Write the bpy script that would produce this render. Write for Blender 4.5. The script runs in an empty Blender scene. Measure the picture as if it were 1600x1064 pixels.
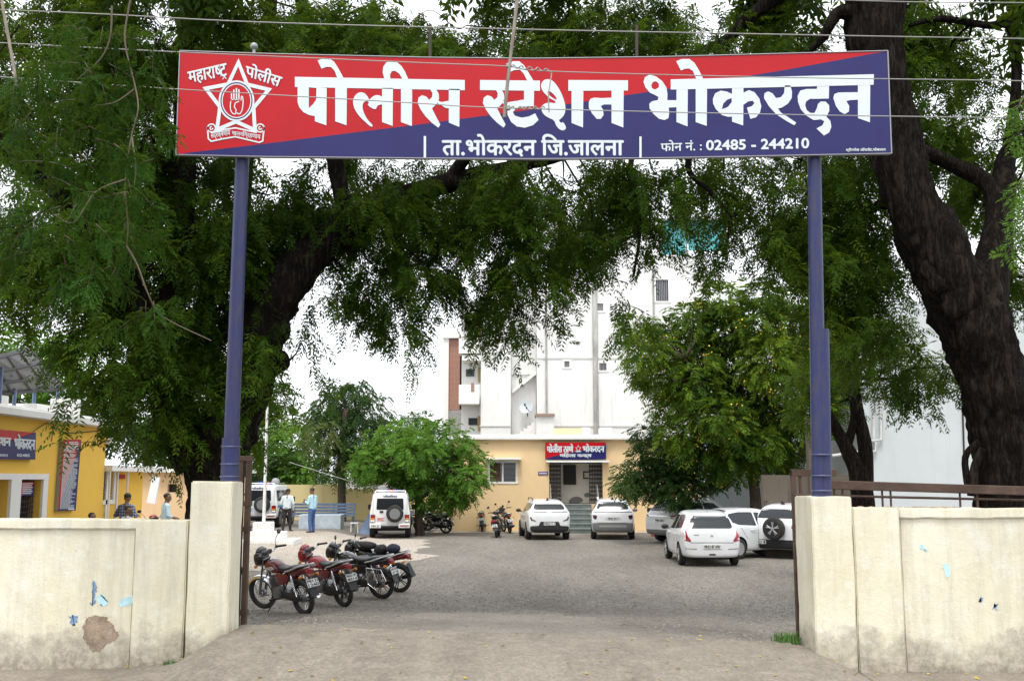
import bpy, bmesh, math, random
import numpy as np
from mathutils import Vector, Matrix, geometry
from mathutils.bvhtree import BVHTree
R = math.radians
S = bpy.context.scene
COL = S.collection
random.seed(7)
RNG = np.random.default_rng(11)

# ---------------------------------------------------------------- camera, sky, sun, exposure
CAM_Z = 2.45
TH = math.atan((747 - 532) / 1600)
cam = bpy.data.objects.new('camera', bpy.data.cameras.new('camera'))
COL.objects.link(cam)
cam.location = (0, 0, CAM_Z)
cam.rotation_euler = (math.pi / 2 + TH, 0, 0)
cam.data.sensor_width = 36; cam.data.lens = 36
cam.data.clip_start = 0.1; cam.data.clip_end = 3000
cam.data.dof.use_dof = False
S.camera = cam
SUN_EL, SUN_AZ = 64, 190          # azimuth clockwise from +Y
w = bpy.data.worlds.new('World'); S.world = w; w.use_nodes = True
nt = w.node_tree; bg = nt.nodes['Background']
sky = nt.nodes.new('ShaderNodeTexSky'); sky.sky_type = 'NISHITA'; sky.sun_disc = False
sky.sun_elevation = R(SUN_EL); sky.sun_rotation = R(SUN_AZ); sky.dust_density = 6; sky.air_density = 1.0; sky.ozone_density = 1.0
hs = nt.nodes.new('ShaderNodeHueSaturation'); hs.inputs['Saturation'].default_value = 0.22
cl_ = nt.nodes.new('ShaderNodeMix'); cl_.data_type = 'RGBA'; cl_.inputs[0].default_value = .8; cl_.inputs[7].default_value = (7.0, 7.2, 7.5, 1)   # closed cloud cover
nt.links.new(sky.outputs[0], hs.inputs['Color']); nt.links.new(hs.outputs[0], cl_.inputs[6]); nt.links.new(cl_.outputs[2], bg.inputs['Color'])
bg.inputs['Strength'].default_value = 0.15
sl = bpy.data.lights.new('sun', 'SUN'); sl.energy = 1.2; sl.angle = R(15); sl.color = (1, .96, .9)
so = bpy.data.objects.new('sun', sl); COL.objects.link(so)
sd = Vector((math.sin(R(SUN_AZ)) * math.cos(R(SUN_EL)), math.cos(R(SUN_AZ)) * math.cos(R(SUN_EL)), math.sin(R(SUN_EL))))
so.rotation_euler = sd.to_track_quat('Z', 'Y').to_euler(); so.location = (0, -20, 60)
S.view_settings.view_transform = 'Standard'; S.view_settings.look = 'None'
S.view_settings.exposure = 0.85; S.view_settings.gamma = 1
S.render.engine = 'CYCLES'
S.cycles.max_bounces = 7; S.cycles.diffuse_bounces = 4; S.cycles.glossy_bounces = 3; S.cycles.transmission_bounces = 4
S.cycles.caustics_reflective = False; S.cycles.caustics_refractive = False
S.cycles.use_denoising = True

# ---------------------------------------------------------------- pixel of the photograph + distance -> point
def P(px, py, Y):
    cx = (px - 800) / 1600; cy = (532 - py) / 1600
    dy = math.cos(TH) - cy * math.sin(TH); dz = math.sin(TH) + cy * math.cos(TH)
    return Vector((cx / dy * Y, Y, CAM_Z + dz / dy * Y))
def PPM(Y, z=CAM_Z):               # photo pixels per metre at a place
    return 1600 / (Y * math.cos(TH) + (z - CAM_Z) * math.sin(TH))
def ss(a, b, v):
    t = np.clip((np.asarray(v, float) - a) / (b - a), 0, 1); return t * t * (3 - 2 * t)
GX = [-9, -3.9, -3.27, -2.85, 3.0, 3.45, 9]; GZ = [.48, .53, .63, .89, .71, .50, .46]
def gz(x, y):
    x = np.asarray(x, float); y = np.asarray(y, float)
    g = np.interp(x, GX, GZ)
    z = np.where(y < 11.1, .42 + (g - .42) * ss(7.6, 10.5, y), g * (1 - np.clip((y - 11.1) / 8.9, 0, 1)) )
    z = z + np.where((y > 17) & (y < 23), .02 * np.cos((y - 20) / 3 * math.pi / 2), 0)
    z = z + .3 * ss(5.5, 8, -x) * ss(21, 30, y)
    return z
def G(x, y): return float(gz(x, y))

# ---------------------------------------------------------------- materials
MATS = {}
def mat(name, col, rough=.6, metal=0, var=0, vscale=5, bump=0, bscale=30, spec=.5, emit=None, coat=0, stretch=None, var2=None):
    if name in MATS: return MATS[name]
    m = bpy.data.materials.new(name); m.use_nodes = True; MATS[name] = m
    t = m.node_tree; b = t.nodes['Principled BSDF']
    c = tuple(col) + (1,)
    b.inputs['Base Color'].default_value = c; b.inputs['Roughness'].default_value = rough
    b.inputs['Metallic'].default_value = metal; b.inputs['Specular IOR Level'].default_value = spec
    if coat: b.inputs['Coat Weight'].default_value = coat; b.inputs['Coat Roughness'].default_value = .05
    if emit: b.inputs['Emission Color'].default_value = tuple(emit[:3]) + (1,); b.inputs['Emission Strength'].default_value = emit[3]
    if var or bump:
        tc = t.nodes.new('ShaderNodeTexCoord'); src = tc.outputs['Object']
        if stretch:
            mp = t.nodes.new('ShaderNodeMapping'); mp.inputs['Scale'].default_value = stretch
            t.links.new(src, mp.inputs[0]); src = mp.outputs[0]
    if var:
        n = t.nodes.new('ShaderNodeTexNoise'); n.inputs['Scale'].default_value = vscale; n.inputs['Detail'].default_value = 6; n.inputs['Roughness'].default_value = .65
        t.links.new(src, n.inputs[0])
        r = t.nodes.new('ShaderNodeValToRGB'); r.color_ramp.elements[0].position = .3; r.color_ramp.elements[1].position = .7
        lo = var2 if var2 else tuple(max(0, k * (1 - var)) for k in col); hi = tuple(min(1, k * (1 + var * .5)) for k in col)
        r.color_ramp.elements[0].color = tuple(lo) + (1,); r.color_ramp.elements[1].color = hi + (1,)
        t.links.new(n.outputs['Fac'], r.inputs[0]); t.links.new(r.outputs[0], b.inputs['Base Color'])
    if bump:
        n2 = t.nodes.new('ShaderNodeTexNoise'); n2.inputs['Scale'].default_value = bscale; n2.inputs['Detail'].default_value = 5
        t.links.new(src, n2.inputs[0])
        bp = t.nodes.new('ShaderNodeBump'); bp.inputs['Strength'].default_value = bump; bp.inputs['Distance'].default_value = .02
        t.links.new(n2.outputs['Fac'], bp.inputs['Height']); t.links.new(bp.outputs[0], b.inputs['Normal'])
    return m
class Nodes:
    def __init__(s, name):
        s.m = bpy.data.materials.new(name); s.m.use_nodes = True; s.t = s.m.node_tree; s.b = s.t.nodes['Principled BSDF']; MATS[name] = s.m
    def n(s, typ, **kw):
        o = s.t.nodes.new('ShaderNode' + typ)
        for k, v in kw.items():
            if k.startswith('_'): setattr(o, k[1:], v)
            else: o.inputs[k.replace('__', ' ')].default_value = v
        return o
    def l(s, a, b): s.t.links.new(a, b)
    def noise(s, src, scale, detail=5, rough=.6):
        o = s.n('TexNoise', Scale=scale, Detail=detail, Roughness=rough); s.l(src, o.inputs[0]); return o.outputs['Fac']
    def ramp(s, f, stops):
        o = s.n('ValToRGB'); e = o.color_ramp.elements
        while len(e) < len(stops): e.new(.5)
        for k, (p, c) in enumerate(stops):
            e[k].position = p; e[k].color = (tuple(c) + (1,)) if hasattr(c, '__len__') else (c, c, c, 1)
        s.l(f, o.inputs[0]); return o.outputs[0]
    def mix(s, f, a, b):
        o = s.n('Mix', _data_type='RGBA')
        for sock, v in ((o.inputs[0], f), (o.inputs[6], a), (o.inputs[7], b)):
            if hasattr(v, 'is_output'): s.l(v, sock)
            elif hasattr(v, '__len__'): sock.default_value = tuple(v) + (1,)
            else: sock.default_value = v
        return o.outputs[2]
    def math(s, op, a, b=0):
        o = s.n('Math', _operation=op)
        for sock, v in ((o.inputs[0], a), (o.inputs[1], b)):
            if hasattr(v, 'is_output'): s.l(v, sock)
            else: sock.default_value = v
        return o.outputs[0]
    def pos(s): return s.n('NewGeometry').outputs['Position']
    def sep(s, v):
        o = s.n('SeparateXYZ'); s.l(v, o.inputs[0]); return o.outputs
    def map(s, v, sc):
        o = s.n('Mapping'); o.inputs['Scale'].default_value = sc; s.l(v, o.inputs[0]); return o.outputs[0]
    def bump(s, f, strength=.3, dist=.02):
        o = s.n('Bump', Strength=strength, Distance=dist); s.l(f, o.inputs['Height']); s.l(o.outputs[0], s.b.inputs['Normal'])

def leaf_mat(name, dark, light, trans=.35, yellow=None):
    k = Nodes(name); t = k.t
    at = k.n('Attribute', _attribute_name='tint')
    stops = [(0, dark), (.85, light), (1, yellow or light)]
    c = k.ramp(at.outputs['Fac'], stops)
    k.l(c, k.b.inputs['Base Color']); k.b.inputs['Roughness'].default_value = .5; k.b.inputs['Specular IOR Level'].default_value = .06
    tr = k.n('BsdfTranslucent'); k.l(k.mix(.35, c, (.28, .42, .03)), tr.inputs[0])
    mx = k.n('MixShader', Fac=trans); k.l(k.b.outputs[0], mx.inputs[1]); k.l(tr.outputs[0], mx.inputs[2])
    k.l(mx.outputs[0], t.nodes['Material Output'].inputs[0])
    return k.m

# ---------------------------------------------------------------- objects and tags
def tag(o, label=None, cat=None, group=None, kind=None):
    if label: o['label'] = label
    if cat: o['category'] = cat
    if group: o['group'] = group
    if kind: o['kind'] = kind
    return o
def empty(name, loc=(0, 0, 0), rz=0, label=None, cat=None, group=None):
    o = bpy.data.objects.new(name, None); COL.objects.link(o); o.location = loc; o.rotation_euler = (0, 0, rz)
    o.empty_display_size = .2
    return tag(o, label, cat, group)
def link_mesh(name, me, mats, parent=None, smooth=False, angle=None):
    o = bpy.data.objects.new(name, me); COL.objects.link(o)
    if mats is not None:
        for m in (mats if isinstance(mats, (list, tuple)) else [mats]): me.materials.append(m)
    if smooth:
        me.polygons.foreach_set('use_smooth', [True] * len(me.polygons))
        if angle: me.set_sharp_from_angle(angle=R(angle))
    if parent is not None: o.parent = parent
    return o
def kids(o): return [c for c in bpy.data.objects if c.parent == o]
def copy_tree(o, parent=None):
    c = o.copy(); COL.objects.link(c)
    if parent is not None: c.parent = parent
    for ch in kids(o): copy_tree(ch, c)
    return c

TMP = bpy.data.scenes.new('scratch')          # modifiers are applied in here, away from the heavy crowns
def tmp_graph():
    with bpy.context.temp_override(scene=TMP, view_layer=TMP.view_layers[0]):
        dg = bpy.context.evaluated_depsgraph_get()
    dg.update(); return dg
def explode(o, most=14):
    """every separate piece of a part becomes a part of its own"""
    me = o.data; n = len(me.vertices); par = list(range(n))
    def find(a):
        while par[a] != a: par[a] = par[par[a]]; a = par[a]
        return a
    for p in me.polygons:
        v = p.vertices; a = find(v[0])
        for k in v[1:]: par[find(k)] = a
    isl = {}
    for p in me.polygons: isl.setdefault(find(p.vertices[0]), []).append(p.index)
    if not 1 < len(isl) <= most: return [o]
    out = []
    for i, fs in enumerate(isl.values()):
        bm = bmesh.new(); bm.from_mesh(me); keep = set(fs); bm.faces.ensure_lookup_table()
        bmesh.ops.delete(bm, geom=[f for f in bm.faces if f.index not in keep], context='FACES')
        bmesh.ops.delete(bm, geom=[v for v in bm.verts if not v.link_faces], context='VERTS')
        q = o if i == 0 else o.copy(); m2 = me.copy(); bm.to_mesh(m2); bm.free(); q.data = m2
        if i: COL.objects.link(q)
        out.append(q)
    return out
class MB:
    def __init__(s): s.v = []; s.f = []; s.mi = []; s.cur = 0
    def m(s, i): s.cur = i; return s
    def add(s, v, f, mi=None):
        b = len(s.v); s.v += [tuple(x) for x in v]; s.f += [tuple(b + i for i in q) for q in f]; s.mi += [s.cur if mi is None else mi] * len(f); return s
    def box(s, c, d, rz=0, rot=None, taper=1):
        hx, hy, hz = d[0] / 2, d[1] / 2, d[2] / 2
        M = rot if rot is not None else Matrix.Rotation(rz, 3, 'Z')
        c = Vector(c); vs = []
        for z in (-1, 1):
            k = taper if z > 0 else 1
            for x, y in ((-1, -1), (1, -1), (1, 1), (-1, 1)): vs.append(c + M @ Vector((x * hx * k, y * hy * k, z * hz)))
        return s.add(vs, [(3, 2, 1, 0), (4, 5, 6, 7), (0, 1, 5, 4), (1, 2, 6, 5), (2, 3, 7, 6), (3, 0, 4, 7)])
    def b2(s, a, b):               # box from corner to corner
        return s.box([(a[i] + b[i]) / 2 for i in range(3)], [abs(a[i] - b[i]) for i in range(3)])
    def tube(s, pts, r, n=8, cap=True):
        pts = [Vector(p) for p in pts]; N = len(pts)
        rs = r if hasattr(r, '__len__') else [r] * N
        vs = []; ref = None
        for i, p in enumerate(pts):
            d = (pts[min(i + 1, N - 1)] - pts[max(i - 1, 0)])
            if d.length < 1e-9: d = Vector((0, 0, 1))
            d.normalize()
            if ref is None: ref = Vector((0, 0, 1)) if abs(d.z) < .9 else Vector((1, 0, 0))
            a = d.cross(ref); a.normalize(); b = d.cross(a); ref = a.cross(d) * 1.0
            for k in range(n):
                t = 2 * math.pi * k / n; vs.append(p + (a * math.cos(t) + b * math.sin(t)) * rs[i])
        fs = [(i * n + k, i * n + (k + 1) % n, (i + 1) * n + (k + 1) % n, (i + 1) * n + k) for i in range(N - 1) for k in range(n)]
        if cap: fs += [tuple(range(n - 1, -1, -1)), tuple((N - 1) * n + k for k in range(n))]
        return s.add(vs, fs)
    def lathe(s, prof, n=24, axis='Z', c=(0, 0, 0), closed=False):
        vs = []
        for r, h in prof:
            for k in range(n):
                t = 2 * math.pi * k / n; a, b = r * math.cos(t), r * math.sin(t)
                v = {'Z': (a, b, h), 'X': (h, a, b), 'Y': (a, h, b)}[axis]
                vs.append((v[0] + c[0], v[1] + c[1], v[2] + c[2]))
        m = len(prof); rng = range(m if closed else m - 1)
        fs = [(i * n + k, i * n + (k + 1) % n, ((i + 1) % m) * n + (k + 1) % n, ((i + 1) % m) * n + k) for i in rng for k in range(n)]
        if not closed: fs += [tuple(range(n - 1, -1, -1)), tuple((m - 1) * n + k for k in range(n))]
        return s.add(vs, fs)
    def ell(s, c, r, n=14, k=9, rot=None):
        vs = []; c = Vector(c)
        for i in range(k + 1):
            a = math.pi * i / k
            for j in range(n):
                b = 2 * math.pi * j / n
                q = Vector((r[0] * math.sin(a) * math.cos(b), r[1] * math.sin(a) * math.sin(b), r[2] * math.cos(a)))
                vs.append(c + (rot @ q if rot is not None else q))
        return s.add(vs, [(i * n + j, (i + 1) * n + j, (i + 1) * n + (j + 1) % n, i * n + (j + 1) % n) for i in range(k) for j in range(n)])
    def prism(s, poly, h0, h1, axis='Z'):
        def q(a, b, h): return {'Z': (a, b, h), 'X': (h, a, b), 'Y': (a, h, b)}[axis]
        n = len(poly)
        vs = [q(a, b, h0) for a, b in poly] + [q(a, b, h1) for a, b in poly]
        return s.add(vs, [tuple(range(n - 1, -1, -1)), tuple(range(n, 2 * n))] + [(i, (i + 1) % n, n + (i + 1) % n, n + i) for i in range(n)])
    def loft(s, rings, cap=True):
        n = len(rings[0]); vs = [p for r in rings for p in r]
        fs = [(i * n + k, i * n + (k + 1) % n, (i + 1) * n + (k + 1) % n, (i + 1) * n + k) for i in range(len(rings) - 1) for k in range(n)]
        if cap: fs += [tuple(range(n - 1, -1, -1)), tuple((len(rings) - 1) * n + k for k in range(n))]
        return s.add(vs, fs)
    def ribbon(s, pts, w, to3, closed=False):
        n = len(pts); vs = []
        for i in range(n):
            p = Vector(pts[i])
            a = Vector(pts[(i - 1) % n]) if (closed or i > 0) else p
            b = Vector(pts[(i + 1) % n]) if (closed or i < n - 1) else p
            d1 = (p - a); d2 = (b - p)
            if d1.length < 1e-9: d1 = d2
            if d2.length < 1e-9: d2 = d1
            n1 = Vector((-d1.y, d1.x)).normalized(); n2 = Vector((-d2.y, d2.x)).normalized()
            m = (n1 + n2); m = m.normalized() if m.length > 1e-6 else n1
            k = min(2.2, 1 / max(.3, m.dot(n1)))
            vs += [to3(*(p + m * w / 2 * k)), to3(*(p - m * w / 2 * k))]
        fs = [(2 * i, 2 * ((i + 1) % n), 2 * ((i + 1) % n) + 1, 2 * i + 1) for i in range(n if closed else n - 1)]
        return s.add(vs, fs)
    def poly(s, pts): return s.add(pts, [tuple(range(len(pts)))])
    def mesh(s, name):
        me = bpy.data.meshes.new(name); me.from_pydata(s.v, [], s.f)
        me.polygons.foreach_set('material_index', s.mi); me.update(); return me
    def build(s, name, mats, parent=None, smooth=False, angle=40, bevel=0, subd=0, seg=2):
        me = s.mesh(name)
        mats = mats if isinstance(mats, (list, tuple)) else [mats]
        bm = bmesh.new(); bm.from_mesh(me); bmesh.ops.recalc_face_normals(bm, faces=bm.faces); bm.to_mesh(me); bm.free()
        o = link_mesh(name, me, mats, parent)
        if bevel:
            b = o.modifiers.new('bevel', 'BEVEL'); b.width = bevel; b.segments = seg; b.limit_method = 'ANGLE'; b.angle_limit = R(35)
        if subd:
            b = o.modifiers.new('sub', 'SUBSURF'); b.levels = b.render_levels = subd
        if bevel or subd: bake(o)
        if smooth:
            o.data.polygons.foreach_set('use_smooth', [True] * len(o.data.polygons))
            o.data.set_sharp_from_angle(angle=R(angle))
        return o
def bake(o):
    extra = [m.object for m in o.modifiers if m.type == 'BOOLEAN']
    for q in [o] + extra: TMP.collection.objects.link(q)
    dg = tmp_graph()
    me = bpy.data.meshes.new_from_object(o.evaluated_get(dg)); old = o.data
    for q in [o] + extra: TMP.collection.objects.unlink(q)
    o.modifiers.clear(); o.data = me; me.name = o.name
    bpy.data.meshes.remove(old)
def crom(pts, sub=6):
    pts = [Vector(p) for p in pts]; out = []
    for i in range(len(pts) - 1):
        p0, p1, p2, p3 = pts[max(i - 1, 0)], pts[i], pts[i + 1], pts[min(i + 2, len(pts) - 1)]
        for k in range(sub):
            t = k / sub
            out.append(.5 * ((2 * p1) + (p2 - p0) * t + (2 * p0 - 5 * p1 + 4 * p2 - p3) * t * t + (3 * p1 - p0 - 3 * p2 + p3) * t ** 3))
    out.append(pts[-1]); return out
def chaikin(pts, it=1):
    for _ in range(it):
        o = []
        for i in range(len(pts)):
            a, b = pts[i], pts[(i + 1) % len(pts)]
            o += [(a[0] * .75 + b[0] * .25, a[1] * .75 + b[1] * .25), (a[0] * .25 + b[0] * .75, a[1] * .25 + b[1] * .75)]
        pts = o
    return pts
# ---------------------------------------------------------------- lettering
def fill2d(loops):                  # filled outline (even-odd) -> 2D verts, faces
    c = bpy.data.curves.new('tmp', 'CURVE'); c.dimensions = '2D'; c.fill_mode = 'BOTH'
    for lp in loops:
        sp = c.splines.new('POLY'); sp.points.add(len(lp) - 1); sp.use_cyclic_u = True
        for i, p in enumerate(lp): sp.points[i].co = (p[0], p[1], 0, 1)
    return _tomesh(c)
def _tomesh(c):
    o = bpy.data.objects.new('tmp', c); TMP.collection.objects.link(o)
    dg = tmp_graph()
    me = bpy.data.meshes.new_from_object(o.evaluated_get(dg))
    v = [(q.co.x, q.co.y) for q in me.vertices]; f = [tuple(p.vertices) for p in me.polygons]
    bpy.data.objects.remove(o); bpy.data.meshes.remove(me)
    (bpy.data.curves).remove(c)
    return v, f
_TC = {}
def text2d(s, sp=1.0):
    key = (s, sp)
    if key not in _TC:
        c = bpy.data.curves.new('tmp', 'FONT'); c.body = s; c.size = 1; c.space_character = sp; c.resolution_u = 3; c.fill_mode = 'FRONT'
        _TC[key] = _tomesh(c)
    return _TC[key]
def compose(key, parts):
    """parts: (text, keep fraction of the width, gap, dy, scale)"""
    V = []; F = []; x = 0
    for s, keep, gap, dy, sc in parts:
        v, f = text2d(s); bm = bmesh.new(); bv = [bm.verts.new((a, b, 0)) for a, b in v]
        for q in f:
            try: bm.faces.new([bv[i] for i in q])
            except ValueError: pass
        x0 = min(a for a, b in v); x1 = max(a for a, b in v)
        if keep < 1: bmesh.ops.bisect_plane(bm, geom=list(bm.verts) + list(bm.edges) + list(bm.faces), plane_co=(x0 + (x1 - x0) * keep, 0, 0), plane_no=(1, 0, 0), clear_outer=True)
        bm.verts.index_update(); b0 = len(V)
        V += [((q.co.x - x0) * sc + x, q.co.y * sc + dy) for q in bm.verts]; F += [tuple(b0 + q.index for q in p.verts) for p in bm.faces]; bm.free()
        x += (x1 - x0) * keep * sc + gap
    _TC[(key, 1.0)] = (V, F)
def put_text(mb, s, quad, to3, bold=0, sp=1.0):
    """text fitted into the quad TL, TR, BR, BL (2D of the sign), to3(x, y, k) gives the place, k = layer"""
    v, f = text2d(s, sp)
    if not v: return
    xs = [a[0] for a in v]; ys = [a[1] for a in v]; x0, x1, y0, y1 = min(xs), max(xs), min(ys), max(ys)
    offs = [(0, 0)] if not bold else [(0, 0), (bold, 0), (-bold, 0), (0, bold), (0, -bold), (bold * .7, bold * .7), (-bold * .7, -bold * .7)]
    TL, TR, BR, BL = [Vector(q) for q in quad]
    for k, (dx, dy) in enumerate(offs):
        vs = []
        for a, b in v:
            u = (a - x0) / (x1 - x0 + 1e-9); t = (y1 - b) / (y1 - y0 + 1e-9)
            p = TL * (1 - u) * (1 - t) + TR * u * (1 - t) + BR * u * t + BL * (1 - u) * t
            vs.append(to3(p.x + dx, p.y + dy, k))
        mb.add(vs, f)
def rect(x0, y0, x1, y1): return [(x0, y0), (x1, y0), (x1, y1), (x0, y1)]
# ================================================================ GROUND
def gmat(name, cols, pebble=60, bump=.5, big=.4, fine=None):
    k = Nodes(name); p = k.pos()
    a = k.noise(k.map(p, (1.6, .45, 1)), big, 6, .65); b = k.noise(p, pebble, 3, .7); c = k.noise(p, 6, 6, .7)
    vo = k.n('TexVoronoi', Scale=pebble * .55); k.l(p, vo.inputs[0])
    base = k.mix(k.ramp(a, [(.38, 0), (.62, 1)]), cols[0], cols[1])
    base = k.mix(k.ramp(c, [(.45, 0), (.7, .7)]), base, cols[2])
    sp = k.ramp(vo.outputs['Color'], [(.15, .62), (.5, .95), (.85, 1.45)])
    mm = k.n('Mix', _data_type='RGBA', _blend_type='MULTIPLY'); mm.inputs[0].default_value = fine if fine is not None else .8
    k.l(base, mm.inputs[6]); k.l(sp, mm.inputs[7])
    k.l(mm.outputs[2], k.b.inputs['Base Color']); k.b.inputs['Roughness'].default_value = .9; k.b.inputs['Specular IOR Level'].default_value = .25
    k.bump(k.math('ADD', b, k.math('MULTIPLY', vo.outputs['Distance'], .8)), bump, .02)
    return k.m
M_gravel = gmat('gravel_ground', [(.195, .178, .153), (.112, .10, .084), (.25, .232, .205)], 42, .3, .16, .75)
M_pave = gmat('pale_concrete', [(.38, .335, .28), (.31, .27, .225), (.43, .385, .33)], 60, .2, .5, .25)
M_path = gmat('dusty_path', [(.215, .195, .168), (.16, .143, .12), (.255, .232, .20)], 60, .3, .5, .5)
M_ramp = gmat('soil_ramp', [(.235, .205, .168), (.18, .155, .127), (.29, .255, .21)], 70, .45, .9, .35)
M_asph = gmat('asphalt', [(.06, .06, .06), (.05, .05, .05), (.075, .072, .07)], 80, .5)
def sheet(name, xs, ys, m, lift=0.0, mask=None, kind='structure', skirt=0):
    X, Y = np.meshgrid(xs, ys); Z = gz(X, Y) + lift
    v = np.stack([X, Y, Z], -1).reshape(-1, 3); nx, ny = len(xs), len(ys)
    f = []
    for j in range(ny - 1):
        for i in range(nx - 1):
            if mask is None or mask((xs[i] + xs[i + 1]) / 2, (ys[j] + ys[j + 1]) / 2):
                f.append((j * nx + i, j * nx + i + 1, (j + 1) * nx + i + 1, (j + 1) * nx + i))
    me = bpy.data.meshes.new(name); me.from_pydata(v.tolist(), [], f); me.update()
    bm = bmesh.new(); bm.from_mesh(me); bmesh.ops.delete(bm, geom=[q for q in bm.verts if not q.link_faces], context='VERTS')
    if skirt:
        ex = bmesh.ops.extrude_edge_only(bm, edges=[e for e in bm.edges if e.is_boundary])
        for q in [g for g in ex['geom'] if isinstance(g, bmesh.types.BMVert)]: q.co.z -= skirt
    bm.to_mesh(me); bm.free()
    o = link_mesh(name, me, m, None, True)
    if skirt: me.set_sharp_from_angle(angle=R(40))
    return tag(o, kind=kind)
xs = np.concatenate([[-600, -200, -80, -40, -25], np.arange(-16, 16.01, .4), [25, 40, 80, 200, 600]])
ys = np.concatenate([[-60, -20, -8, -2, 2, 4, 6, 7], np.arange(7.6, 24, .2), np.arange(24, 60, .8), [64, 72, 90, 130, 220, 500, 1500]])
sheet('ground', xs, ys, M_gravel)
def wob(a, s, k): return k * math.sin(a * s + 1.3) + k * .6 * math.sin(a * s * 2.3 + .4) + k * .35 * math.sin(a * s * 5.1)
# compacted path from the gate
sheet('path', np.arange(-2.6, 3.01, .06), np.arange(11.04, 19.2, .06), M_path, .008,
      lambda x, y: (-2.25 + (19 - y) * -.0 + max(0, y - 12.5) * .19 + wob(y, 1.7, .09)) * (1 if y > 12 else 1) - max(0, 12.6 - y) * .5 < x < 1.95 - max(0, y - 12.2) * .22 + wob(y, 2.1, .08) + max(0, 12.4 - y) * .6 and y < 17.4 + wob(x, 1.3, .7) + wob(x, 6, .15))
# soil ramp that climbs from the road to the gate
sheet('ramp', np.concatenate([np.arange(-9, -4, .25), np.arange(-4, 4, .06), np.arange(4, 9.1, .25)]), np.arange(7.6, 11.2, .05), M_ramp, .035,
      lambda x, y: y < (11.12 + wob(x, 1.9, .03) if abs(x) < 2.9 else 10.9), skirt=.08)
sheet('road', np.arange(-80, 81, 4), np.arange(-9, 7.7, .5), M_asph, .01)
# pale concrete apron on the left of the yard
def apron(x, y):
    return x < -2.9 - max(0, 33 - y) * .25 - max(0, y - 39.5) * .55 + wob(y, .6, .4) and x > -14 and 26.5 + wob(x, .9, .4) < y < 42.5 + wob(x, .8, .3)
sheet('pavement', np.arange(-14, -1, .09), np.arange(25, 44, .09), M_pave, .008, apron)
sheet('plinth_apron', np.arange(-3.6, 8, .25), np.arange(46.6, 49.0, .15), M_pave, .012, lambda x, y: y > 47.0 + wob(x, .7, .12))

# loose stones and fallen leaves lying about
def scatter(name, n, gen, smin, smax, m, flat=.55, leaf=False):
    v = []; f = []
    for k in range(n):
        x, y = gen(); s = random.uniform(smin, smax); z = G(x, y) + (.040 if y < 11.1 else .012); a = random.uniform(0, 6.28); b = len(v)
        if leaf:
            c, d = math.cos(a) * s, math.sin(a) * s; t = random.uniform(-.3, .5) * s
            v += [(x + c, y + d, z + .004), (x - d * .4, y + c * .4, z + .01 + abs(t)), (x - c, y - d, z + .006), (x + d * .4, y - c * .4, z + .005)]
            f += [(b, b + 1, b + 2, b + 3)]
        else:
            for q in range(5):
                t = a + q * 1.2566; r = s * random.uniform(.7, 1.2); v.append((x + math.cos(t) * r, y + math.sin(t) * r, z - s * .3))
            v.append((x + random.uniform(-.3, .3) * s, y, z + s * flat))
            f += [(b + q, b + (q + 1) % 5, b + 5) for q in range(5)]
    me = bpy.data.meshes.new(name); me.from_pydata(v, [], f); me.update()
    return tag(link_mesh(name, me, m), kind='stuff')
M_stone = mat('stone', (.21, .19, .16), .9, var=.4, vscale=9)
M_stone2 = mat('pale_stone', (.29, .265, .23), .9, var=.4, vscale=9)
def gen_yard():
    while True:
        y = 11.2 + 34 * random.random() ** 1.15; x = random.uniform(-.52, .36) * y
        if not (-1.9 < x < 1.7 and y < 17) or random.random() < .12: return x, y
def gen_ramp(): return random.uniform(-4.5, 4.5), random.uniform(8.6, 11.1)
scatter('gravel', 14000, gen_yard, .010, .026, M_stone)
scatter('gravel', 1500, gen_yard, .012, .028, M_stone2)
scatter('gravel', 900, gen_ramp, .004, .012, M_stone2)
M_dry = mat('dry_leaf', (.42, .33, .06), .7, var=.5, vscale=3)
scatter('fallen_leaves', 300, lambda: gen_yard() if random.random() < .6 else gen_ramp(), .015, .035, M_dry, leaf=True)

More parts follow.
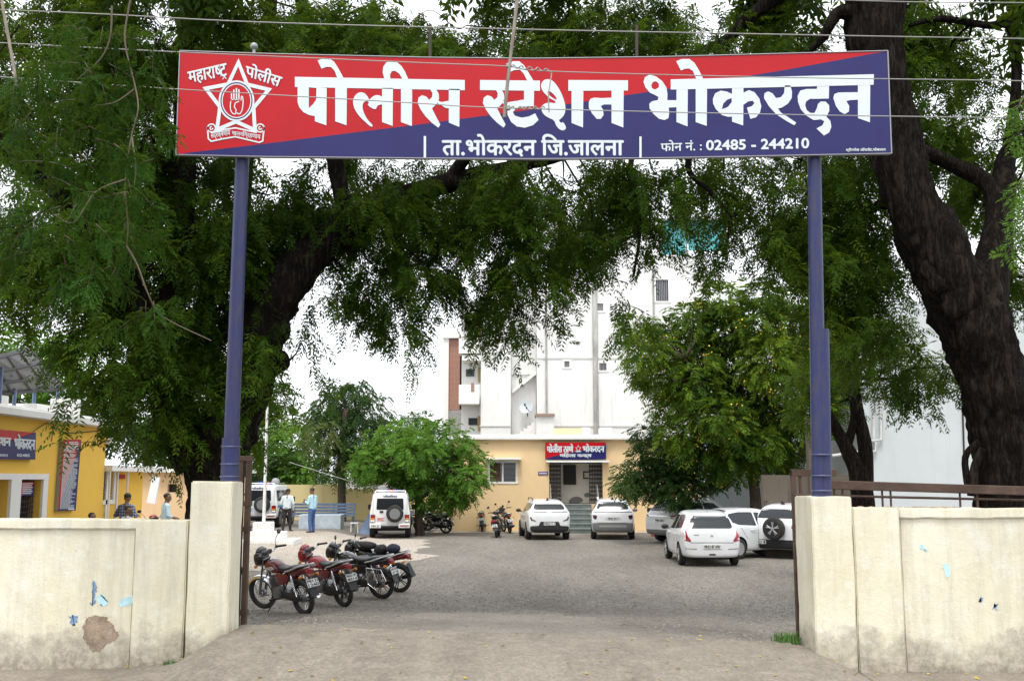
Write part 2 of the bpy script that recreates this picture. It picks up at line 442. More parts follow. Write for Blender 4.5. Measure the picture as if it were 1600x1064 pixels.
# ================================================================ GATE WALLS
def wall_mat(name):
    k = Nodes(name); p = k.pos(); x = k.sep(p)
    n1 = k.noise(p, 1.3, 6, .7); n2 = k.noise(k.map(p, (5, 5, .55)), 1.6, 5, .7); n3 = k.noise(p, 14, 5, .7); n4 = k.noise(p, 4, 6, .75)
    base = k.mix(k.ramp(n1, [(.35, 0), (.65, 1)]), (.66, .61, .455), (.75, .715, .585))
    base = k.mix(k.ramp(n2, [(.46, 0), (.72, .65)]), base, (.50, .465, .37))           # rain streaks
    base = k.mix(k.ramp(n4, [(.55, 0), (.66, .6)]), base, (.74, .725, .66))          # thin whitewash
    # splash dirt: noisy edge, lowest part of the wall
    zz = k.math('ADD', x[2], k.math('MULTIPLY', k.math('SUBTRACT', k.noise(p, 2.2, 6, .7), .5), 1.1))
    d = k.ramp(zz, [(.58, .85), (.85, .5), (1.28, 0)])
    base = k.mix(d, base, k.mix(k.ramp(n3, [(.4, 0), (.65, 1)]), (.17, .142, .11), (.40, .35, .285)))
    # mould along the top
    zt = k.math('ADD', x[2], k.math('MULTIPLY', k.math('SUBTRACT', k.noise(k.map(p, (3, 3, .8)), 2.5, 6, .75), .5), .42))
    base = k.mix(k.ramp(zt, [(1.93, 0), (2.06, .55)]), base, (.22, .21, .18))
    base = k.mix(k.ramp(k.noise(p, 9, 4, .8), [(.68, 0), (.73, .8)]), base, (.40, .36, .29))    # chips
    vo = k.n('TexVoronoi', _feature='DISTANCE_TO_EDGE', Scale=.8); wv = k.n('VectorMath', _operation='ADD'); nn = k.n('TexNoise', Scale=3.5, Detail=5); k.l(p, nn.inputs[0]); k.l(p, wv.inputs[0]); k.l(nn.outputs['Color'], wv.inputs[1]); k.l(wv.outputs[0], vo.inputs[0])
    crack = k.math('MULTIPLY', k.ramp(vo.outputs['Distance'], [(.0, 1), (.012, 0)]), k.ramp(k.noise(p, .8, 3), [(.60, 0), (.66, .5)]))
    base = k.mix(crack, base, (.17, .15, .12))
    base = k.mix(k.ramp(k.noise(p, 26, 3, .8), [(.66, 0), (.72, .55)]), base, (.30, .27, .22))
    k.l(base, k.b.inputs['Base Color']); k.b.inputs['Roughness'].default_value = .88; k.b.inputs['Specular IOR Level'].default_value = .3
    k.bump(k.math('ADD', n3, k.math('MULTIPLY', k.noise(p, 60, 3), .4)), .35, .02)
    return k.m
M_wall = wall_mat('old_cream_plaster')
M_blue_flake = mat('blue_flake', (.20, .33, .52), .8, var=.4, vscale=20); M_cyan_flake = mat('cyan_flake', (.50, .74, .80), .8, var=.25, vscale=14)
M_mortar = mat('bare_mortar', (.34, .26, .19), .95, var=.45, vscale=9, bump=.5, bscale=40)
def rough_box(name, a, b, par, step=.14, amp=.008, seed=0):
    """a plastered block: gridded box with slightly worn, uneven faces and edges"""
    bm = bmesh.new()
    d = [b[i] - a[i] for i in range(3)]
    bmesh.ops.create_cube(bm, size=1)
    for v in bm.verts: v.co = Vector([a[i] + (v.co[i] + .5) * d[i] for i in range(3)])
    bmesh.ops.bevel(bm, geom=list(bm.edges), offset=.012, segments=2, affect='EDGES')
    for ax in range(3):
        n = int(d[ax] / step)
        for q in range(1, n):
            pl = [0, 0, 0]; pl[ax] = 1; co = [0, 0, 0]; co[ax] = a[ax] + d[ax] * q / n
            bmesh.ops.bisect_plane(bm, geom=list(bm.verts) + list(bm.edges) + list(bm.faces), plane_co=co, plane_no=pl)
    from mathutils import noise as mn
    for v in bm.verts:
        c = v.co
        edge = sum(1 for i in range(3) if min(abs(c[i] - a[i]), abs(c[i] - b[i])) < .02)
        k = amp * (2.2 if edge >= 2 else 1)
        v.co = c + mn.noise_vector(c * 9 + Vector((seed, 0, 0))) * k * .5
    me = bpy.data.meshes.new(name); bm.to_mesh(me); bm.free()
    return link_mesh(name, me, M_wall, par, True, 35)
def X(px, Y): return P(px, 747, Y).x
def flake(par, name, pts, Y, m, th=.006):     # scar of old paint or mortar on the wall face
    mb = MB(); pp = chaikin([(P(a, b, Y).x, P(a, b, Y).z) for a, b in pts], 1)
    q = []
    for i in range(len(pp)):
        a, b = Vector(pp[i]), Vector(pp[(i + 1) % len(pp)])
        for t in (0, .34, .67):
            c = a.lerp(b, t); q.append((c.x + random.gauss(0, .009), c.y + random.gauss(0, .009)))
    mb.prism(q, Y - th, Y + .01, 'Y'); return mb.build(name, m, par)
YW = 10.6; YP = 10.5
lw = empty('boundary_wall', (-5.5, YW, .4), 0, 'cream wall left of the gateway, with blue paint scars and a brown bare patch', 'wall')
def rel(o, par):                 # parent while keeping the place
    o.parent = par; o.matrix_parent_inverse = par.matrix_world.inverted() if par.matrix_world != Matrix() else Matrix.Translation(-Vector(par.location)); return o
def at0(par):                    # helper: inverse translation so parts may be modelled in world coordinates
    return Matrix.Translation(-Vector(par.location))
def W(o, par):
    o.parent = par; o.matrix_parent_inverse = (Matrix.Translation(par.location) @ par.rotation_euler.to_matrix().to_4x4()).inverted(); return o
ztop = P(100, 811, YW).z
W(rough_box('panel', (-9.2, YW, .2), (X(217, YW), YW + .23, ztop - .09), None, .2, .006, 1), lw)
W(rough_box('coping', (-9.2, YW - .035, ztop - .1), (X(226, YW), YW + .25, ztop), None, .14, .007, 2), lw)
W(rough_box('pilaster', (X(216, YP), YP - .01, .2), (X(297, YP), YP + .34, P(260, 813, YP).z), None, .14, .008, 3), lw)
for nm, pts, m in (('mortar_patch', [(131, 975), (135, 968), (142, 962), (155, 961), (168, 966), (173, 973), (182, 985), (186, 995), (172, 1003), (160, 1010), (150, 1020), (138, 1008), (129, 992)], M_mortar),
                   ('paint_scar', [(143, 909), (151, 908), (152, 920), (149, 930), (148, 945), (143, 945), (145, 925)], M_blue_flake),
                   ('paint_scar', [(109, 960), (118, 961), (121, 970), (117, 976), (111, 975)], M_blue_flake),
                   ('paint_scar', [(151, 925), (160, 930), (168, 935), (169, 944), (160, 946), (152, 940)], M_cyan_flake),
                   ('paint_scar', [(182, 942), (196, 933), (219, 927), (216, 940), (205, 946), (190, 948)], M_cyan_flake)):
    W(flake(None, nm, pts, YW, m, .003 if 'scar' in nm else .008), lw)
YB0, YB1 = 10.45, 11.06
pl = empty('gate_pillar', (X(330, YB0), YB0, .6), 0, 'tall weathered cream gate pillar carrying the leaning blue pole on the left of the entrance', 'pillar')
W(rough_box('shaft', (X(299, YB0), YB0, .3), (X(364, YB0), 10.86, P(345, 752, YB0).z), None, .16, .010, 5), pl)
pr = empty('gate_pillar', (X(1297, YB0), YB0, .5), 0, 'cream gate pillar with chipped corners carrying the upright blue pole beside the brown rail', 'pillar')
W(rough_box('shaft', (X(1266, YB0) , YB0, .3), (X(1329, YB0), YB1, P(1300, 776, YB0).z), None, .16, .011, 8), pr)
rw = empty('boundary_wall', (5.5, YW, .4), 0, 'cream wall right of the gateway in front of the brown sliding gate rail', 'wall')
zr = P(1500, 794, YW).z
W(rough_box('pilaster', (X(1331, YP), YP + .02, .2), (X(1403, YP), YP + .34, P(1360, 793, YP).z), None, .14, .010, 9), rw)
W(rough_box('panel', (X(1402, YW), YW, .2), (9.2, YW + .23, zr - .09), None, .2, .006, 10), rw)
W(rough_box('coping', (X(1400, YW), YW - .03, zr - .1), (9.2, YW + .25, zr), None, .14, .009, 11), rw)
for pts in ([(1530, 934), (1534, 933), (1535, 938), (1531, 940)], [(1553, 943), (1558, 943), (1559, 951), (1554, 952)], [(1438, 850), (1445, 850), (1450, 862), (1441, 858)], [(1474, 880), (1482, 878), (1483, 905), (1475, 900)]):
    W(flake(None, 'paint_scar', pts, YW, M_cyan_flake if pts[0][1] < 930 else M_blue_flake, .003), rw)
# rubble and debris lying on the right wall's top
mb = MB()
for k in range(40):
    x = random.uniform(3.6, 4.6); s = random.uniform(.008, .03)
    mb.ell((x, YW + random.uniform(.02, .2), zr + .0), (s * 1.6, s, s * .7), 6, 4)
W(mb.build('debris', M_mortar, None), rw)

# ================================================================ SIGN BOARD OVER THE GATE
M_red = mat('sign_red', (.44, .004, .010), .34, var=.10, vscale=1.6, spec=.28, bump=.10, bscale=2.2); M_navy = mat('sign_navy', (.020, .019, .115), .34, var=.14, vscale=1.8, spec=.28, bump=.10, bscale=2.2); M_white = mat('sign_white', (.62, .68, .71), .45)
M_tin = mat('sign_tin', (.30, .30, .32), .5, .6)
M_pole = mat('blue_pole_paint', (.016, .022, .10), .36, spec=.3, var=.5, vscale=7, var2=(.05, .052, .085), stretch=(3, 3, .6), bump=.1)
YS = 10.55
def tg(gx, gy): return (260 + gx / 4, 60 + gy / 4)
bx = lambda px: np.interp(px, [275, 1393], [0, 1])
top_y = lambda u: np.interp(u, [0, .12, .35, .5, .68, 1], [80, 84.5, 90.5, 92, 89.5, 80])
bot_y = lambda u: np.interp(u, [0, .12, .35, .5, .68, 1], [242, 245, 247.5, 248.5, 247, 240])
sb = empty('gate_signboard', (P(830, 245, YS).x, YS, P(830, 245, YS).z), 0, 'long red and navy board with big white lettering across the gateway', 'signboard')
def BP(px, py, k=0, lift=.004): return P(px, py, YS - lift - .0005 * k)
NU = 56; mb = MB(); tl, bl, tr, br = (281, 80), (275, 242), (1387, 80), (1393, 240)
def uv(u, t):
    x = (281 + (1387 - 281) * u) * (1 - t) + (275 + (1393 - 275) * u) * t
    return x, float(top_y(u) * (1 - t) + bot_y(u) * t)
diag = lambda u: float(np.interp(u, [0, .01, .34, .65, .85, 1], [1, .985, .665, .355, .165, 0]))
for i in range(NU):
    u0, u1 = i / NU, (i + 1) / NU
    ws = [(.0, diag(u0), 0, diag(u1), 0), (diag(u0), 1, diag(u1), 1, 1)]
    for (a0, a1, b0, b1, mi) in [(0, diag(u0), 0, diag(u1), 0), (diag(u0), 1, diag(u1), 1, 1)]:
        n = 3
        for q in range(n):
            def pt(u, lo, hi, t): return P(*uv(u, lo + (hi - lo) * t), YS)
            mb.m(mi).poly([pt(u0, a0, a1, q / n), pt(u0, a0, a1, (q + 1) / n), pt(u1, b0, b1, (q + 1) / n), pt(u1, b0, b1, q / n)])
mb.m(2)
back = Vector((0, .06, 0)); rim = [uv(i / NU, 0) for i in range(NU + 1)] + [uv(1 - i / NU, 1) for i in range(NU + 1)]
front = [P(a, b, YS) for a, b in rim]
for i in range(len(front)):
    a, b = front[i], front[(i + 1) % len(front)]; mb.poly([a, b, b + back, a + back])
for i in range(NU):
    mb.poly([front[i] + back, front[i + 1] + back, front[2 * NU - i] + back, front[2 * NU + 1 - i] + back])
pan = W(mb.build('panel', [M_red, M_navy, M_tin], None), sb)
mb = MB()
for i in range(0, len(front)):
    a, b = front[i], front[(i + 1) % len(front)]
    if (a - b).length > .001: mb.tube([a - Vector((0, .002, 0)), b - Vector((0, .002, 0))], .007, 5, False)
W(mb.build('edge_trim', M_tin, None), sb)
# --- big lettering
def C2(p, dx): return [(a + dx, b) for a, b in p]
L = []   # (loops, smooth)
def stem(x0, x1, y, yb0, yb1, dx=0): L.append(([C2([(x0, y), (x1, y), (x1 - 2, yb1), (x0, yb0)], dx)], 0))
L.append(([[(803, 242), (1600, 257), (1865, 262), (1865, 326), (1600, 321), (803, 306)]], 0))
L.append(([[(820, 300), (820, 400), (830, 432), (855, 462), (890, 480), (928, 488), (928, 520), (1000, 545), (1002, 312)], [(890, 308), (938, 312), (936, 385), (915, 415), (890, 437)]], 0))
stem(1055, 1128, 310, 520, 545)
L.append(([[(945, 140), (985, 126), (1020, 128), (1050, 150), (1075, 190), (1110, 255), (1070, 255), (1052, 205), (1030, 182), (1000, 180), (970, 192)]], 0))
L.append(([[(1165, 400), (1172, 368), (1192, 345), (1217, 337), (1243, 346), (1262, 372), (1268, 388), (1285, 368), (1308, 356), (1330, 357), (1352, 368), (1352, 415), (1330, 416), (1318, 425), (1306, 450), (1255, 420), (1268, 400), (1250, 392), (1232, 402), (1224, 425), (1232, 465), (1258, 512), (1292, 545), (1282, 558), (1240, 522), (1200, 482), (1175, 442)]], 1))
stem(1348, 1416, 312, 525, 549); stem(1466, 1536, 314, 525, 550)
L.append(([[(1352, 215), (1355, 180), (1374, 153), (1405, 143), (1440, 150), (1470, 176), (1490, 207), (1514, 262), (1478, 262), (1455, 222), (1430, 205), (1408, 208), (1398, 228), (1400, 262), (1364, 262)]], 0))
RA = [(128, 318), (165, 318), (182, 350), (184, 380), (172, 408), (140, 440), (165, 490), (192, 540), (180, 560), (140, 530), (100, 490), (68, 445), (50, 405), (56, 372), (78, 357), (105, 366), (122, 386), (140, 370), (143, 345)]
L.append(([C2(RA, 1520)], 0)); L.append(([C2([(170, 388), (200, 400), (250, 390), (250, 440), (222, 436), (200, 420), (176, 408)], 1520)], 0)); stem(245, 313, 318, 528, 556, 1520)
L.append(([C2([(440, 262), (815, 266), (815, 330), (440, 325)], 1520)], 0))
L.append(([C2(RA, 1520 + 408)], 0)); L.append(([C2([(578, 392), (605, 403), (660, 393), (680, 395), (660, 415), (625, 425), (600, 422), (584, 408)], 1520)], 0))
L.append(([C2([(715, 322), (778, 322), (776, 426), (705, 429), (668, 440), (645, 462), (658, 485), (700, 497), (745, 490), (785, 470), (806, 512), (770, 545), (720, 560), (670, 552), (635, 525), (612, 480), (612, 445), (630, 415), (660, 395), (690, 388), (715, 385)], 1520)], 0))
L.append(([C2([(612, 165), (645, 145), (685, 145), (715, 170), (740, 210), (778, 272), (738, 272), (713, 222), (690, 198), (655, 200), (632, 210)], 1520)], 0))
L.append(([C2([(820, 300), (828, 272), (850, 257), (880, 258), (910, 280), (945, 335), (968, 395), (976, 440), (968, 478), (945, 505), (932, 512), (945, 532), (960, 522), (981, 562), (962, 579), (935, 570), (915, 545), (903, 512), (868, 498), (838, 478), (822, 448), (828, 422), (848, 407), (880, 402), (905, 408), (915, 402), (905, 390), (878, 378), (850, 352), (830, 330)], 1520), C2([(868, 326), (893, 343), (915, 368), (922, 388), (900, 378), (872, 358), (860, 340)], 1520)], 1))
L.append(([C2([(992, 262), (1365, 264), (1365, 328), (992, 330)], 1520)], 0)); stem(1012, 1086, 322, 530, 559, 1520); stem(1262, 1338, 322, 530, 559, 1520)
L.append(([C2([(1120, 400), (1130, 380), (1155, 372), (1200, 375), (1268, 372), (1268, 415), (1215, 415), (1195, 425), (1210, 450), (1212, 480), (1195, 505), (1170, 505), (1140, 470), (1120, 435)], 1520)], 0))
D3 = 2960
L.append(([C2([(22, 275), (30, 245), (60, 228), (100, 240), (140, 270), (165, 310), (172, 350), (170, 388), (232, 388), (232, 432), (180, 434), (182, 465), (178, 500), (155, 512), (120, 505), (85, 475), (60, 440), (58, 410), (75, 395), (112, 387), (115, 368), (95, 357), (60, 340), (35, 310)], D3), C2([(70, 295), (80, 275), (100, 270), (118, 285), (118, 308), (95, 322), (76, 315)], D3)], 0))
stem(228, 299, 312, 525, 552, D3); stem(348, 419, 310, 525, 549, D3)
L.append(([C2([(192, 258), (1462, 226), (1460, 292), (800, 308), (192, 322)], D3)], 0))
L.append(([C2([(226, 145), (262, 131), (310, 131), (340, 155), (365, 195), (396, 256), (352, 256), (330, 205), (305, 190), (280, 192), (256, 203)], D3)], 0))
stem(575, 647, 302, 522, 546, D3)
L.append(([C2([(455, 380), (470, 345), (505, 328), (545, 335), (580, 352), (580, 490), (550, 492), (510, 480), (475, 445), (457, 410)], D3), C2([(512, 445), (520, 410), (545, 385), (573, 375), (573, 400), (550, 430)], D3)], 0))
L.append(([C2([(640, 345), (680, 325), (715, 338), (745, 376), (758, 425), (750, 465), (725, 495), (690, 505), (668, 435), (700, 425), (715, 405), (705, 392), (680, 395), (640, 420)], D3)], 0))
L.append(([C2([(905, 296), (940, 296), (950, 335), (948, 375), (925, 410), (885, 435), (862, 440), (880, 465), (920, 490), (976, 528), (965, 545), (910, 515), (850, 475), (805, 425), (775, 375), (778, 345), (800, 333), (828, 345), (850, 375), (880, 370), (900, 345)], D3)], 0))
L.append(([C2([(1105, 318), (1040, 318), (1002, 328), (985, 362), (988, 400), (1005, 445), (1040, 485), (1085, 512), (1130, 508), (1152, 520), (1140, 545), (1103, 565), (1150, 609), (1182, 590), (1196, 555), (1190, 518), (1165, 492), (1183, 455), (1182, 420), (1160, 397), (1130, 396), (1112, 412), (1105, 440), (1090, 468), (1065, 468), (1042, 450), (1032, 420), (1038, 396), (1062, 380), (1180, 378), (1182, 290), (1108, 290)], D3)], 0))
stem(1362, 1439, 282, 500, 526, D3)
L.append(([C2([(1208, 375), (1215, 350), (1240, 340), (1368, 338), (1368, 385), (1310, 388), (1290, 395), (1308, 425), (1305, 460), (1280, 475), (1250, 460), (1225, 425)], D3)], 0))
mb = MB()
for k, (loops, smo) in enumerate(L):
    v, f = fill2d([chaikin(lp, smo) if smo else lp for lp in loops])
    mb.add([BP(*tg(a, b), k % 5) for a, b in v], f)
for x0, x1, y0, y1 in ((1520 + 88, 1520 + 103, 612, 745), (1520 + 1436, 1520 + 1450, 615, 750)):
    mb.poly([BP(*tg(a, b)) for a, b in rect(x0, y0, x1, y1)])
T3 = lambda x, y, k: BP(*tg(x, y), k)
put_text(mb, 'ता.भोकरदन िज.जालना', [(1725, 602), (2855, 602), (2855, 738), (1725, 738)], T3, 3.6)
put_text(mb, 'फोन नं. :', [(D3 + 130, 640), (D3 + 385, 632), (D3 + 385, 700), (D3 + 130, 708)], T3, 1.2)
put_text(mb, '02485 - 244210', [(D3 + 415, 640), (D3 + 1055, 625), (D3 + 1055, 687), (D3 + 415, 700)], T3, 3.0)
put_text(mb, 'श्रीगणेश ऑफसेट,भोकरदन', [(D3 + 1288, 687), (D3 + 1535, 684), (D3 + 1535, 710), (D3 + 1288, 712)], T3, .8)
W(mb.build('lettering', M_white, None), sb)
# --- police emblem
em = MB(); W3 = lambda x, y: BP(*tg(x, y), 1)
em.m(0)
star = [(450, 152), (505, 290), (640, 322), (545, 435), (553, 575), (435, 522), (316, 572), (335, 430), (246, 315), (386, 288)]
em.ribbon(star, 23, W3, True)
def oval(rx, ry, n=40): return [(438 + rx * math.cos(2 * math.pi * k / n), 392 + ry * math.sin(2 * math.pi * k / n)) for k in range(n)]
em.m(1); em.add([BP(*tg(a, b), 3) for a, b in oval(112, 128)], [tuple(range(40))])
em.m(0); em.ribbon(oval(106, 122), 11, lambda x, y: BP(*tg(x, y), 5), True)
em.m(2); em.ribbon(oval(97, 113), 6, lambda x, y: BP(*tg(x, y), 5), True)
em.m(0); em.ribbon(oval(90, 105), 6, lambda x, y: BP(*tg(x, y), 5), True)
H5 = lambda x, y: BP(*tg(x, y), 5)
em.ribbon(chaikin([(404, 380), (398, 430), (404, 460), (424, 478), (440, 466), (458, 478), (474, 450), (479, 410), (479, 372), (468, 360), (466, 400)], 1)[:-2], 6, H5)
for x, y0 in ((407, 346), (422, 322), (438, 312), (453, 320)): em.ribbon([(x, 385), (x, y0)], 8, H5)
em.ribbon([(404, 384), (457, 384)], 6, H5)
em.ribbon([(455, 395), (430, 405), (424, 430), (436, 448), (432, 468)], 6, H5)
em.m(1); v, f = fill2d([[(262, 560), (300, 588), (360, 570), (432, 560), (500, 575), (562, 588), (606, 560), (600, 642), (580, 650), (510, 633), (430, 614), (350, 628), (280, 643), (266, 630)]]); em.add([BP(*tg(a, b), 3) for a, b in v], f)
em.m(0); em.ribbon([(256, 552), (262, 628), (280, 645), (350, 630), (430, 616), (510, 635), (580, 652), (602, 643), (611, 556)], 9, H5)
em.ribbon([(296, 590), (360, 571), (432, 561), (500, 576), (566, 590)], 9, H5)
for cx in (282, 586):
    em.ribbon([(cx + 25 * math.cos(t), 562 + 25 * math.sin(t)) for t in np.linspace(0, 6.2, 18)], 8, H5, True)
    em.ribbon([(cx + 9 * math.cos(t), 562 + 9 * math.sin(t)) for t in np.linspace(0, 5, 10)], 7, H5)
T5 = lambda x, y, k: BP(*tg(x, y), 5 + k)
T5b = lambda x, y: BP(*tg(x, y), 5)
compose('MAHA', [('महारा', 1, -.02, 0, 1), ('ष', .70, -.04, 0, 1), ('ट', 1, 0, 0, 1)])
put_text(em, 'MAHA', [(132, 214), (372, 158), (380, 252), (146, 292)], T5, 2.2)
em.ribbon([(352, 258), (362, 240), (374, 254)], 6, T5b)
put_text(em, 'पोलीस', [(500, 150), (735, 222), (700, 305), (498, 236)], T5, 2.4)
put_text(em, 'सद्रक्षणाय', [(278, 592), (398, 574), (398, 618), (278, 640)], T5, .6)
put_text(em, 'खलनिग्रहणाय', [(410, 572), (588, 594), (588, 642), (410, 612)], T5, .6)
W(em.build('emblem', [M_white, M_red, M_navy], None), sb)
# support rods and the bulb lamp on top
mb = MB()
for px in (672, 995): mb.tube([P(px, 245, YS + .09), P(px, 40, YS + .09)], .018, 6)
for py in (100, 228): mb.tube([P(300, py, YS + .085), P(1370, py, YS + .085)], .02, 6)
W(mb.build('support_frame', mat('rust_bar', (.06, .045, .035), .7, .3), None), sb)
lp = empty('bulb_lamp', P(397, 82, YS + .05), 0, 'small clear glass bulb lamp on top of the gate signboard', 'lamp')
mb = MB(); c = P(397, 73, YS + .05); mb.ell(c, (.042, .042, .042), 14, 10)
W(mb.build('globe', mat('bulb_glass', (.26, .28, .28), .08, .2), None, True), lp)
mb = MB(); mb.tube([P(397, 90, YS + .05), P(397, 76, YS + .05)], .018, 8); W(mb.build('lamp_holder', M_tin, None), lp)
# poles
def pole(pxt, pyt, pxb, pyb, sleeve_py, lab, dx=0):
    a = P(pxb, pyb, YB0 + .3); b = P(pxt, pyt - 90, YB0 + .3)
    b = Vector((b.x, YS + .13, b.z)); a = Vector((a.x, YS + .15, a.z - .02))
    o = empty('sign_pole', a, 0, lab, 'pole')
    mb = MB(); mb.tube([a, b], [.078, .072], 20); W(mb.build('shaft', M_pole, None, True), o)
    t = P(pxb, sleeve_py, YS + .15); s = (t.z - a.z) / (b.z - a.z); q = a.lerp(b, s)
    mb = MB(); mb.tube([a + Vector((dx, -.01, 0)), q + Vector((dx, -.01, 0))], .092 if dx == 0 else .07, 20); W(mb.build('sleeve', M_pole, None, True), o)
    mb = MB()
    for f in (.15, .42, .8):
        z = a.lerp(q, f if dx == 0 else f * .32); mb.lathe([(.098, -.008), (.106, 0), (.098, .008)], 20, 'Z', (z.x + dx * .4, z.y - .005, z.z))
    W(mb.build('wire_tie', mat('tie_wire', (.10, .11, .2), .5, .5), None, True), o)
    return o
pole(385, 247, 361, 752, 684, 'leaning blue sign pole with a wired sleeve at its foot, left side of the gateway')
pole(1268, 247, 1278, 776, 515, 'upright blue sign pole with a half height splint, right side of the gateway', .055)

# ================================================================ GATE IRONWORK
M_rust = mat('rust_brown', (.085, .05, .035), .65, .2, var=.5, vscale=6, bump=.2)
gp = empty('gate_post', P(384, 985, 11.25), 0, 'dark brown iron gate post behind the left pillar', 'post')
mb = MB(); a = P(374, 712, 11.25); b = P(396, 985, 11.25)
mb.b2((a.x, 11.2, G(a.x, 11.25) - .02), (a.x + .06, 11.28, a.z)); mb.b2((a.x + .085, 11.2, G(a.x, 11.25) - .02), (a.x + .14, 11.28, a.z))
W(mb.build('channel', M_rust, None, bevel=.006), gp)
mb = MB()
for py in (720, 790, 830, 960): z = P(384, py, 11.25).z; mb.b2((a.x - .01, 11.19, z), (a.x + .15, 11.29, z + .05))
W(mb.build('strap', M_rust, None), gp)
sg = empty('sliding_gate', P(1240, 1010, 11.5), 0, 'brown iron sliding gate parked behind the right wall', 'gate')
Yg = 11.5; xg = X(1236, Yg); zt = P(1300, 743, Yg).z; zg = G(xg, Yg)
mb = MB(); mb.b2((xg, Yg - .03, zg + .01), (xg + .05, Yg + .03, P(1240, 734, Yg).z)); mb.b2((xg + .085, Yg - .02, zg + .02), (xg + .115, Yg + .02, P(1240, 740, Yg).z))
W(mb.build('stile', M_rust, None, bevel=.005), sg)
mb = MB(); z = P(1260, 738, Yg).z; mb.b2((xg - .0, Yg - .032, z - .04), (xg + .5, Yg + .032, z + .035)); W(mb.build('head_bar', M_rust, None, bevel=.005), sg)
mb = MB(); p0 = P(1290, 757, Yg - .04); p1 = P(1640, 768, Yg - .04); mb.box((p0 + p1) / 2, ((p1 - p0).length, .05, .10), rot=Matrix.Rotation(math.atan2(p1.z - p0.z, p1.x - p0.x) * -1, 3, 'Y')); W(mb.build('top_rail', M_rust, None, bevel=.008), sg)
mb = MB(); p0 = P(1240, 773, Yg - .02); p1 = P(1640, 782, Yg - .02); mb.tube([p0, p1], .016, 6); mb.tube([p0 - Vector((0, 0, .9)), p1 - Vector((0, 0, .9))], .016, 6); W(mb.build('lower_rail', M_rust, None), sg)
mb = MB()
for px in (1303, 1316, 1378, 1391, 1499, 1526, 1610):
    q = P(px, 762, Yg - .02); mb.tube([q, Vector((q.x, q.y, zg + .06))], .012, 6)
W(mb.build('bars', M_rust, None), sg)
mb = MB(); mb.b2((xg, Yg - .02, zg + .04), (9, Yg + .02, zg + .1)); W(mb.build('bottom_rail', M_rust, None), sg)
# grass tuft and weeds at the pillars
def tuft(name, px, py, Y, n, h, lab, r=.12):
    c = P(px, py, Y); z = G(c.x, c.y); mb = MB()
    for k in range(n):
        a = random.uniform(0, 6.28); q = random.random() ** .5 * r; x, y = c.x + math.cos(a) * q, c.y + math.sin(a) * q * .6
        hh = h * random.uniform(.5, 1); l = random.uniform(-.6, .6) * hh; l2 = random.uniform(-.4, .4) * hh; wd = .006
        mb.add([(x - wd, y, z), (x + wd, y, z), (x + l * .4 + wd * .8, y + l2 * .4, z + hh * .6), (x + l * .4 - wd * .8, y + l2 * .4, z + hh * .6), (x + l, y + l2, z + hh)], [(0, 1, 2, 3), (3, 2, 4)])
    return tag(mb.build(name, mat('grass_blade', (.07, .16, .025), .6, var=.4, vscale=4)), lab, 'grass tuft')
tuft('grass_tuft', 1236, 1012, 11.1, 160, .16, 'bright green grass tuft at the foot of the brown gate stile', .2)
tuft('weed', 268, 1040, 10.35, 40, .08, 'small dark weed at the base of the left wall pilaster', .08)
# ================================================================ OVERHEAD WIRES
M_wire = mat('wire', (.30, .29, .27), .5, .4)
def wire(name, pts, Y, r, lab, group=None, m=M_wire):
    q = crom([P(a, b, Y) for a, b in pts], 8); mb = MB(); mb.tube(q, r, 5, False)
    return tag(mb.build(name, m, None, True), lab, 'wire', group)
YL = 9.6
wire('overhead_wire', [(-700, -10), (56, 18), (400, 35), (800, 46), (1200, 54), (1600, 61), (2300, 70)], YL, .006, 'topmost overhead wire running above the top edge of the signboard')
wire('overhead_wire', [(-700, 30), (30, 69), (280, 82), (640, 98), (790, 104), (860, 112), (1200, 121), (1600, 127), (2300, 140)], YL, .0055, 'overhead wire crossing the red upper part of the signboard')
wire('overhead_wire', [(-700, 70), (20, 122), (280, 140), (640, 161), (785, 169), (1200, 179), (1600, 185), (2300, 195)], YL, .0055, 'overhead wire crossing the middle of the big letters')
wire('overhead_wire', [(600, -30), (1300, 0), (1600, 5), (2300, 10)], YL + .4, .006, 'overhead wire in the top right corner passing the dark trunk')
M_bam = mat('old_stick', (.26, .22, .18), .8, var=.5, vscale=8, stretch=(3, 3, .5))
st = empty('wire_spacer_stick', P(788, 182, YL - .02), 0, 'grey wooden spacer stick hanging from above, lashed to two wires in front of the signboard', 'stick')
mb = MB(); mb.tube(crom([P(812, -40, YL - .012), P(806, 20, YL - .012), P(797, 95, YL - .012), P(791, 150, YL - .012), P(788, 184, YL - .012)], 5), .017, 8); W(mb.build('pole', M_bam, None, True), st)
mb = MB()
for y0, y1, x1 in ((103, 111, 862), (169, 169, 856)):
    mb.tube([P(792 + (x1 - 792) * t, y0 + (y1 - y0) * t + 2.4 * math.sin(t * 34), YL + .012 * math.cos(t * 34)) for t in np.linspace(0, 1, 60)], .006, 5)
    mb.lathe([(.022, -.02), (.024, 0), (.022, .02)], 10, 'Z', P(794, y0, YL - .01))
mb.tube(crom([P(862, 112, YL), P(861, 122, YL - .01), P(857, 150, YL - .01), P(858, 176, YL)], 4), .006, 5)
W(mb.build('lashing', M_wire, None, True), st)
mb = MB(); mb.tube(crom([P(-5, -60, YL - .012), P(6, 20, YL - .012), P(18, 85, YL - .012), P(26, 134, YL - .012)], 5), .016, 8)
tag(mb.build('wire_spacer_stick', M_bam, None, True), 'grey wooden spacer stick hanging on the wires in the upper left corner', 'stick')
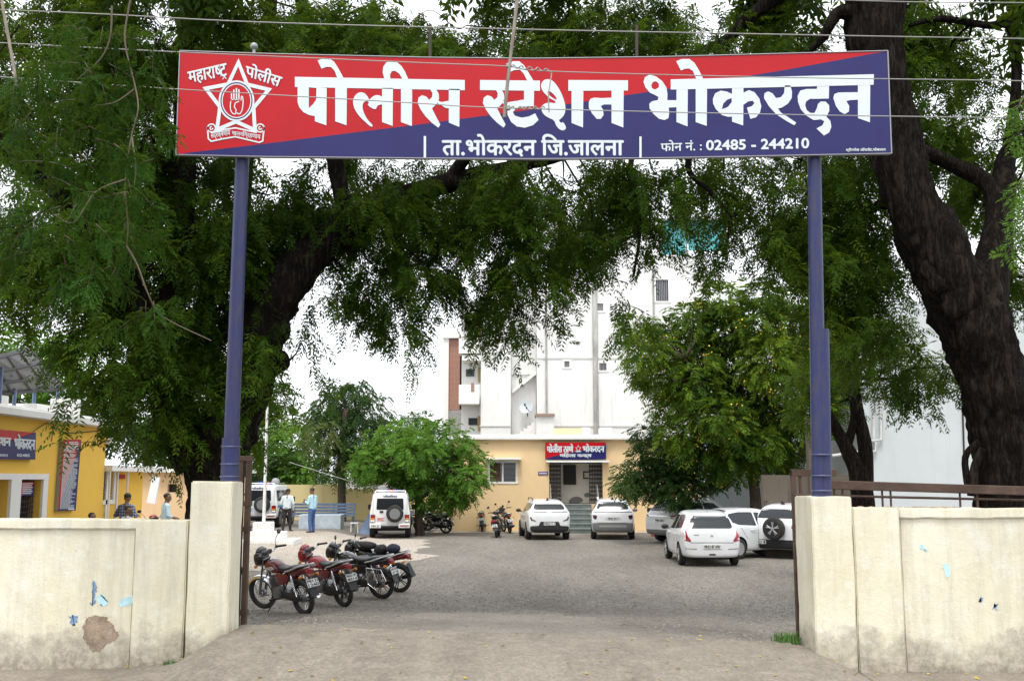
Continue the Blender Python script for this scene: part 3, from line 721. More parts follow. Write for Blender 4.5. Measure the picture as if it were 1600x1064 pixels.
# ================================================================ BUILDINGS
def plaster(name, col, stain=.3, scol=(.3, .28, .25), streak=.35, rough=.85):
    k = Nodes(name); p = k.pos()
    n1 = k.noise(p, .7, 6, .7); n2 = k.noise(k.map(p, (2.2, 2.2, .18)), 1.5, 6, .7); n3 = k.noise(p, 3, 6, .75)
    c = k.mix(k.ramp(n1, [(.35, 0), (.65, 1)]), tuple(q * .93 for q in col), col)
    c = k.mix(k.ramp(n2, [(.54, 0), (.74, streak)]), c, scol)
    c = k.mix(k.ramp(n3, [(.62, 0), (.76, stain)]), c, scol)
    k.l(c, k.b.inputs['Base Color']); k.b.inputs['Roughness'].default_value = rough; k.b.inputs['Specular IOR Level'].default_value = .3
    k.bump(k.noise(p, 25, 4), .15, .02); return k.m
M_peach = plaster('peach_plaster', (.82, .60, .34), .12, (.60, .42, .24), .15)
M_yellow = plaster('yellow_plaster', (.84, .52, .085), .12, (.66, .42, .12), .15)
M_apt = plaster('white_plaster', (.72, .72, .705), .4, (.42, .415, .40), .5)
M_greywhite = plaster('bluish_white_plaster', (.55, .58, .59), .2, (.40, .43, .44), .3)
M_cream2 = plaster('cream_plaster', (.72, .60, .30), .4, (.30, .25, .15), .5)
M_trim = plaster('white_trim', (.80, .79, .76), .2, (.45, .43, .40), .3)
M_dark = mat('dark_opening', (.018, .018, .02), .7); M_grille = mat('grille_iron', (.045, .04, .04), .6, .3)
M_glass = mat('window_glass', (.03, .035, .04), .08, 0, spec=.8)
M_room = plaster('room_wall', (.80, .76, .68), .1, (.45, .40, .33), .1)
M_stairs = mat('green_granite', (.15, .18, .17), .35, var=.35, vscale=6)
M_stedge = mat('granite_edge', (.26, .29, .28), .4)
M_bluegrey = mat('bluegrey_paint', (.13, .19, .30), .5, .2, var=.25, vscale=5)
M_wht = mat('white_paint', (.78, .78, .76), .6, var=.12, vscale=4)
def holed(mb, outline, holes, d0, d1, to3):
    """wall of an outline with openings; to3(a, b, depth)"""
    v, f = fill2d([outline] + holes); n = len(v)
    mb.add([to3(a, b, d0) for a, b in v], f)
    mb.add([to3(a, b, d1) for a, b in v], [tuple(reversed(q)) for q in f])
    for lp in [outline] + holes:
        m = len(lp)
        mb.add([to3(a, b, d0) for a, b in lp] + [to3(a, b, d1) for a, b in lp], [(i, (i + 1) % m, m + (i + 1) % m, m + i) for i in range(m)])
    return mb
# ---------------- central station building
YC = 48.6
cb = empty('station_building', (2.5, YC, 0), 0, 'single storey peach station building with dark granite steps behind the two parked SUVs', 'building')
def c2(px, py): q = P(px, py, YC); return (q.x, q.z)
def crect(a, b, c, d): q, r = c2(a, b), c2(c, d); return [(q[0], r[1]), (r[0], r[1]), (r[0], q[1]), (q[0], q[1])]
zt = c2(850, 687)[1]; xl = c2(706, 760)[0]; xr = 9.0
to_c = lambda a, b, d: (a, YC + d, b)
door = crect(858, 722, 942, 787); win = crect(764, 721, 807, 754)
mb = MB(); holed(mb, [(xl, -.1), (xr, -.1), (xr, zt), (xl, zt)], [door, win], 0, .25, to_c)
mb.b2((xl, YC + .25, -.1), (xl + .25, YC + 8, zt)); mb.b2((xr - .25, YC + .25, -.1), (xr, YC + 8, zt)); mb.b2((xl + .25, YC + 7.75, -.1), (xr - .25, YC + 8, zt))
W(mb.build('wall', M_peach, None), cb)
mb = MB(); mb.b2((xl - .3, YC - .28, zt - .0), (xr + .2, YC + 8.2, zt + .13)); mb.b2((xl - .22, YC - .2, zt + .13), (xr + .1, YC - .05, zt + .24))
W(mb.build('roof', M_trim, None, bevel=.02), cb)
zf = door[0][1]; dx0, dx1 = door[0][0], door[1][0]; dz1 = door[2][1]
mb = MB(); mb.b2((dx0 - .6, YC + .25, zf - .02), (dx1 + .6, YC + 1.3, zf)); mb.b2((dx0 - .7, YC + 1.2, zf), (dx1 + .7, YC + 1.3, dz1 + .3)); mb.b2((dx0 - .5, YC + .25, zf), (dx0 - .4, YC + 1.2, dz1 + .3)); mb.b2((dx1 + .4, YC + .25, zf), (dx1 + .5, YC + 1.2, dz1 + .3)); mb.b2((dx0 - .6, YC + .25, dz1 + .3), (dx1 + .6, YC + 1.3, dz1 + .38))
W(mb.build('porch_room', M_room, None), cb)
Yb = YC + 1.17
mb = MB()
for loop in ([(888, 784), (892, 778), (900, 775), (908, 777), (912, 782), (905, 786), (893, 787)], [(912, 772), (918, 769), (924, 771), (921, 776), (914, 777)]):
    mb.prism([(P(a, b, Yb).x, P(a, b, Yb).z) for a, b in chaikin(loop)], Yb - .004, Yb + .1, 'Y')
W(mb.build('peeled_plaster', mat('peeled', (.22, .21, .2), .9), None), cb)
mb = MB(); q0, q1 = P(880, 726, Yb), P(900, 757, Yb); mb.b2((q0.x, Yb - .04, q1.z), (q1.x, Yb, q0.z)); W(mb.build('blackboard', mat('blackboard', (.02, .022, .02), .6, var=.3, vscale=8), None), cb)
mb = MB()
for rr in (rect(911, 736, 925, 738), rect(911, 746, 920, 748), rect(911, 738, 913, 746)):
    a, b = P(*rr[0], Yb), P(*rr[2], Yb); mb.b2((a.x, Yb - .004, b.z), (b.x, Yb, a.z))
W(mb.build('wall_bracket', M_dark, None), cb)
mb = MB()                                   # folded collapsible gates on both sides of the door
for px0, px1 in ((858, 876), (921, 941)):
    a, b = P(px0, 722, YC).x, P(px1, 722, YC).x; n = 9
    for k in range(n):
        x = a + (b - a) * k / (n - 1); mb.b2((x - .018, YC + .08, zf + .02), (x + .018, YC + .13, dz1 - .03))
        if k < n - 1:
            for j in range(9):
                z = zf + .1 + j * (dz1 - zf - .2) / 9; xx = x + (b - a) / (n - 1)
                mb.tube([(x, YC + .075, z), (xx, YC + .075, z + .2)], .012, 4); mb.tube([(x, YC + .075, z + .2), (xx, YC + .075, z)], .012, 4)
mb.b2((dx0, YC + .06, dz1 - .05), (dx1, YC + .14, dz1 - .005)); mb.b2((dx0, YC + .06, zf), (dx1, YC + .14, zf + .03))
W(mb.build('folding_grille', M_grille, None), cb)
mb = MB()
for a, b, c, d in ((853, 719.5, 951, 722.5), (759, 715.5, 814, 718.5)):
    q, r = c2(a, b), c2(c, d); mb.b2((q[0], YC - .45, r[1]), (r[0], YC - .002, q[1]))
W(mb.build('ledge', M_trim, None, bevel=.01), cb)
wf = MB(); q, r = win[0], win[2]
for x in (q[0], (q[0] + r[0]) / 2, r[0]): wf.b2((x - .04, YC - .03, q[1] - .04), (x + .04, YC + .06, r[1] + .04))
for z in (q[1], r[1]): wf.b2((q[0] - .08, YC - .032, z - .05), (r[0] + .08, YC + .058, z + .05))
wf = W(wf.build('window', M_trim, None), cb)
g = MB(); mid = (q[0] + r[0]) / 2; g.b2((q[0] + .04, YC + .1, q[1] + .05), (r[0] - .04, YC + .12, r[1] - .05)); g = W(g.build('pane', M_glass, None), wf)
g.parent = wf; g.matrix_parent_inverse = Matrix.Identity(4)
g = MB()
for k in range(17):
    x = q[0] + .06 + k * (r[0] - q[0] - .12) / 16; g.tube([(x, YC - .01, q[1]), (x, YC - .01, r[1])], .008, 4)
for k in range(4):
    z = q[1] + (k + .5) * (r[1] - q[1]) / 4; g.tube([(q[0], YC - .012, z), (r[0], YC - .012, z)], .008, 4)
g = W(g.build('grille', M_grille, None), wf); g.matrix_parent_inverse = Matrix.Identity(4)
g = MB(); g.b2((q[0] + .05, YC + .07, q[1] + .06), (mid - .12, YC + .09, r[1] - .08)); g = W(g.build('curtain', mat('curtain', (.20, .12, .07), .9, var=.4, vscale=12, stretch=(6, 6, .4)), None), wf); g.matrix_parent_inverse = Matrix.Identity(4)
# granite steps
sx0, sx1 = P(873, 800, YC - 1).x, P(926, 800, YC - 1).x; ns = 6
mb = MB(); me2 = MB()
for k in range(ns):
    z1 = zf * (ns - k) / ns; y0 = YC - .3 * (k + 1) + (-.0)
    mb.b2((sx0, y0, -.05), (sx1, YC - .3 * k - .002, z1 - .035)); me2.b2((sx0 - .01, y0 - .025, z1 - .033), (sx1 + .01, YC - .3 * k - .003, z1))
stp = W(mb.build('steps', M_stairs, None), cb); tr = W(me2.build('tread', M_stedge, None), stp); tr.matrix_parent_inverse = Matrix.Identity(4)
mb = MB()
for x in (sx0 - .35, sx1 + .28):
    for k in range(3): mb.tube([(x, YC - .15 - .7 * k, 0), (x, YC - .15 - .7 * k, zf + .85 - .5 * k)], .02, 6)
    mb.tube([(x, YC - .1, zf + .9), (x, YC - 1.6, zf - .1)], .022, 6); mb.tube([(x, YC - .1, zf + .5), (x, YC - 1.6, zf - .5)], .015, 6)
W(mb.build('handrail', mat('steel_rail', (.42, .38, .34), .4, .6), None), cb)
# name board above the door
def police_board(name, par, TL, TR, BR, BL, to3, lab, cat, rows, emblem=None, diag=(.92, .3), th=.04):
    """red and navy board; to3(u, v, k): u right, v down in 0..1"""
    o = empty(name, to3(.5, 1, 0), 0, lab, cat)
    mb = MB()
    def pt(u, v, k=0): return to3(u, v, k)
    mb.m(0).poly([pt(0, 0), pt(1, 0), pt(1, diag[1]), pt(0, diag[0])]); mb.m(1).poly([pt(0, diag[0]), pt(1, diag[1]), pt(1, 1), pt(0, 1)])
    c = [pt(0, 0), pt(1, 0), pt(1, 1), pt(0, 1)]; d = [to3(u, v, -80) for u, v in ((0, 0), (1, 0), (1, 1), (0, 1))]
    mb.m(2)
    for i in range(4): mb.poly([c[i], c[(i + 1) % 4], d[(i + 1) % 4], d[i]])
    mb.poly(d[::-1])
    W(mb.build('panel', [M_red, M_navy, M_tin], None), o)
    mb = MB()
    for s, u0, v0, u1, v1, bold in rows: put_text(mb, s, rect(u0, v0, u1, v1), lambda x, y, k: to3(x, y, 4 + k), bold)
    if emblem:
        cx, cy, rx, ry = emblem
        pts = []
        for k in range(10):
            a = math.pi / 5 * k - math.pi / 2; q = 1 if k % 2 == 0 else .5; pts.append((cx + rx * q * math.cos(a), cy + ry * q * math.sin(a)))
        mb.ribbon(pts, rx * .22, lambda x, y: to3(x, y, 5), True)
        mb.ribbon([(cx - rx * .9, cy + ry * .95), (cx, cy + ry * .8), (cx + rx * .9, cy + ry * .95)], ry * .3, lambda x, y: to3(x, y, 5))
    W(mb.build('lettering', M_white, None), o); return o
a, b = c2(851.5, 691.5), c2(946, 717.5)
police_board('name_board', None, 0, 0, 0, 0, lambda u, v, k: (a[0] + (b[0] - a[0]) * u, YC - .30 - .002 * (k + 20), a[1] + (b[1] - a[1]) * v), 'red and navy name board with two lines of lettering over the peach building doorway', 'name board',
             [('पोलीस ठाणे', .03, .08, .46, .6, .006), ('भोकरदन', .62, .08, .97, .6, .006), ('मिहला कक्ष', .24, .63, .76, .93, .006)], (.545, .36, .045, .2), (.95, .12))
mb = MB(); q, r = c2(841, 736.5), c2(856, 742); mb.m(0).b2((q[0], YC - .03, r[1]), (r[0], YC - .002, q[1])); mb.m(1)
for k in range(5): x = q[0] + .05 + k * .075; mb.b2((x, YC - .036, (q[1] + r[1]) / 2 - .03), (x + .055, YC - .03, (q[1] + r[1]) / 2 + .035))
tag(mb.build('wall_plate', [mat('violet_plate', (.10, .035, .22), .5), M_white], None), 'small violet plate on the peach wall beside the folding grille', 'plate')
# water tank box, parapet blocks on the roof
rb = empty('roof_cabin', (P(1000, 680, YC + 3).x, YC + 3, zt + .13), 0, 'low peach and white roof cabin behind the parapet of the station building', 'cabin')
mb = MB(); Yr = YC + 4
for p0, p1, m in (((866, 669), (910, 690), 0), ((910, 668), (922, 690), 1), ((938, 668), (956, 690), 1)):
    q, r = P(*p0, Yr), P(*p1, Yr); mb.m(m).b2((q.x, Yr, zt + .13), (r.x - .01, Yr + 1.2, q.z))
W(mb.build('cabin_wall', [M_peach, M_trim], None), rb)
# red post with a black box by the wall
c = P(1019, 806, 44.2); bp_ = empty('box_on_post', (c.x, 44.2, 0), 0, 'small black box on a short red post beside the peach wall', 'box on post')
mb = MB(); mb.b2((c.x - .05, 44.15, -.02), (c.x + .05, 44.25, 1.02)); W(mb.build('post', mat('red_post', (.45, .06, .03), .6), None), bp_)
mb = MB(); mb.b2((c.x - .2, 44.05, 1.02), (c.x + .2, 44.35, 1.2)); W(mb.build('box', M_dark, None, bevel=.01), bp_)

# ---------------- apartment block behind
YA = 62.0
ab = empty('apartment_block', (P(900, 700, YA).x, YA, 0), 0, 'tall stained white apartment block rising behind the peach station building', 'building')
def apx(px, py, Y=YA): q = P(px, py, Y); return q.x, q.z
def abox(mb, a, b, c, d, y0, y1):
    q, r = apx(a, b, y0), apx(c, d, y0); mb.b2((q[0], y0, r[1]), (r[0], y1, q[1])); return mb
def arect(a, b, c, d): q, r = apx(a, b), apx(c, d); return [(q[0], r[1]), (r[0], r[1]), (r[0], q[1]), (q[0], q[1])]
to_a = lambda a, b, d: (a, YA + d, b)
W1 = [(881, 470, 893, 484), (932, 473, 944, 487), (880.5, 563, 891, 575), (935, 566, 949, 580), (1023, 436, 1046, 472), (882, 395, 894, 410), (936, 395, 948, 410), (990, 300, 1010, 320), (882, 318, 894, 332)]
o0, o1 = apx(838, 352), apx(1118, 900)
mb = MB(); holed(mb, [(o0[0], -.2), (o1[0], -.2), (o1[0], apx(0, 400)[1]), (apx(1030, 0)[0], apx(0, 400)[1]), (apx(1030, 0)[0], o0[1]), (o0[0], o0[1])], [arect(*q) for q in W1 if q[3] < 600 and q[1] > 360 and not (q[0] > 1000 and q[1] < 430)], 0, .3, to_a)
abox(mb, 1100, 405, 1117, 900, YA + .31, YA + 14)
abox(mb, 752, 420, 798, 900, YA - .35, YA + 10)                 # projecting plain wall
abox(mb, 798, 420, 838, 585, YA + .6, YA + .9); abox(mb, 798, 585, 838, 900, YA + .75, YA + .9)
abox(mb, 722, 470, 751.5, 900, YA + .8, YA + 9)                 # balcony stack
q = apx(838, 352); mb.b2((apx(752, 400)[0], YA + 9.6, 0), (o1[0] - .3, YA + 9.9, q[1] - 1.2))
W(mb.build('wall', M_apt, None), ab)
mb = MB(); z = apx(0, 352)[1]; mb.b2((apx(836, 0)[0], YA - .12, z), (apx(1032, 0)[0], YA + 10, z + .3)); W(mb.build('roof', M_trim, None), ab)
for q in W1[:5]:
    r = arect(*q); mb = MB(); x0, z0 = r[0]; x1, z1 = r[2]
    for x in (x0, x1): mb.b2((x - .05, YA - .04, z0 - .05), (x + .05, YA + .08, z1 + .05))
    for z in (z0, z1): mb.b2((x0 - .09, YA - .045, z - .05), (x1 + .09, YA + .075, z + .05))
    wd = W(mb.build('window', M_trim, None), ab)
    mb = MB(); mb.b2((x0, YA + .12, z0), (x1, YA + .14, z1)); pn = W(mb.build('pane', M_glass, None), wd); pn.matrix_parent_inverse = Matrix.Identity(4)
    mb = MB(); n = 4 if q[0] in (932, 1023) else 3
    for k in range(n * 2):
        if q[0] in (932,): z = z0 + (k + .5) * (z1 - z0) / (n * 2); mb.b2((x0, YA + .05, z - .02), (x1, YA + .07, z + .03))
        else: x = x0 + (k + .5) * (x1 - x0) / (n * 2); mb.b2((x - .015, YA + .05, z0), (x + .015, YA + .07, z1))
    gr = W(mb.build('grille', M_tin, None), wd); gr.matrix_parent_inverse = Matrix.Identity(4)
for i, (f0, led, b0, b1, w0) in enumerate(((590, 555, 601, 631, (728, 577, 741, 588)), (664, 0, 0, 0, (732, 653, 746, 664)), (0, 486, 528, 552, (727, 505, 740, 517)))):
    mb = MB()
    if led: abox(mb, 722, led, 751, led + 8, YA - .6, YA + .78)
    if b1: abox(mb, 717, b0, 749, b1, YA - .7, YA - .58); abox(mb, 717, b0 + 18, 748, b1, YA - .575, YA + .78)
    if mb.v: W(mb.build('balcony', M_trim, None), ab)
    mb = MB(); abox(mb, *w0, YA + .74, YA + .83); wd = W(mb.build('window', M_glass, None), ab)
    mb = MB(); abox(mb, 747, w0[1] - 3, 751, w0[3] + 9, YA + .7, YA + .84); dd = W(mb.build('door', mat('ochre_door', (.35, .24, .08), .6), None), ab)
mb = MB(); abox(mb, 736, 598, 741, 611, YA - .76, YA - .71); tag(mb.build('hung_cloth', mat('brown_cloth', (.30, .20, .17), .9, var=.3), None), 'brown cloth hung over the balcony rail of the white block', 'cloth')
mb = MB()
for py in (561, 667): z = apx(0, py)[1]; mb.b2((o0[0] + .02, YA - .05, z), (o1[0] - .02, YA - .002, z + .10)); mb.b2((apx(752, 0)[0] + .02, YA - .40, z), (apx(798, 0)[0] - .02, YA - .352, z + .08))
W(mb.build('floor_band', plaster('band_plaster', (.58, .58, .565), .5, (.35, .34, .32), .6), None), ab)
mb = MB()
for px, r in ((924, .16), (797.5, .07), (851, .06), (1012, .05)): q = apx(px, 0); mb.tube([(q[0], YA - .12, 1), (q[0], YA - .12, apx(px, 420)[1])], r, 8)
W(mb.build('drain_pipe', mat('stained_pipe', (.40, .40, .38), .8, var=.6, vscale=1.2, stretch=(1, 1, .3)), None, True), ab)
# stair flight with a sloping soffit in the recess
mb = MB(); q = [apx(800, 608), apx(838, 578), apx(838, 584), apx(800, 614)]; mb.prism(q, YA + .3, YA + .74, 'Y')
for k in range(5): abox(mb, 806 + k * 6, 678 - k * 4.5, 838, 690, YA - .3 + k * .001, YA + .74)
W(mb.build('staircase', M_trim, None), ab)
mb = MB(); abox(mb, 838, 650, 866, 690, YA - 2.2, YA - .4); W(mb.build('lean_to', M_apt, None), ab)
mb = MB(); abox(mb, 837, 646, 867, 650, YA - 2.4, YA - .3); W(mb.build('awning', mat('brown_sheet', (.25, .18, .14), .8), None), ab)
# teal sheeting shade on the roof
ts = empty('sheet_shed', (P(1070, 398, YA + .5).x, YA + .5, P(1070, 398, YA + .5).z), 0, 'teal corrugated sheet shed on top of the white apartment block', 'shed')
mb = MB()
for (a, b) in ((1026, 1062), (1066, 1120)):
    n = 16; x0, x1 = apx(a, 0)[0], apx(b, 0)[0]; z0, z1 = apx(0, 399 if a < 1060 else 392)[1], apx(0, 347)[1]
    for k in range(n): xx = x0 + (x1 - x0) * k / n; xn = x0 + (x1 - x0) * (k + 1) / n; mb.add([(xx, YA - .1 + .06 * (k % 2), z0), (xn, YA - .1 + .06 * ((k + 1) % 2), z0), (xn, YA - .1 + .06 * ((k + 1) % 2), z1), (xx, YA - .1 + .06 * (k % 2), z1)], [(0, 1, 2, 3)])
W(mb.build('sheet_wall', mat('teal_sheet', (.10, .42, .44), .5, var=.2, vscale=2), None), ts)
mb = MB(); mb.b2((apx(1022, 0)[0], YA - .5, apx(0, 347)[1]), (apx(1124, 0)[0], YA + 6, apx(0, 347)[1] + .12)); W(mb.build('roof_sheet', M_tin, None), ts)
mb = MB()
for px in (1024, 1064, 1120): mb.tube([(apx(px, 0)[0], YA, apx(0, 402)[1]), (apx(px, 0)[0], YA, apx(0, 345)[1])], .05, 6)
W(mb.build('post', M_tin, None), ts)
# dish antenna
c = P(822, 636, YA + .1); dsh = empty('dish_antenna', c, 0, 'grey dish antenna mounted in the stair recess of the white block', 'dish antenna')
rot = Matrix.Rotation(R(-35), 3, 'Y') @ Matrix.Rotation(R(60), 3, 'X')
mb = MB(); rings = []
prof = [(0.02, .13), (.15, .11), (.3, .06), (.42, 0), (.43, .01), (.3, .08), (.15, .13), (.02, .15)]
for r_, h_ in prof: rings.append([c + rot @ Vector((r_ * math.cos(t), r_ * math.sin(t), -h_)) for t in np.linspace(0, 2 * math.pi, 20, endpoint=False)])
mb.loft(rings); W(mb.build('reflector', mat('dish_grey', (.48, .52, .55), .5), None, True), dsh)
mb = MB(); mb.tube([c + rot @ Vector((0, -.42, 0)), c + rot @ Vector((0, -.1, .45))], .02, 6); mb.tube([c, c + Vector((.1, .45, -.3)), c + Vector((.1, .66, -.5))], .03, 6); mb.ell(c + rot @ Vector((0, -.1, .45)), (.06, .06, .09), 8, 6); W(mb.build('feed_arm', M_dark, None), dsh)
# brick sided tower left of the block
bt = empty('brick_tower', (P(705, 700, YA + 3).x, YA + 3, 0), 0, 'narrow raw brick and concrete tower beside the white balcony stack', 'building')
def brick_mat():
    k = Nodes('raw_brick'); tc = k.n('TexCoord'); mp = k.n('Mapping'); mp.inputs['Rotation'].default_value = (math.pi / 2, 0, 0); k.l(tc.outputs['Object'], mp.inputs[0])
    br = k.n('TexBrick', Scale=3.2); br.inputs['Color1'].default_value = (.36, .13, .075, 1); br.inputs['Color2'].default_value = (.28, .11, .07, 1); br.inputs['Mortar'].default_value = (.38, .34, .30, 1); br.inputs['Mortar Size'].default_value = .025
    k.l(mp.outputs[0], br.inputs[0]); k.l(br.outputs[0], k.b.inputs['Base Color']); k.b.inputs['Roughness'].default_value = .9; return k.m
Yt = YA + 3
mb = MB(); q, r = P(700, 530, Yt), P(718, 640, Yt); mb.b2((q.x, Yt, r.z), (r.x, Yt + 5, q.z)); W(mb.build('brick_panel', brick_mat(), None), bt)
mb = MB(); r0, r1 = P(700, 640, Yt), P(720, 800, Yt); mb.b2((r0.x, Yt + .02, 0), (r1.x, Yt + 5, r0.z - .001)); W(mb.build('block_panel', mat('grey_block', (.34, .33, .32), .9, var=.3, vscale=3), None), bt)
mb = MB(); q, r = P(693, 522, Yt - .1), P(700, 700, Yt - .1); mb.b2((q.x, Yt - .15, 0), (r.x, Yt + 5.1, q.z)); q, r = P(692, 519, Yt), P(718, 529, Yt); mb.b2((q.x, Yt - .3, r.z), (r.x, Yt + 5.2, q.z)); W(mb.build('column', M_trim, None), bt)

# ---------------- white wall house on the right
YR = 36.0
rh = empty('side_house', (P(1430, 780, YR).x, YR, 0), 0, 'windowless pale bluish house wall with drain pipes behind the right trees', 'building')
mb = MB(); q0, q1 = P(1338, 470, YR), P(1900, 470, YR); mb.b2((q0.x, YR, -.1), (P(1502, 0, YR).x, YR + 9, q0.z)); mb.b2((P(1504, 0, YR).x, YR + .05, -.1), (q1.x, YR + 9, q0.z + .3))
W(mb.build('wall', M_greywhite, None), rh)
mb = MB(); q2 = P(1105, 700, YR + 6); mb.b2((q2.x, YR + 6, -.1), (q0.x - .01, YR + 8, P(0, 690, YR + 6).z)); W(mb.build('yard_wall', M_greywhite, None), rh)
mb = MB()
for pts in ([(1365, 600), (1365, 690)], [(1377, 600), (1377, 687), (1348, 690)], [(1368, 690), (1368, 705), (1350, 707)], [(1348, 705), (1300, 712)]): mb.tube([P(a, b, YR - .12) for a, b in pts], .055, 8)
W(mb.build('drain_pipe', mat('pvc_pipe', (.56, .57, .56), .5, var=.3, vscale=3), None, True), rh)
mb = MB(); mb.tube([P(1503, 600, YR - .03), P(1507, 730, YR - .03)], .03, 6); W(mb.build('cable', M_dark, None), rh)
ow = empty('old_wall', (P(1240, 790, 33).x, 33, 0), 0, 'old brown stained wall between the dark tree trunks near the right gate pillar', 'wall')
mb = MB(); q = P(1192, 742, 33); r = P(1330, 720, 33); mb.b2((q.x, 33, -.1), (r.x, 33.3, q.z)); mb.b2((P(1235, 0, 33).x, 32.9, -.1), (P(1262, 0, 33).x, 33.2, P(1250, 655, 33).z)); W(mb.build('panel', plaster('old_brown_plaster', (.115, .095, .074), .8, (.045, .037, .028), .9), None), ow)

# ---------------- yellow building on the left (its front looks to the right)
XF = -10.9
def QY(px, py, xf=XF):
    cx = (px - 800) / 1600; cy = (532 - py) / 1600; dy = math.cos(TH) - cy * math.sin(TH); dz = math.sin(TH) + cy * math.cos(TH)
    Y = xf * dy / cx; return Y, CAM_Z + dz / dy * Y
def to_y(a, b, d): return (XF - d, a, b)
def yrect(a, b, c, d): q, r = QY(a, b), QY(c, d); return [(q[0], r[1]), (r[0], r[1]), (r[0], q[1]), (q[0], q[1])]
yb = empty('yellow_building', (XF - 3, 24, .1), 0, 'bright yellow flat roofed building with white door surrounds behind the left wall', 'building')
Y1 = QY(163, 740)[0]; ze = (QY(20, 652)[1] + QY(150, 667)[1]) / 2
zd = QY(48, 749)[1]
d1 = [(QY(-28, 760)[0], .05), (QY(13, 760)[0], .05), (QY(13, 760)[0], zd), (QY(-28, 760)[0], zd)]
d2 = [(QY(30, 760)[0], .05), (QY(64, 760)[0], .05), (QY(64, 760)[0], zd), (QY(30, 760)[0], zd)]
mb = MB(); holed(mb, [(14, -.1), (Y1, -.1), (Y1, ze), (14, ze)], [d1, d2], 0, .25, to_y); mb.b2((XF - 7, Y1 - .25, -.1), (XF - .251, Y1, ze))
W(mb.build('wall', M_yellow, None), yb)
mb = MB(); mb.b2((XF - 7.2, 13.8, ze), (XF + .35, Y1 + .2, ze + .16)); mb.b2((XF + .1, 13.8, ze + .16), (XF + .25, Y1 + .1, ze + .22))
W(mb.build('roof', M_trim, None, bevel=.015), yb)
mb = MB()
mb.b2((XF, QY(13.5, 760)[0], .05), (XF + .06, QY(29.5, 760)[0], zd)); mb.b2((XF, 14.2, zd + .002), (XF + .055, QY(72, 760)[0], zd + .13)); mb.b2((XF, QY(64.5, 760)[0], .05), (XF + .05, QY(72, 760)[0], zd))
W(mb.build('door_surround', M_trim, None), yb)
mb = MB(); mb.b2((XF - 2.6, 14.5, .02), (XF - 2.4, Y1 - .3, ze)); mb.b2((XF - 2.4, QY(20, 760)[0] - .1, .02), (XF - .26, QY(20, 760)[0] + .1, ze)); W(mb.build('room_wall', M_room, None), yb)
mb = MB(); y0, y1 = d2[0][0], d2[1][0]
for k in range(10): y = y0 + (k + .5) * (y1 - y0) / 10; mb.tube([(XF - .15, y, .05), (XF - .15, y, zd)], .012, 4)
for k in range(18): z = .2 + k * (zd - .2) / 18; mb.tube([(XF - .15, y0, z), (XF - .15, y1, z)], .010, 4)
mb.b2((XF - .2, y0 + .55, .05), (XF - .22, y0 + .57, zd))
W(mb.build('grille_door', M_grille, None), yb)
mb = MB(); mb.b2((XF - .9, y0 + .02, .05), (XF - .8, y0 + (y1 - y0) * .45, zd)); W(mb.build('dark_panel', M_dark, None), yb)  # thin flat dark panel behind part of the grille
def yplane(TL, TR, BR, BL, off=.03):
    q = [QY(*p) for p in (TL, TR, BR, BL)]
    def f(u, v, k):
        a = [(1 - u) * (1 - v), u * (1 - v), u * v, (1 - u) * v]
        return (XF + off + .0012 * k, sum(a[i] * q[i][0] for i in range(4)), sum(a[i] * q[i][1] for i in range(4)))
    return f
police_board('name_board', None, 0, 0, 0, 0, yplane((-62, 666), (48, 676), (47, 718), (-62, 716), .12), 'red and navy station name board on the yellow wall above the doorway', 'name board',
             [('स्टेशन', .3, .15, .6, .66, .008), ('भोकरदन', .66, .12, .98, .66, .008), ('ता.भोकरदन', .3, .8, .56, .92, .003), ('02485', .7, .8, .9, .9, .003)], None, (.9, -.02), .05)
bn = yplane((92, 687), (121, 686), (112, 797), (84, 798), .10)
o = police_board('notice_banner', None, 0, 0, 0, 0, bn, 'tall leaning red and navy notice banner packed with white lines on the yellow wall', 'banner', [], (.16, .06, .07, .02), (1.0, .0))
mb = MB(); random.seed(5)
for k in range(62):
    v = .135 + k * .0136; u = .08; 
    if k in (4, 9): continue
    while u < .86:
        wl = random.uniform(.05, .16); u2 = min(.9, u + wl); mb.poly([bn(u, v, 4), bn(u2, v, 4), bn(u2, v + .0075, 4), bn(u, v + .0075, 4)]); u = u2 + .018
        if u > .6 and random.random() < .3: break
for u0, u1, v in ((.32, .8, .035), (.3, .86, .06), (.2, .9, .09), (.12, .86, .11), (.55, .9, .975)): mb.poly([bn(u0, v, 4), bn(u1, v, 4), bn(u1, v + .014, 4), bn(u0, v + .014, 4)])
W(mb.build('text_lines', M_white, None), o)
gd = yplane((40, 753), (60, 752), (59, 774), (40, 774), -.10)
o = police_board('small_notice', None, 0, 0, 0, 0, gd, 'small red and navy notice hung on the dark grille door', 'notice', [], None, (1.0, .2))
mb = MB()
for k in range(6):
    v = .1 + k * .14
    mb.poly([gd(.08, v, 4), gd(.9 - .1 * (k % 2), v, 4), gd(.9 - .1 * (k % 2), v + .07, 4), gd(.08, v + .07, 4)])
W(mb.build('text_lines', M_white, None), o)
# wires hanging under the eave
mb = MB()
mb.tube(crom([(XF + .05, *QY(30, 690)), (XF + .08, *QY(60, 665)), (XF + .06, *QY(78, 662)), (XF + .06, *QY(100, 676)), (XF + .06, *QY(160, 672))], 6), .012, 4); mb.tube([(XF + .05, *QY(80, 664)), (XF + .05, *QY(77, 690))], .012, 4)
tag(mb.build('eave_cable', M_dark, None), 'loose dark cable sagging below the eave of the yellow building', 'cable')
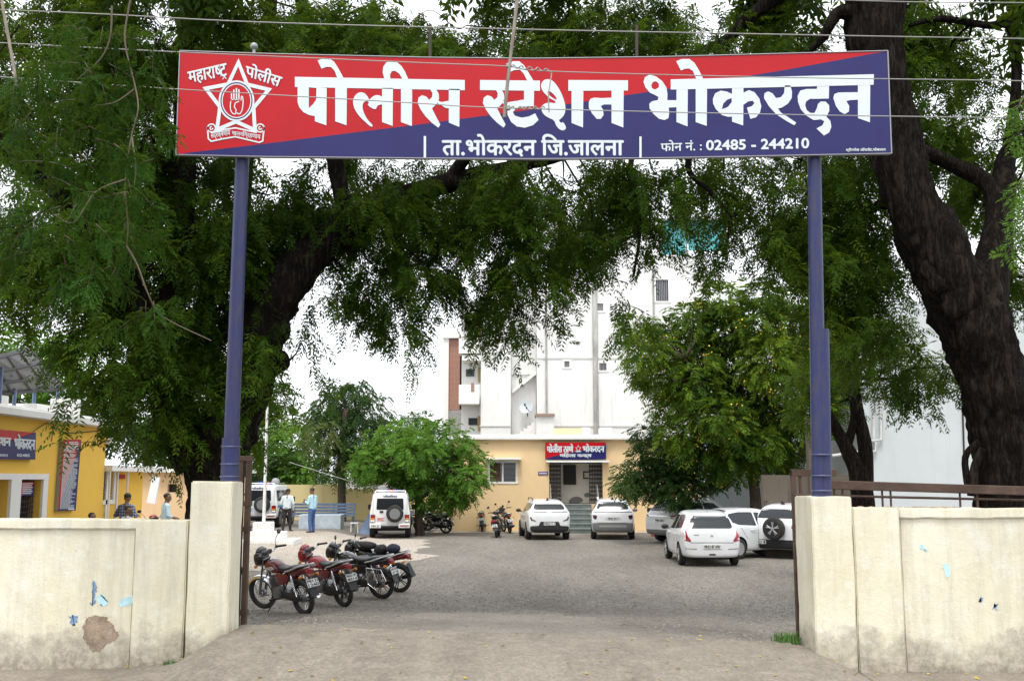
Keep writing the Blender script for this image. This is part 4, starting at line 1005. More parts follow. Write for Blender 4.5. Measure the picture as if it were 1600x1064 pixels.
# lower porch block behind it
X2 = -11.2
pb = empty('porch_annex', (X2 - 2, QY(195, 760, X2)[0], .2), 0, 'yellow annex with white porch roof and dark blue door past the banner', 'annex')
ya, yc = Y1 + .02, QY(223, 760, X2)[0]; zp = QY(200, 737, X2)[1]
to_p = lambda a, b, d: (X2 - d, a, b)
dq = [(QY(167, 760, X2)[0], .25), (QY(181, 760, X2)[0], .25), (QY(181, 0, X2)[0], QY(174, 741, X2)[1]), (QY(167, 0, X2)[0], QY(174, 741, X2)[1])]
wq = [(QY(199, 0, X2)[0], QY(200, 779, X2)[1]), (QY(215, 0, X2)[0], QY(200, 779, X2)[1]), (QY(215, 0, X2)[0], QY(200, 735, X2)[1] - .05), (QY(199, 0, X2)[0], QY(200, 735, X2)[1] - .05)]
mb = MB(); holed(mb, [(ya, -.1), (yc, -.1), (yc, zp), (ya, zp)], [dq, wq], 0, .2, to_p); mb.b2((X2 - 5, yc - .2, -.1), (X2 - .201, yc, zp)); W(mb.build('wall', M_yellow, None), pb)
mb = MB(); mb.b2((X2 - 5.1, ya, zp), (X2 + .5, QY(236, 730, X2)[0], zp + .16)); W(mb.build('roof', M_trim, None, bevel=.01), pb)
mb = MB(); mb.b2((X2 - .12, dq[0][0], .25), (X2 - .07, dq[1][0], dq[2][1])); W(mb.build('door', mat('navy_door', (.035, .05, .09), .5), None), pb)
mb = MB()
for a_, b_, c_, d_ in ((dq[0][0] - .12, .25, dq[0][0], dq[2][1] + .1), (dq[1][0], .25, dq[1][0] + .1, dq[2][1] + .1), (wq[0][0] - .12, wq[0][1] - .12, wq[0][0], wq[2][1] + .1), (wq[1][0], wq[0][1] - .12, wq[1][0] + .12, wq[2][1] + .1), (wq[0][0], wq[0][1] - .12, wq[1][0], wq[0][1])): mb.b2((X2, a_, b_), (X2 + .04, c_, d_))
W(mb.build('window_surround', M_trim, None), pb)
mb = MB(); mb.b2((X2 - .16, wq[0][0], wq[0][1]), (X2 - .14, wq[1][0], wq[2][1])); W(mb.build('pane', M_glass, None), pb)
mb = MB()
for k in range(6): y = wq[0][0] + (k + .5) * (wq[1][0] - wq[0][0]) / 6; mb.tube([(X2 - .05, y, wq[0][1]), (X2 - .05, y, wq[2][1])], .015, 4)
for k in range(9): z = wq[0][1] + (k + .5) * (wq[2][1] - wq[0][1]) / 9; mb.tube([(X2 - .05, wq[0][0], z), (X2 - .05, wq[1][0], z)], .012, 4)
W(mb.build('grille', M_trim, None), pb)
mb = MB(); q, r = QY(186, 741, X2), QY(194, 748, X2); mb.b2((X2 + .01, q[0], r[1]), (X2 + .03, r[0], q[1])); tag(mb.build('door_plate', M_red, None), 'small red plate beside the dark blue annex door', 'plate')
mb = MB(); mb.tube([(X2 + .3, QY(221, 0, X2)[0], .1), (X2 + .3, QY(221, 0, X2)[0], zp)], .03, 8); mb.tube([(X2 + .45, QY(186, 0, X2)[0], .1), (X2 + .45, QY(186, 0, X2)[0], zp)], .022, 8); W(mb.build('porch_post', M_trim, None), pb)
# lamp on the eave corner
c = P(171, 692, Y1); mb = MB(); mb.lathe([(.02, .12), (.09, .1), (.17, 0), (.15, -.02)], 16, 'Z', c); tag(mb.build('eave_lamp', M_wht, None, True), 'white hooded lamp at the corner eave of the yellow building', 'lamp')
# peach outbuilding further back
Yo = 36.5
ob = empty('outbuilding', (P(270, 780, Yo).x, Yo, .3), 0, 'pale peach outbuilding wall with a dark hatch left of the big trunk', 'building')
q, r = P(215, 738, Yo), P(335, 738, Yo)
to_o = lambda a, b, d: (a, Yo + d, b)
h0, h1 = P(262, 756, Yo), P(276, 769, Yo)
mb = MB(); holed(mb, [(q.x - 3, -.1), (r.x, -.1), (r.x, q.z), (q.x - 3, q.z)], [[(h0.x, h1.z), (h1.x, h1.z), (h1.x, h0.z), (h0.x, h0.z)]], 0, .25, to_o); mb.b2((r.x - .25, Yo + .26, -.1), (r.x, Yo + 5, q.z)); W(mb.build('wall', plaster('faded_peach', (.70, .50, .30), .3, (.4, .3, .2), .3), None), ob)
mb = MB(); mb.b2((q.x - 3.2, Yo - .3, q.z), (r.x + .2, Yo + 5.2, q.z + .12)); W(mb.build('roof', M_trim, None), ob)
mb = MB(); mb.b2((h0.x - .1, Yo + .2, h1.z - .1), (h1.x + .1, Yo + .24, h0.z + .1)); W(mb.build('hatch', M_dark, None), ob)
c0 = [P(229, 785, 33.5), P(242, 787, 33.5), P(249, 746, 34), P(238, 744, 34)]
mb = MB(); mb.loft([c0, [p + Vector((.02, .05, 0)) for p in c0]]); tag(mb.build('leaning_board', mat('grey_board', (.5, .5, .5), .6), None), 'grey board leaning on the outbuilding wall behind a motorbike', 'board')
# solar panel rack on the yellow roof
sr = empty('solar_rack', (XF - 1.5, 24, ze), 0, 'tilted solar panel rack on steel legs on the yellow roof', 'solar rack')
A_, B_, C_, D_ = P(-90, 622, 21.5), P(101, 607, 27.5), P(46, 547, 25.5), P(-90, 580, 19.5)
def sp3(u, v, h=0): return (A_ * (1 - u) + B_ * u) * (1 - v) + (D_ * (1 - u) + C_ * u) * v + Vector((0, 0, h))
mb = MB()
for i in range(6):
    for j in range(2):
        u0, u1, v0, v1 = i / 6 + .006, (i + 1) / 6 - .006, j / 2 + .01, (j + 1) / 2 - .01
        a4 = [sp3(u0, v0, .05), sp3(u1, v0, .05), sp3(u1, v1, .05), sp3(u0, v1, .05)]; mb.loft([a4, [p + Vector((0, 0, .04)) for p in a4]])
W(mb.build('solar_panel', mat('panel_back', (.13, .125, .125), .5, var=.3, vscale=1), None), sr)
mb = MB()
for v in (0, .33, .66, 1): mb.tube([sp3(0, v), sp3(1, v)], .05, 4)
for i in range(7): mb.tube([sp3(i / 6, 0, .02), sp3(i / 6, 1, .02)], .035, 4)
W(mb.build('purlin', M_grille, None), sr)
mb = MB()
for u in (.15, .55, .97):
    for v in (.1, .75): p = sp3(u, v); mb.tube([p, Vector((p.x, p.y, ze + .1))], .045, 6)
p = sp3(.6, .5); mb.tube([p, Vector((p.x - .8, p.y - .5, ze + .2))], .04, 6)
W(mb.build('rack_leg', M_bluegrey, None), sr)
mb = MB(); mb.b2((XF - 1.9, 22.6, ze + .161), (XF - 1.0, 24.2, ze + .6)); mb.b2((XF - 1.6, 25.2, ze + .161), (XF - .8, 26.3, ze + .5)); mb.b2((XF - 1.2, 26.8, ze + .161), (XF - .6, 27.3, ze + .75)); 
for q, lab in zip(explode(mb.build('roof_block', M_trim, None, bevel=.02)), ('long low white block under the near end of the solar rack', 'low white block under the far end of the solar rack', 'tall narrow white block at the edge of the yellow roof')): tag(q, lab, 'roof block', 'roof blocks')

# ---------------- back wall, bench, trough, flagpole
bw = empty('back_wall', (-9, 54, 0), 0, 'mossy yellow boundary wall at the back of the yard behind the jeeps', 'wall')
mb = MB()
for px0, px1, py in ((300, 537, 757), (538, 600, 764), (600, 712, 768)):
    q, r = P(px0, py, 54), P(px1, py, 54); mb.b2((q.x, 54, -.1), (r.x - .01, 54.25, q.z))
W(mb.build('panel', M_cream2, None), bw)
bc = empty('steel_bench', (P(505, 810, 47).x, 47, G(-8.5, 47)), 0, 'long blue grey slatted steel bench in front of the back wall', 'bench')
q, r = P(452, 786, 47), P(554, 800, 47); zb_ = G(-8.5, 47)
mb = MB()
for k in range(4): z = zb_ + .5 + k * .14; mb.b2((q.x, 47.2 + .03 * k, z), (r.x, 47.23 + .03 * k, z + .10))
W(mb.build('backrest', M_bluegrey, None), bc)
mb = MB()
for k in range(4): mb.b2((q.x, 46.75 + .11 * k, zb_ + .43), (r.x, 46.84 + .11 * k, zb_ + .46))
W(mb.build('seat', M_bluegrey, None), bc)
for t in (0.02, .34, .66, .98):
    x = q.x + (r.x - q.x) * t; mb = MB(); mb.tube([(x, 46.8, zb_ - .02), (x, 46.8, zb_ + .43), (x, 47.2, zb_ + .43), (x, 47.3, zb_ + 1.03)], .025, 6); mb.tube([(x, 47.2, zb_ + .43), (x, 47.25, zb_ - .02)], .025, 6); W(mb.build('leg', M_bluegrey, None), bc)
q, r = P(467, 799, 45), P(532, 818, 45); zb_ = G((q.x + r.x) / 2, 45)
tr_ = empty('water_trough', ((q.x + r.x) / 2, 45, zb_), 0, 'chalky pale blue concrete trough before the steel bench', 'trough')
mb = MB(); mb.b2((q.x, 45, zb_ - .05), (r.x, 45.12, zb_ + .58)); mb.b2((q.x, 45.9, zb_ - .05), (r.x, 46.02, zb_ + .58)); mb.b2((q.x, 45.121, zb_ - .05), (q.x + .12, 45.899, zb_ + .579)); mb.b2((r.x - .12, 45.121, zb_ - .05), (r.x, 45.899, zb_ + .579)); mb.b2((q.x + .12, 45.121, zb_ - .04), (r.x - .12, 45.899, zb_ + .3))
W(mb.build('basin', mat('chalky_blue', (.46, .52, .58), .85, var=.3, vscale=3), None, bevel=.015), tr_)
c = P(569, 818, 44.5); zb_ = G(c.x, 44.5)
mb = MB(); mb.loft([[(c.x - .3, 44.5, zb_ - .02), (c.x + .25, 44.6, zb_ - .02), (c.x + .5, 45.2, zb_ + .85), (c.x + .12, 45.1, zb_ + .85)], [(c.x - .3, 44.56, zb_ - .02), (c.x + .25, 44.66, zb_ - .02), (c.x + .5, 45.26, zb_ + .85), (c.x + .12, 45.16, zb_ + .85)]])
tag(mb.build('leaning_sheet', M_bluegrey, None), 'blue metal sheet leaning beside the rear of the jeep under the tree', 'metal sheet')
c = P(554, 814, 44.5); zb_ = G(c.x, 44.5); mb = MB()
mb.b2((c.x - .18, 44.4, zb_ + .38), (c.x + .18, 44.75, zb_ + .42))
for sx in (-.15, .15):
    for sy in (.04, .3): mb.tube([(c.x + sx, 44.4 + sy, zb_ - .02), (c.x + sx, 44.4 + sy, zb_ + .38)], .018, 6)
tag(mb.build('stool', M_wht, None), 'small white stool between the trough and the jeep', 'stool')
# flagpole on its stepped plinth
c = P(411, 850, 35.2); zb_ = G(c.x, 35.2)
fp = empty('flagpole', (c.x, 35.2, zb_), 0, 'thin white flagpole rising from a white stepped plinth behind the motorcycles', 'flagpole')
mb = MB()
mb.b2((c.x - .62, 34.6, zb_ - .1), (c.x + 1.15, 35.9, zb_ + .12)); mb.b2((c.x - .5, 34.75, zb_ + .12), (c.x + .7, 35.75, zb_ + .36)); mb.b2((c.x - .3, 34.9, zb_ + .36), (c.x + .3, 35.5, zb_ + .68))
W(mb.build('plinth', M_wht, None, bevel=.02), fp)
t = P(419, 585, 35.2); mb = MB(); mb.tube([(c.x, 35.2, zb_ + .6), (c.x + (t.x - c.x), 35.2, t.z)], [.055, .03], 10); W(mb.build('pole', M_wht, None, True), fp)
mb = MB(); mb.tube([(c.x + .07, 35.15, zb_ + .9), (t.x + .05, 35.15, t.z)], .008, 4); W(mb.build('halyard', M_wire, None), fp)
wire('guy_wire', [(452, 722), (548, 752)], 45, .012, 'pale guy wire sloping down to the tree trunk by the back wall')
# ================================================================ TREES
def norm(a): return a / (np.linalg.norm(a, axis=-1, keepdims=True) + 1e-9)
def sprigs(base, d, length, pairs, ll, lw, droop=.25, ang=60, tint=None, rng=RNG, fold=.25, curl=0.0):
    """pinnate leaves: base (N,3), unit direction d (N,3) -> quads"""
    N = len(base); d = norm(d); length = np.broadcast_to(np.asarray(length, float), (N,))
    up = norm(np.array([0, 0, 1.]) + rng.normal(0, .35, (N, 3))); s = norm(np.cross(d, up)); n = norm(np.cross(s, d))
    V = []; T = []
    for j in range(pairs):
        t = (j + 1.0) / pairs
        c = base + d * (length * t)[:, None] + np.array([0, 0, -1.]) * (droop * length * t * t)[:, None]
        dd = norm(d + np.array([0, 0, -1.]) * (2 * droop * t))
        a = np.radians(ang * (1 - .35 * t)); size = ll * (.75 + .5 * math.sin(math.pi * min(1, .15 + t * .8)))
        for sg in (-1, 1):
            jit = rng.normal(0, .16, (N, 3))
            l = norm(dd * np.cos(a) + s * (sg * np.sin(a)) - n * fold + jit)
            wv = norm(np.cross(l, n + jit)) * (lw * .5)
            L_ = size * rng.uniform(.8, 1.15, (N, 1))
            m = c + l * L_ * .42
            V.append(np.stack([c, m + wv, c + l * L_ + np.array([0, 0, -curl]) * L_, m - wv], 1))
            T.append(tint if tint is not None else rng.uniform(0, 1, N))
    V = np.concatenate(V, 0); T = np.repeat(np.concatenate(T), 4)
    return V.reshape(-1, 3), T
def leaf_mesh(name, V, T, m, par=None):
    n = len(V) // 4
    me = bpy.data.meshes.new(name)
    me.vertices.add(n * 4); me.vertices.foreach_set('co', V.astype(np.float32).ravel())
    me.loops.add(n * 4); me.loops.foreach_set('vertex_index', np.arange(n * 4, dtype=np.int32))
    me.polygons.add(n); me.polygons.foreach_set('loop_start', np.arange(0, n * 4, 4, dtype=np.int32)); me.polygons.foreach_set('loop_total', np.full(n, 4, dtype=np.int32))
    at = me.attributes.new('tint', 'FLOAT', 'POINT'); at.data.foreach_set('value', T.astype(np.float32))
    me.update(); me.validate()
    o = link_mesh(name, me, m)
    if par is not None: W(o, par)
    return o
def pix(px, py, Y):                   # vectorised P
    cx = (px - 800) / 1600; cy = (532 - py) / 1600
    dy = math.cos(TH) - cy * math.sin(TH); dz = math.sin(TH) + cy * math.cos(TH)
    return np.stack([cx / dy * Y, Y + 0 * cx, CAM_Z + dz / dy * Y], -1)
LM_neem = leaf_mat('neem_leaf', (.006, .019, .002), (.048, .100, .009), .38, (.100, .135, .012))
LM_close = leaf_mat('broad_pinnate_leaf', (.010, .040, .006), (.030, .090, .011), .28, (.045, .12, .02))
LM_yel = leaf_mat('yellowish_leaf', (.022, .060, .010), (.135, .215, .020), .34, (.13, .20, .03))
LM_bush = leaf_mat('bright_leaf', (.050, .130, .018), (.135, .27, .040), .36, (.22, .34, .045))
LM_dull = leaf_mat('dull_leaf', (.022, .055, .018), (.055, .105, .032), .3, (.13, .14, .05))
def bark():
    k = Nodes('dark_bark'); p = k.pos(); q = k.map(p, (9, 9, 1.5)); a = k.noise(q, 1.0, 7, .75); b = k.noise(k.map(p, (26, 26, 6)), 1.0, 5, .7); c = k.noise(p, 1.6, 5, .7)
    rid = k.math('ABSOLUTE', k.math('SUBTRACT', a, .5))
    col = k.mix(k.ramp(rid, [(.0, 0), (.11, 1)]), (.004, .003, .0025), k.mix(k.ramp(b, [(.35, 0), (.65, 1)]), (.020, .015, .012), (.048, .038, .031)))
    col = k.mix(k.ramp(c, [(.60, 0), (.72, .5)]), col, (.085, .072, .060))
    k.l(col, k.b.inputs['Base Color']); k.b.inputs['Roughness'].default_value = .95; k.b.inputs['Specular IOR Level'].default_value = .1
    k.bump(k.math('ADD', k.math('MULTIPLY', rid, 3.0), k.math('MULTIPLY', b, .6)), 1.0, .05); return k.m
M_bark = bark()
M_bark2 = mat('grey_bark', (.085, .068, .052), .9, var=.6, vscale=6, bump=.8, bscale=14, stretch=(2.2, 2.2, .45), spec=.2)
from mathutils import noise as MN
def limb(mb, pts, rad, n=14, sub=7, rough=.10, seed=0):
    """pts: 3D points; rad: radius at each"""
    q = crom(pts, sub); r = np.interp(np.linspace(0, len(pts) - 1, len(q)), range(len(pts)), rad)
    b = len(mb.v); mb.tube(q, list(r), n)
    for i in range(len(q)):
        for k in range(n):
            v = Vector(mb.v[b + i * n + k]); c = q[i]; dv = v - c
            fis = abs(MN.noise(Vector((v.x * 8, v.y * 8, v.z * 1.3)) + Vector((seed, 0, 0)))) - .2 + .5 * abs(MN.noise(Vector((v.x * 19, v.y * 19, v.z * 4)))) if n > 30 else 0
            f = 1 + .24 * fis + rough * (MN.noise(v * 2.1 + Vector((seed, 0, 0))) * 1.6 + MN.noise(v * 7 + Vector((0, seed, 0))) * .6)
            mb.v[b + i * n + k] = tuple(c + dv * f)
    return q
def twig(mb, a, b, r0, r1, sag=.0, n=5, wob_=.12):
    a = Vector(a); b = Vector(b); L_ = (b - a).length; pts = [a]
    for t in (.25, .5, .75): pts.append(a.lerp(b, t) + Vector((random.gauss(0, wob_), random.gauss(0, wob_), random.gauss(0, wob_))) * L_ * .35 + Vector((0, 0, -sag * 4 * t * (1 - t))))
    pts.append(b); q = crom(pts, 3); mb.tube(q, list(np.linspace(r0, r1, len(q))), n)
def PL(pts, Y=None): return [P(p[0], p[1], p[2] if len(p) > 2 else Y) for p in pts]

# ---- hanging neem canopy: ellipses of the picture pushed to their own depth, filled with drooping branchlets
def canopy(ells, mb, hubs, rng, lai=5.5, sp_len=.26, pairs=7, ll=.088, lw=.026):
    Vs = []; Ts = []; area_s = pairs * 2 * ll * lw * .62
    for (px, py, rx, ry, y0, y1, dn) in ells:
        ym = (y0 + y1) / 2; k = PPM(ym, 6)
        A = math.pi * rx * ry / k / k; nb = max(3, int(A * lai * dn / area_s / 16))      # branchlets of 16 sprigs
        a = rng.uniform(0, 2 * math.pi, nb); q = rng.uniform(0, 1, nb) ** .5
        bx_, by_ = px + rx * q * np.cos(a), py + ry * q * np.sin(a); Y = rng.uniform(y0, y1, nb)
        nc = max(2, nb // 9); pick = rng.integers(0, nc, nb); gat = rng.uniform(0, 1, nb) < .72          # branchlets gather in clumps
        bx_ = np.where(gat, bx_[pick] + rng.normal(0, .20 * k, nb), bx_); by_ = np.where(gat, by_[pick] + rng.normal(0, .16 * k, nb), by_); Y = np.where(gat, Y[pick] + rng.normal(0, .25, nb), Y)
        ctint = rng.normal(0, .2, nc)[pick]
        top = pix(bx_, by_, Y); c = P(px, py, ym)
        hub = min(hubs, key=lambda h: (Vector(h) - c).length)
        if mb is not None and random.random() < .9:
            twig(mb, hub, c, .02, .009, .1)
        out = norm(np.stack([rng.normal(0, 1, nb), rng.normal(0, 1, nb), np.zeros(nb)], -1))
        Lb = rng.uniform(.35, .95, nb)
        tb = np.clip(rng.beta(2, 2, nb) * .5 + ctint + rng.uniform(-.05, .35), 0, 1)
        if mb is not None:
            for i in range(0, nb, 14):
                p = Vector(top[i]); tip = p + Vector(out[i]) * Lb[i] * .5 + Vector((0, 0, -Lb[i] * .7))
                twig(mb, c, p, .012, .007, .05, 3); twig(mb, p, tip, .007, .003, 0, 3, .08)
        for j in range(16):
            t = (j + .5) / 16
            base = top + out * (Lb * t * .55)[:, None] + np.array([0, 0, -1.]) * (Lb * (t * .35 + t * t * .5))[:, None] + rng.normal(0, .05, (nb, 3))
            d = norm(out * .55 + rng.normal(0, .55, (nb, 3)) + np.array([0, 0, -.55]))
            ti = np.clip(tb * .7 + rng.normal(.12, .12, nb), 0, .97)
            v, T = sprigs(base, d, sp_len * rng.uniform(.8, 1.25, nb), pairs, ll, lw, .35, 62, ti, rng)
            Vs.append(v); Ts.append(T)
    return np.concatenate(Vs), np.concatenate(Ts)

# ---------------- big left tree
rngA = np.random.default_rng(3); random.seed(21)
tA = empty('neem_tree', (P(305, 800, 15).x, 15, .35), 0, 'huge dark neem tree forking behind the left gate pillar with hanging foliage', 'tree')
mb = MB()
trunk = limb(mb, PL([(336, 900), (335, 800), (332, 740), (322, 690)], 15), [.40, .36, .38, .46], 48, 14, .12, 1)
l1 = limb(mb, PL([(330, 735, 15), (352, 680, 15), (385, 610, 15.1), (402, 545, 15.2), (428, 470, 15.3), (478, 405, 15.5), (545, 350, 15.8), (620, 315, 16.2), (700, 285, 16.6), (800, 262, 17), (900, 240, 17.2)]), [.42, .40, .34, .33, .35, .30, .26, .20, .16, .11, .06], 40, 14, .10, 2)
l1b = limb(mb, PL([(545, 350, 15.8), (530, 290, 15.7), (520, 230, 15.6), (500, 120, 15.4), (470, 0, 15.2), (440, -120, 15)]), [.16, .13, .12, .11, .10, .07], 10, 6, .1, 4)
l1c = limb(mb, PL([(392, 600, 15.1), (420, 572, 15.0), (445, 562, 14.9)]), [.24, .20, .14], 10, 6, .12, 5)
l2 = limb(mb, PL([(312, 720, 15), (280, 670, 14.9), (262, 600, 14.8), (262, 520, 14.8), (275, 430, 14.9), (285, 330, 15), (288, 240, 15.1), (292, 120, 15.2), (300, 0, 15.3), (310, -200, 15.4)]), [.40, .34, .24, .2, .19, .19, .18, .16, .13, .08], 14, 6, .1, 6)
l3 = limb(mb, PL([(258, 560, 14.8), (225, 500, 14.6), (180, 400, 14.3), (110, 310, 14), (50, 255, 13.8), (-40, 205, 13.6), (-200, 140, 13.5)]), [.16, .17, .18, .20, .22, .22, .16], 12, 6, .1, 7)
l4 = limb(mb, PL([(405, 540, 15.2), (395, 440, 15.6), (380, 330, 15.9), (392, 200, 16), (420, 60, 16.1), (430, -100, 16.2)]), [.15, .13, .12, .11, .10, .06], 10, 6, .1, 8)
l5 = limb(mb, PL([(700, 285, 16.6), (760, 200, 16.4), (820, 110, 16.2), (860, 20, 16), (900, -120, 15.8)]), [.12, .11, .1, .08, .05], 8, 6, .1, 9)
hubsA = [v for l in (l1[::2], l1b, l1c, l2, l3, l4, l5) for v in l[2::2]]
EA = [(80, 90, 130, 110, 13, 16, .8), (190, 130, 130, 120, 14, 17, 1.3), (300, 50, 190, 70, 13.5, 17, 1.2), (230, 250, 130, 110, 14, 17, 1.2), (50, 340, 90, 80, 13, 16, .9), (140, 400, 130, 90, 13.5, 16.5, 1.1),
      (250, 430, 110, 140, 14, 17, 1.1), (150, 520, 60, 55, 13.5, 15.5, .9), (240, 560, 85, 80, 13.5, 16, 1.3), (245, 640, 46, 32, 13.5, 15, .9), (185, 610, 50, 26, 13.5, 15, .6), (300, 580, 54, 50, 14, 15, .9), (335, 370, 60, 120, 14.5, 17, 1.1), (325, 540, 50, 90, 14.5, 16.5, 1.1),
      (420, 290, 80, 50, 15, 18, .65), (455, 395, 50, 50, 15, 17.5, .55), (400, 400, 40, 90, 15, 17.5, .8), (425, 540, 40, 40, 14.5, 15.5, .5), (470, 535, 45, 50, 14.5, 15.5, .32), (440, 600, 40, 36, 14.3, 15.3, .35), (395, 640, 40, 60, 14.5, 15.5, .4),
      (520, 290, 100, 55, 15, 18, 1.1), (505, 395, 42, 60, 15.3, 17, .95), (595, 370, 90, 70, 15.3, 18, 1.0), (600, 465, 62, 60, 15.3, 17.4, .85), (612, 535, 46, 40, 15.3, 17, .75), (555, 480, 22, 22, 15.3, 16.5, .6), (665, 350, 70, 80, 15.3, 18, 1.0), (660, 440, 32, 42, 15.3, 17, .7),
      (540, 50, 170, 55, 14, 18, .95), (760, 45, 150, 50, 14, 18, .75), (700, 280, 110, 50, 15.5, 18.5, .8),
      (780, 330, 80, 85, 14.5, 17.5, 1.15), (765, 440, 62, 70, 14.5, 17, 1.0), (812, 512, 45, 44, 14.5, 16.5, .85), (740, 510, 22, 36, 14.5, 16, .6), (850, 400, 60, 70, 14.5, 17, .75), (900, 300, 90, 60, 14.5, 18, .9), (905, 400, 42, 60, 14.5, 17, .7), (950, 420, 38, 46, 14.5, 17, .6), (960, 310, 70, 60, 14.5, 17.5, .6), (845, 480, 24, 50, 14.5, 16, .45), (980, 495, 26, 40, 14.5, 16, .6)]
EA += [(225, 668, 44, 20, 13.5, 15, .8), (15, 200, 60, 80, 13, 16, .9), (900, 360, 80, 50, 15, 17.5, .6), (20, 410, 50, 50, 13, 16, .7), (420, 30, 120, 40, 14, 18, .8), (30, 40, 70, 50, 13, 16, .6), (480, 60, 130, 60, 14, 18, .9), (640, 40, 130, 50, 15, 19, .8), (860, 40, 130, 45, 14, 18, .8), (880, 280, 120, 40, 15, 19, .9), (700, 300, 160, 50, 15, 19, .8), (440, 300, 70, 60, 15.5, 18, .8), (350, 450, 60, 110, 15, 17, .8)]
EA = [(a, b - 26, c, max(18, d - 8), e, f, g * 1.25) if 500 < a < 1000 and b > 360 else (a, b, c, d, e, f, g * 1.3) for a, b, c, d, e, f, g in EA]
V1, T1 = canopy(EA, mb, hubsA, rngA)
# upper crown above the picture, coarser, added to shade the leaves below
EU = [(-100, -150, 300, 160, 13, 17, 1), (250, -200, 300, 190, 13, 18, 1), (650, -160, 300, 170, 14, 19, .9)]
V2, T2 = canopy(EU, None, hubsA, rngA, 3.6, .5, 5, .2, .07)
EB = [(120, -260, 420, 140, 17.5, 23, 1), (560, -260, 420, 140, 18, 23, 1), (150, 150, 260, 210, 18, 22, 1.0), (260, 400, 110, 150, 17.5, 20, 1.0)]
V3, T3_ = canopy(EB, None, hubsA, rngA, 2.6, .4, 5, .15, .05)
leaf_mesh('crown', np.concatenate([V1, V2, V3]), np.concatenate([T1, T2, T3_]), LM_neem, tA)
W(mb.build('trunk', M_bark, None, True, 180), tA)

# ---------------- big right tree
rngB = np.random.default_rng(5); random.seed(33)
tB = empty('neem_tree', (P(1575, 800, 14).x, 14, .4), 0, 'massive leaning neem trunk behind the right wall, splitting into dark limbs', 'tree')
mb = MB()
s_ = 1 / PPM(14, 5)
m1 = limb(mb, PL([(1588, 900), (1582, 780), (1574, 690), (1556, 600), (1522, 510), (1482, 430), (1440, 350), (1412, 270), (1392, 180), (1370, 90), (1365, 0), (1350, -120), (1330, -260)], 14), [54 * s_, 49 * s_, 48 * s_, 48 * s_, 52 * s_, 48 * s_, 44 * s_, 38 * s_, 35 * s_, 39 * s_, 46 * s_, 42 * s_, 30 * s_], 84, 16, .10, 3)
m2 = limb(mb, PL([(1530, 500, 14), (1548, 420, 14), (1560, 340, 14.1), (1545, 290, 14.2), (1490, 258, 14.3), (1440, 235, 14.2)]), [.35, .26, .17, .13, .11, .09], 12, 6, .1, 4)
m3 = limb(mb, PL([(1552, 400, 14), (1568, 320, 14.2), (1572, 250, 14.4), (1600, 225, 14.6), (1680, 190, 15)]), [.16, .17, .14, .14, .12], 12, 6, .1, 5)
m4 = limb(mb, PL([(1572, 260, 14.4), (1588, 130, 14.6), (1580, 45, 14.6), (1540, 40, 14.7), (1470, 30, 14.8), (1420, 40, 14.8)]), [.1, .08, .075, .06, .05, .03], 8, 6, .1, 6)
m5 = limb(mb, PL([(1340, 20, 14), (1308, 22, 14), (1285, 60, 14.1), (1262, 82, 14.3), (1230, 110, 14.6), (1150, 200, 15.2)]), [.16, .09, .06, .05, .04, .03], 8, 6, .08, 7)
m6 = limb(mb, PL([(1345, -60, 14), (1240, -20, 14.6), (1140, 60, 15), (1100, 180, 15), (1075, 260, 15), (1110, 300, 15), (1140, 340, 15.1), (1130, 400, 15.1)]), [.16, .12, .09, .07, .05, .035, .03, .02], 8, 6, .08, 8)
m7 = limb(mb, PL([(1140, 60, 15), (1030, 130, 15.3), (985, 260, 15.2), (1000, 350, 15.2), (990, 430, 15.2)]), [.09, .07, .045, .03, .015], 8, 6, .08, 9)
m8 = limb(mb, PL([(1440, 350, 14.2), (1400, 320, 14.6), (1355, 330, 15), (1320, 370, 15.4)]), [.12, .09, .07, .05], 8, 6, .08, 10)
m9 = limb(mb, PL([(1515, 770, 13.8), (1508, 715, 13.8), (1530, 690, 13.7)]), [.055, .05, .04], 8, 5, .1, 11)
m10 = limb(mb, PL([(1520, 775, 13.75), (1523, 730, 13.75), (1536, 700, 13.7)]), [.07, .06, .05], 8, 5, .1, 12)
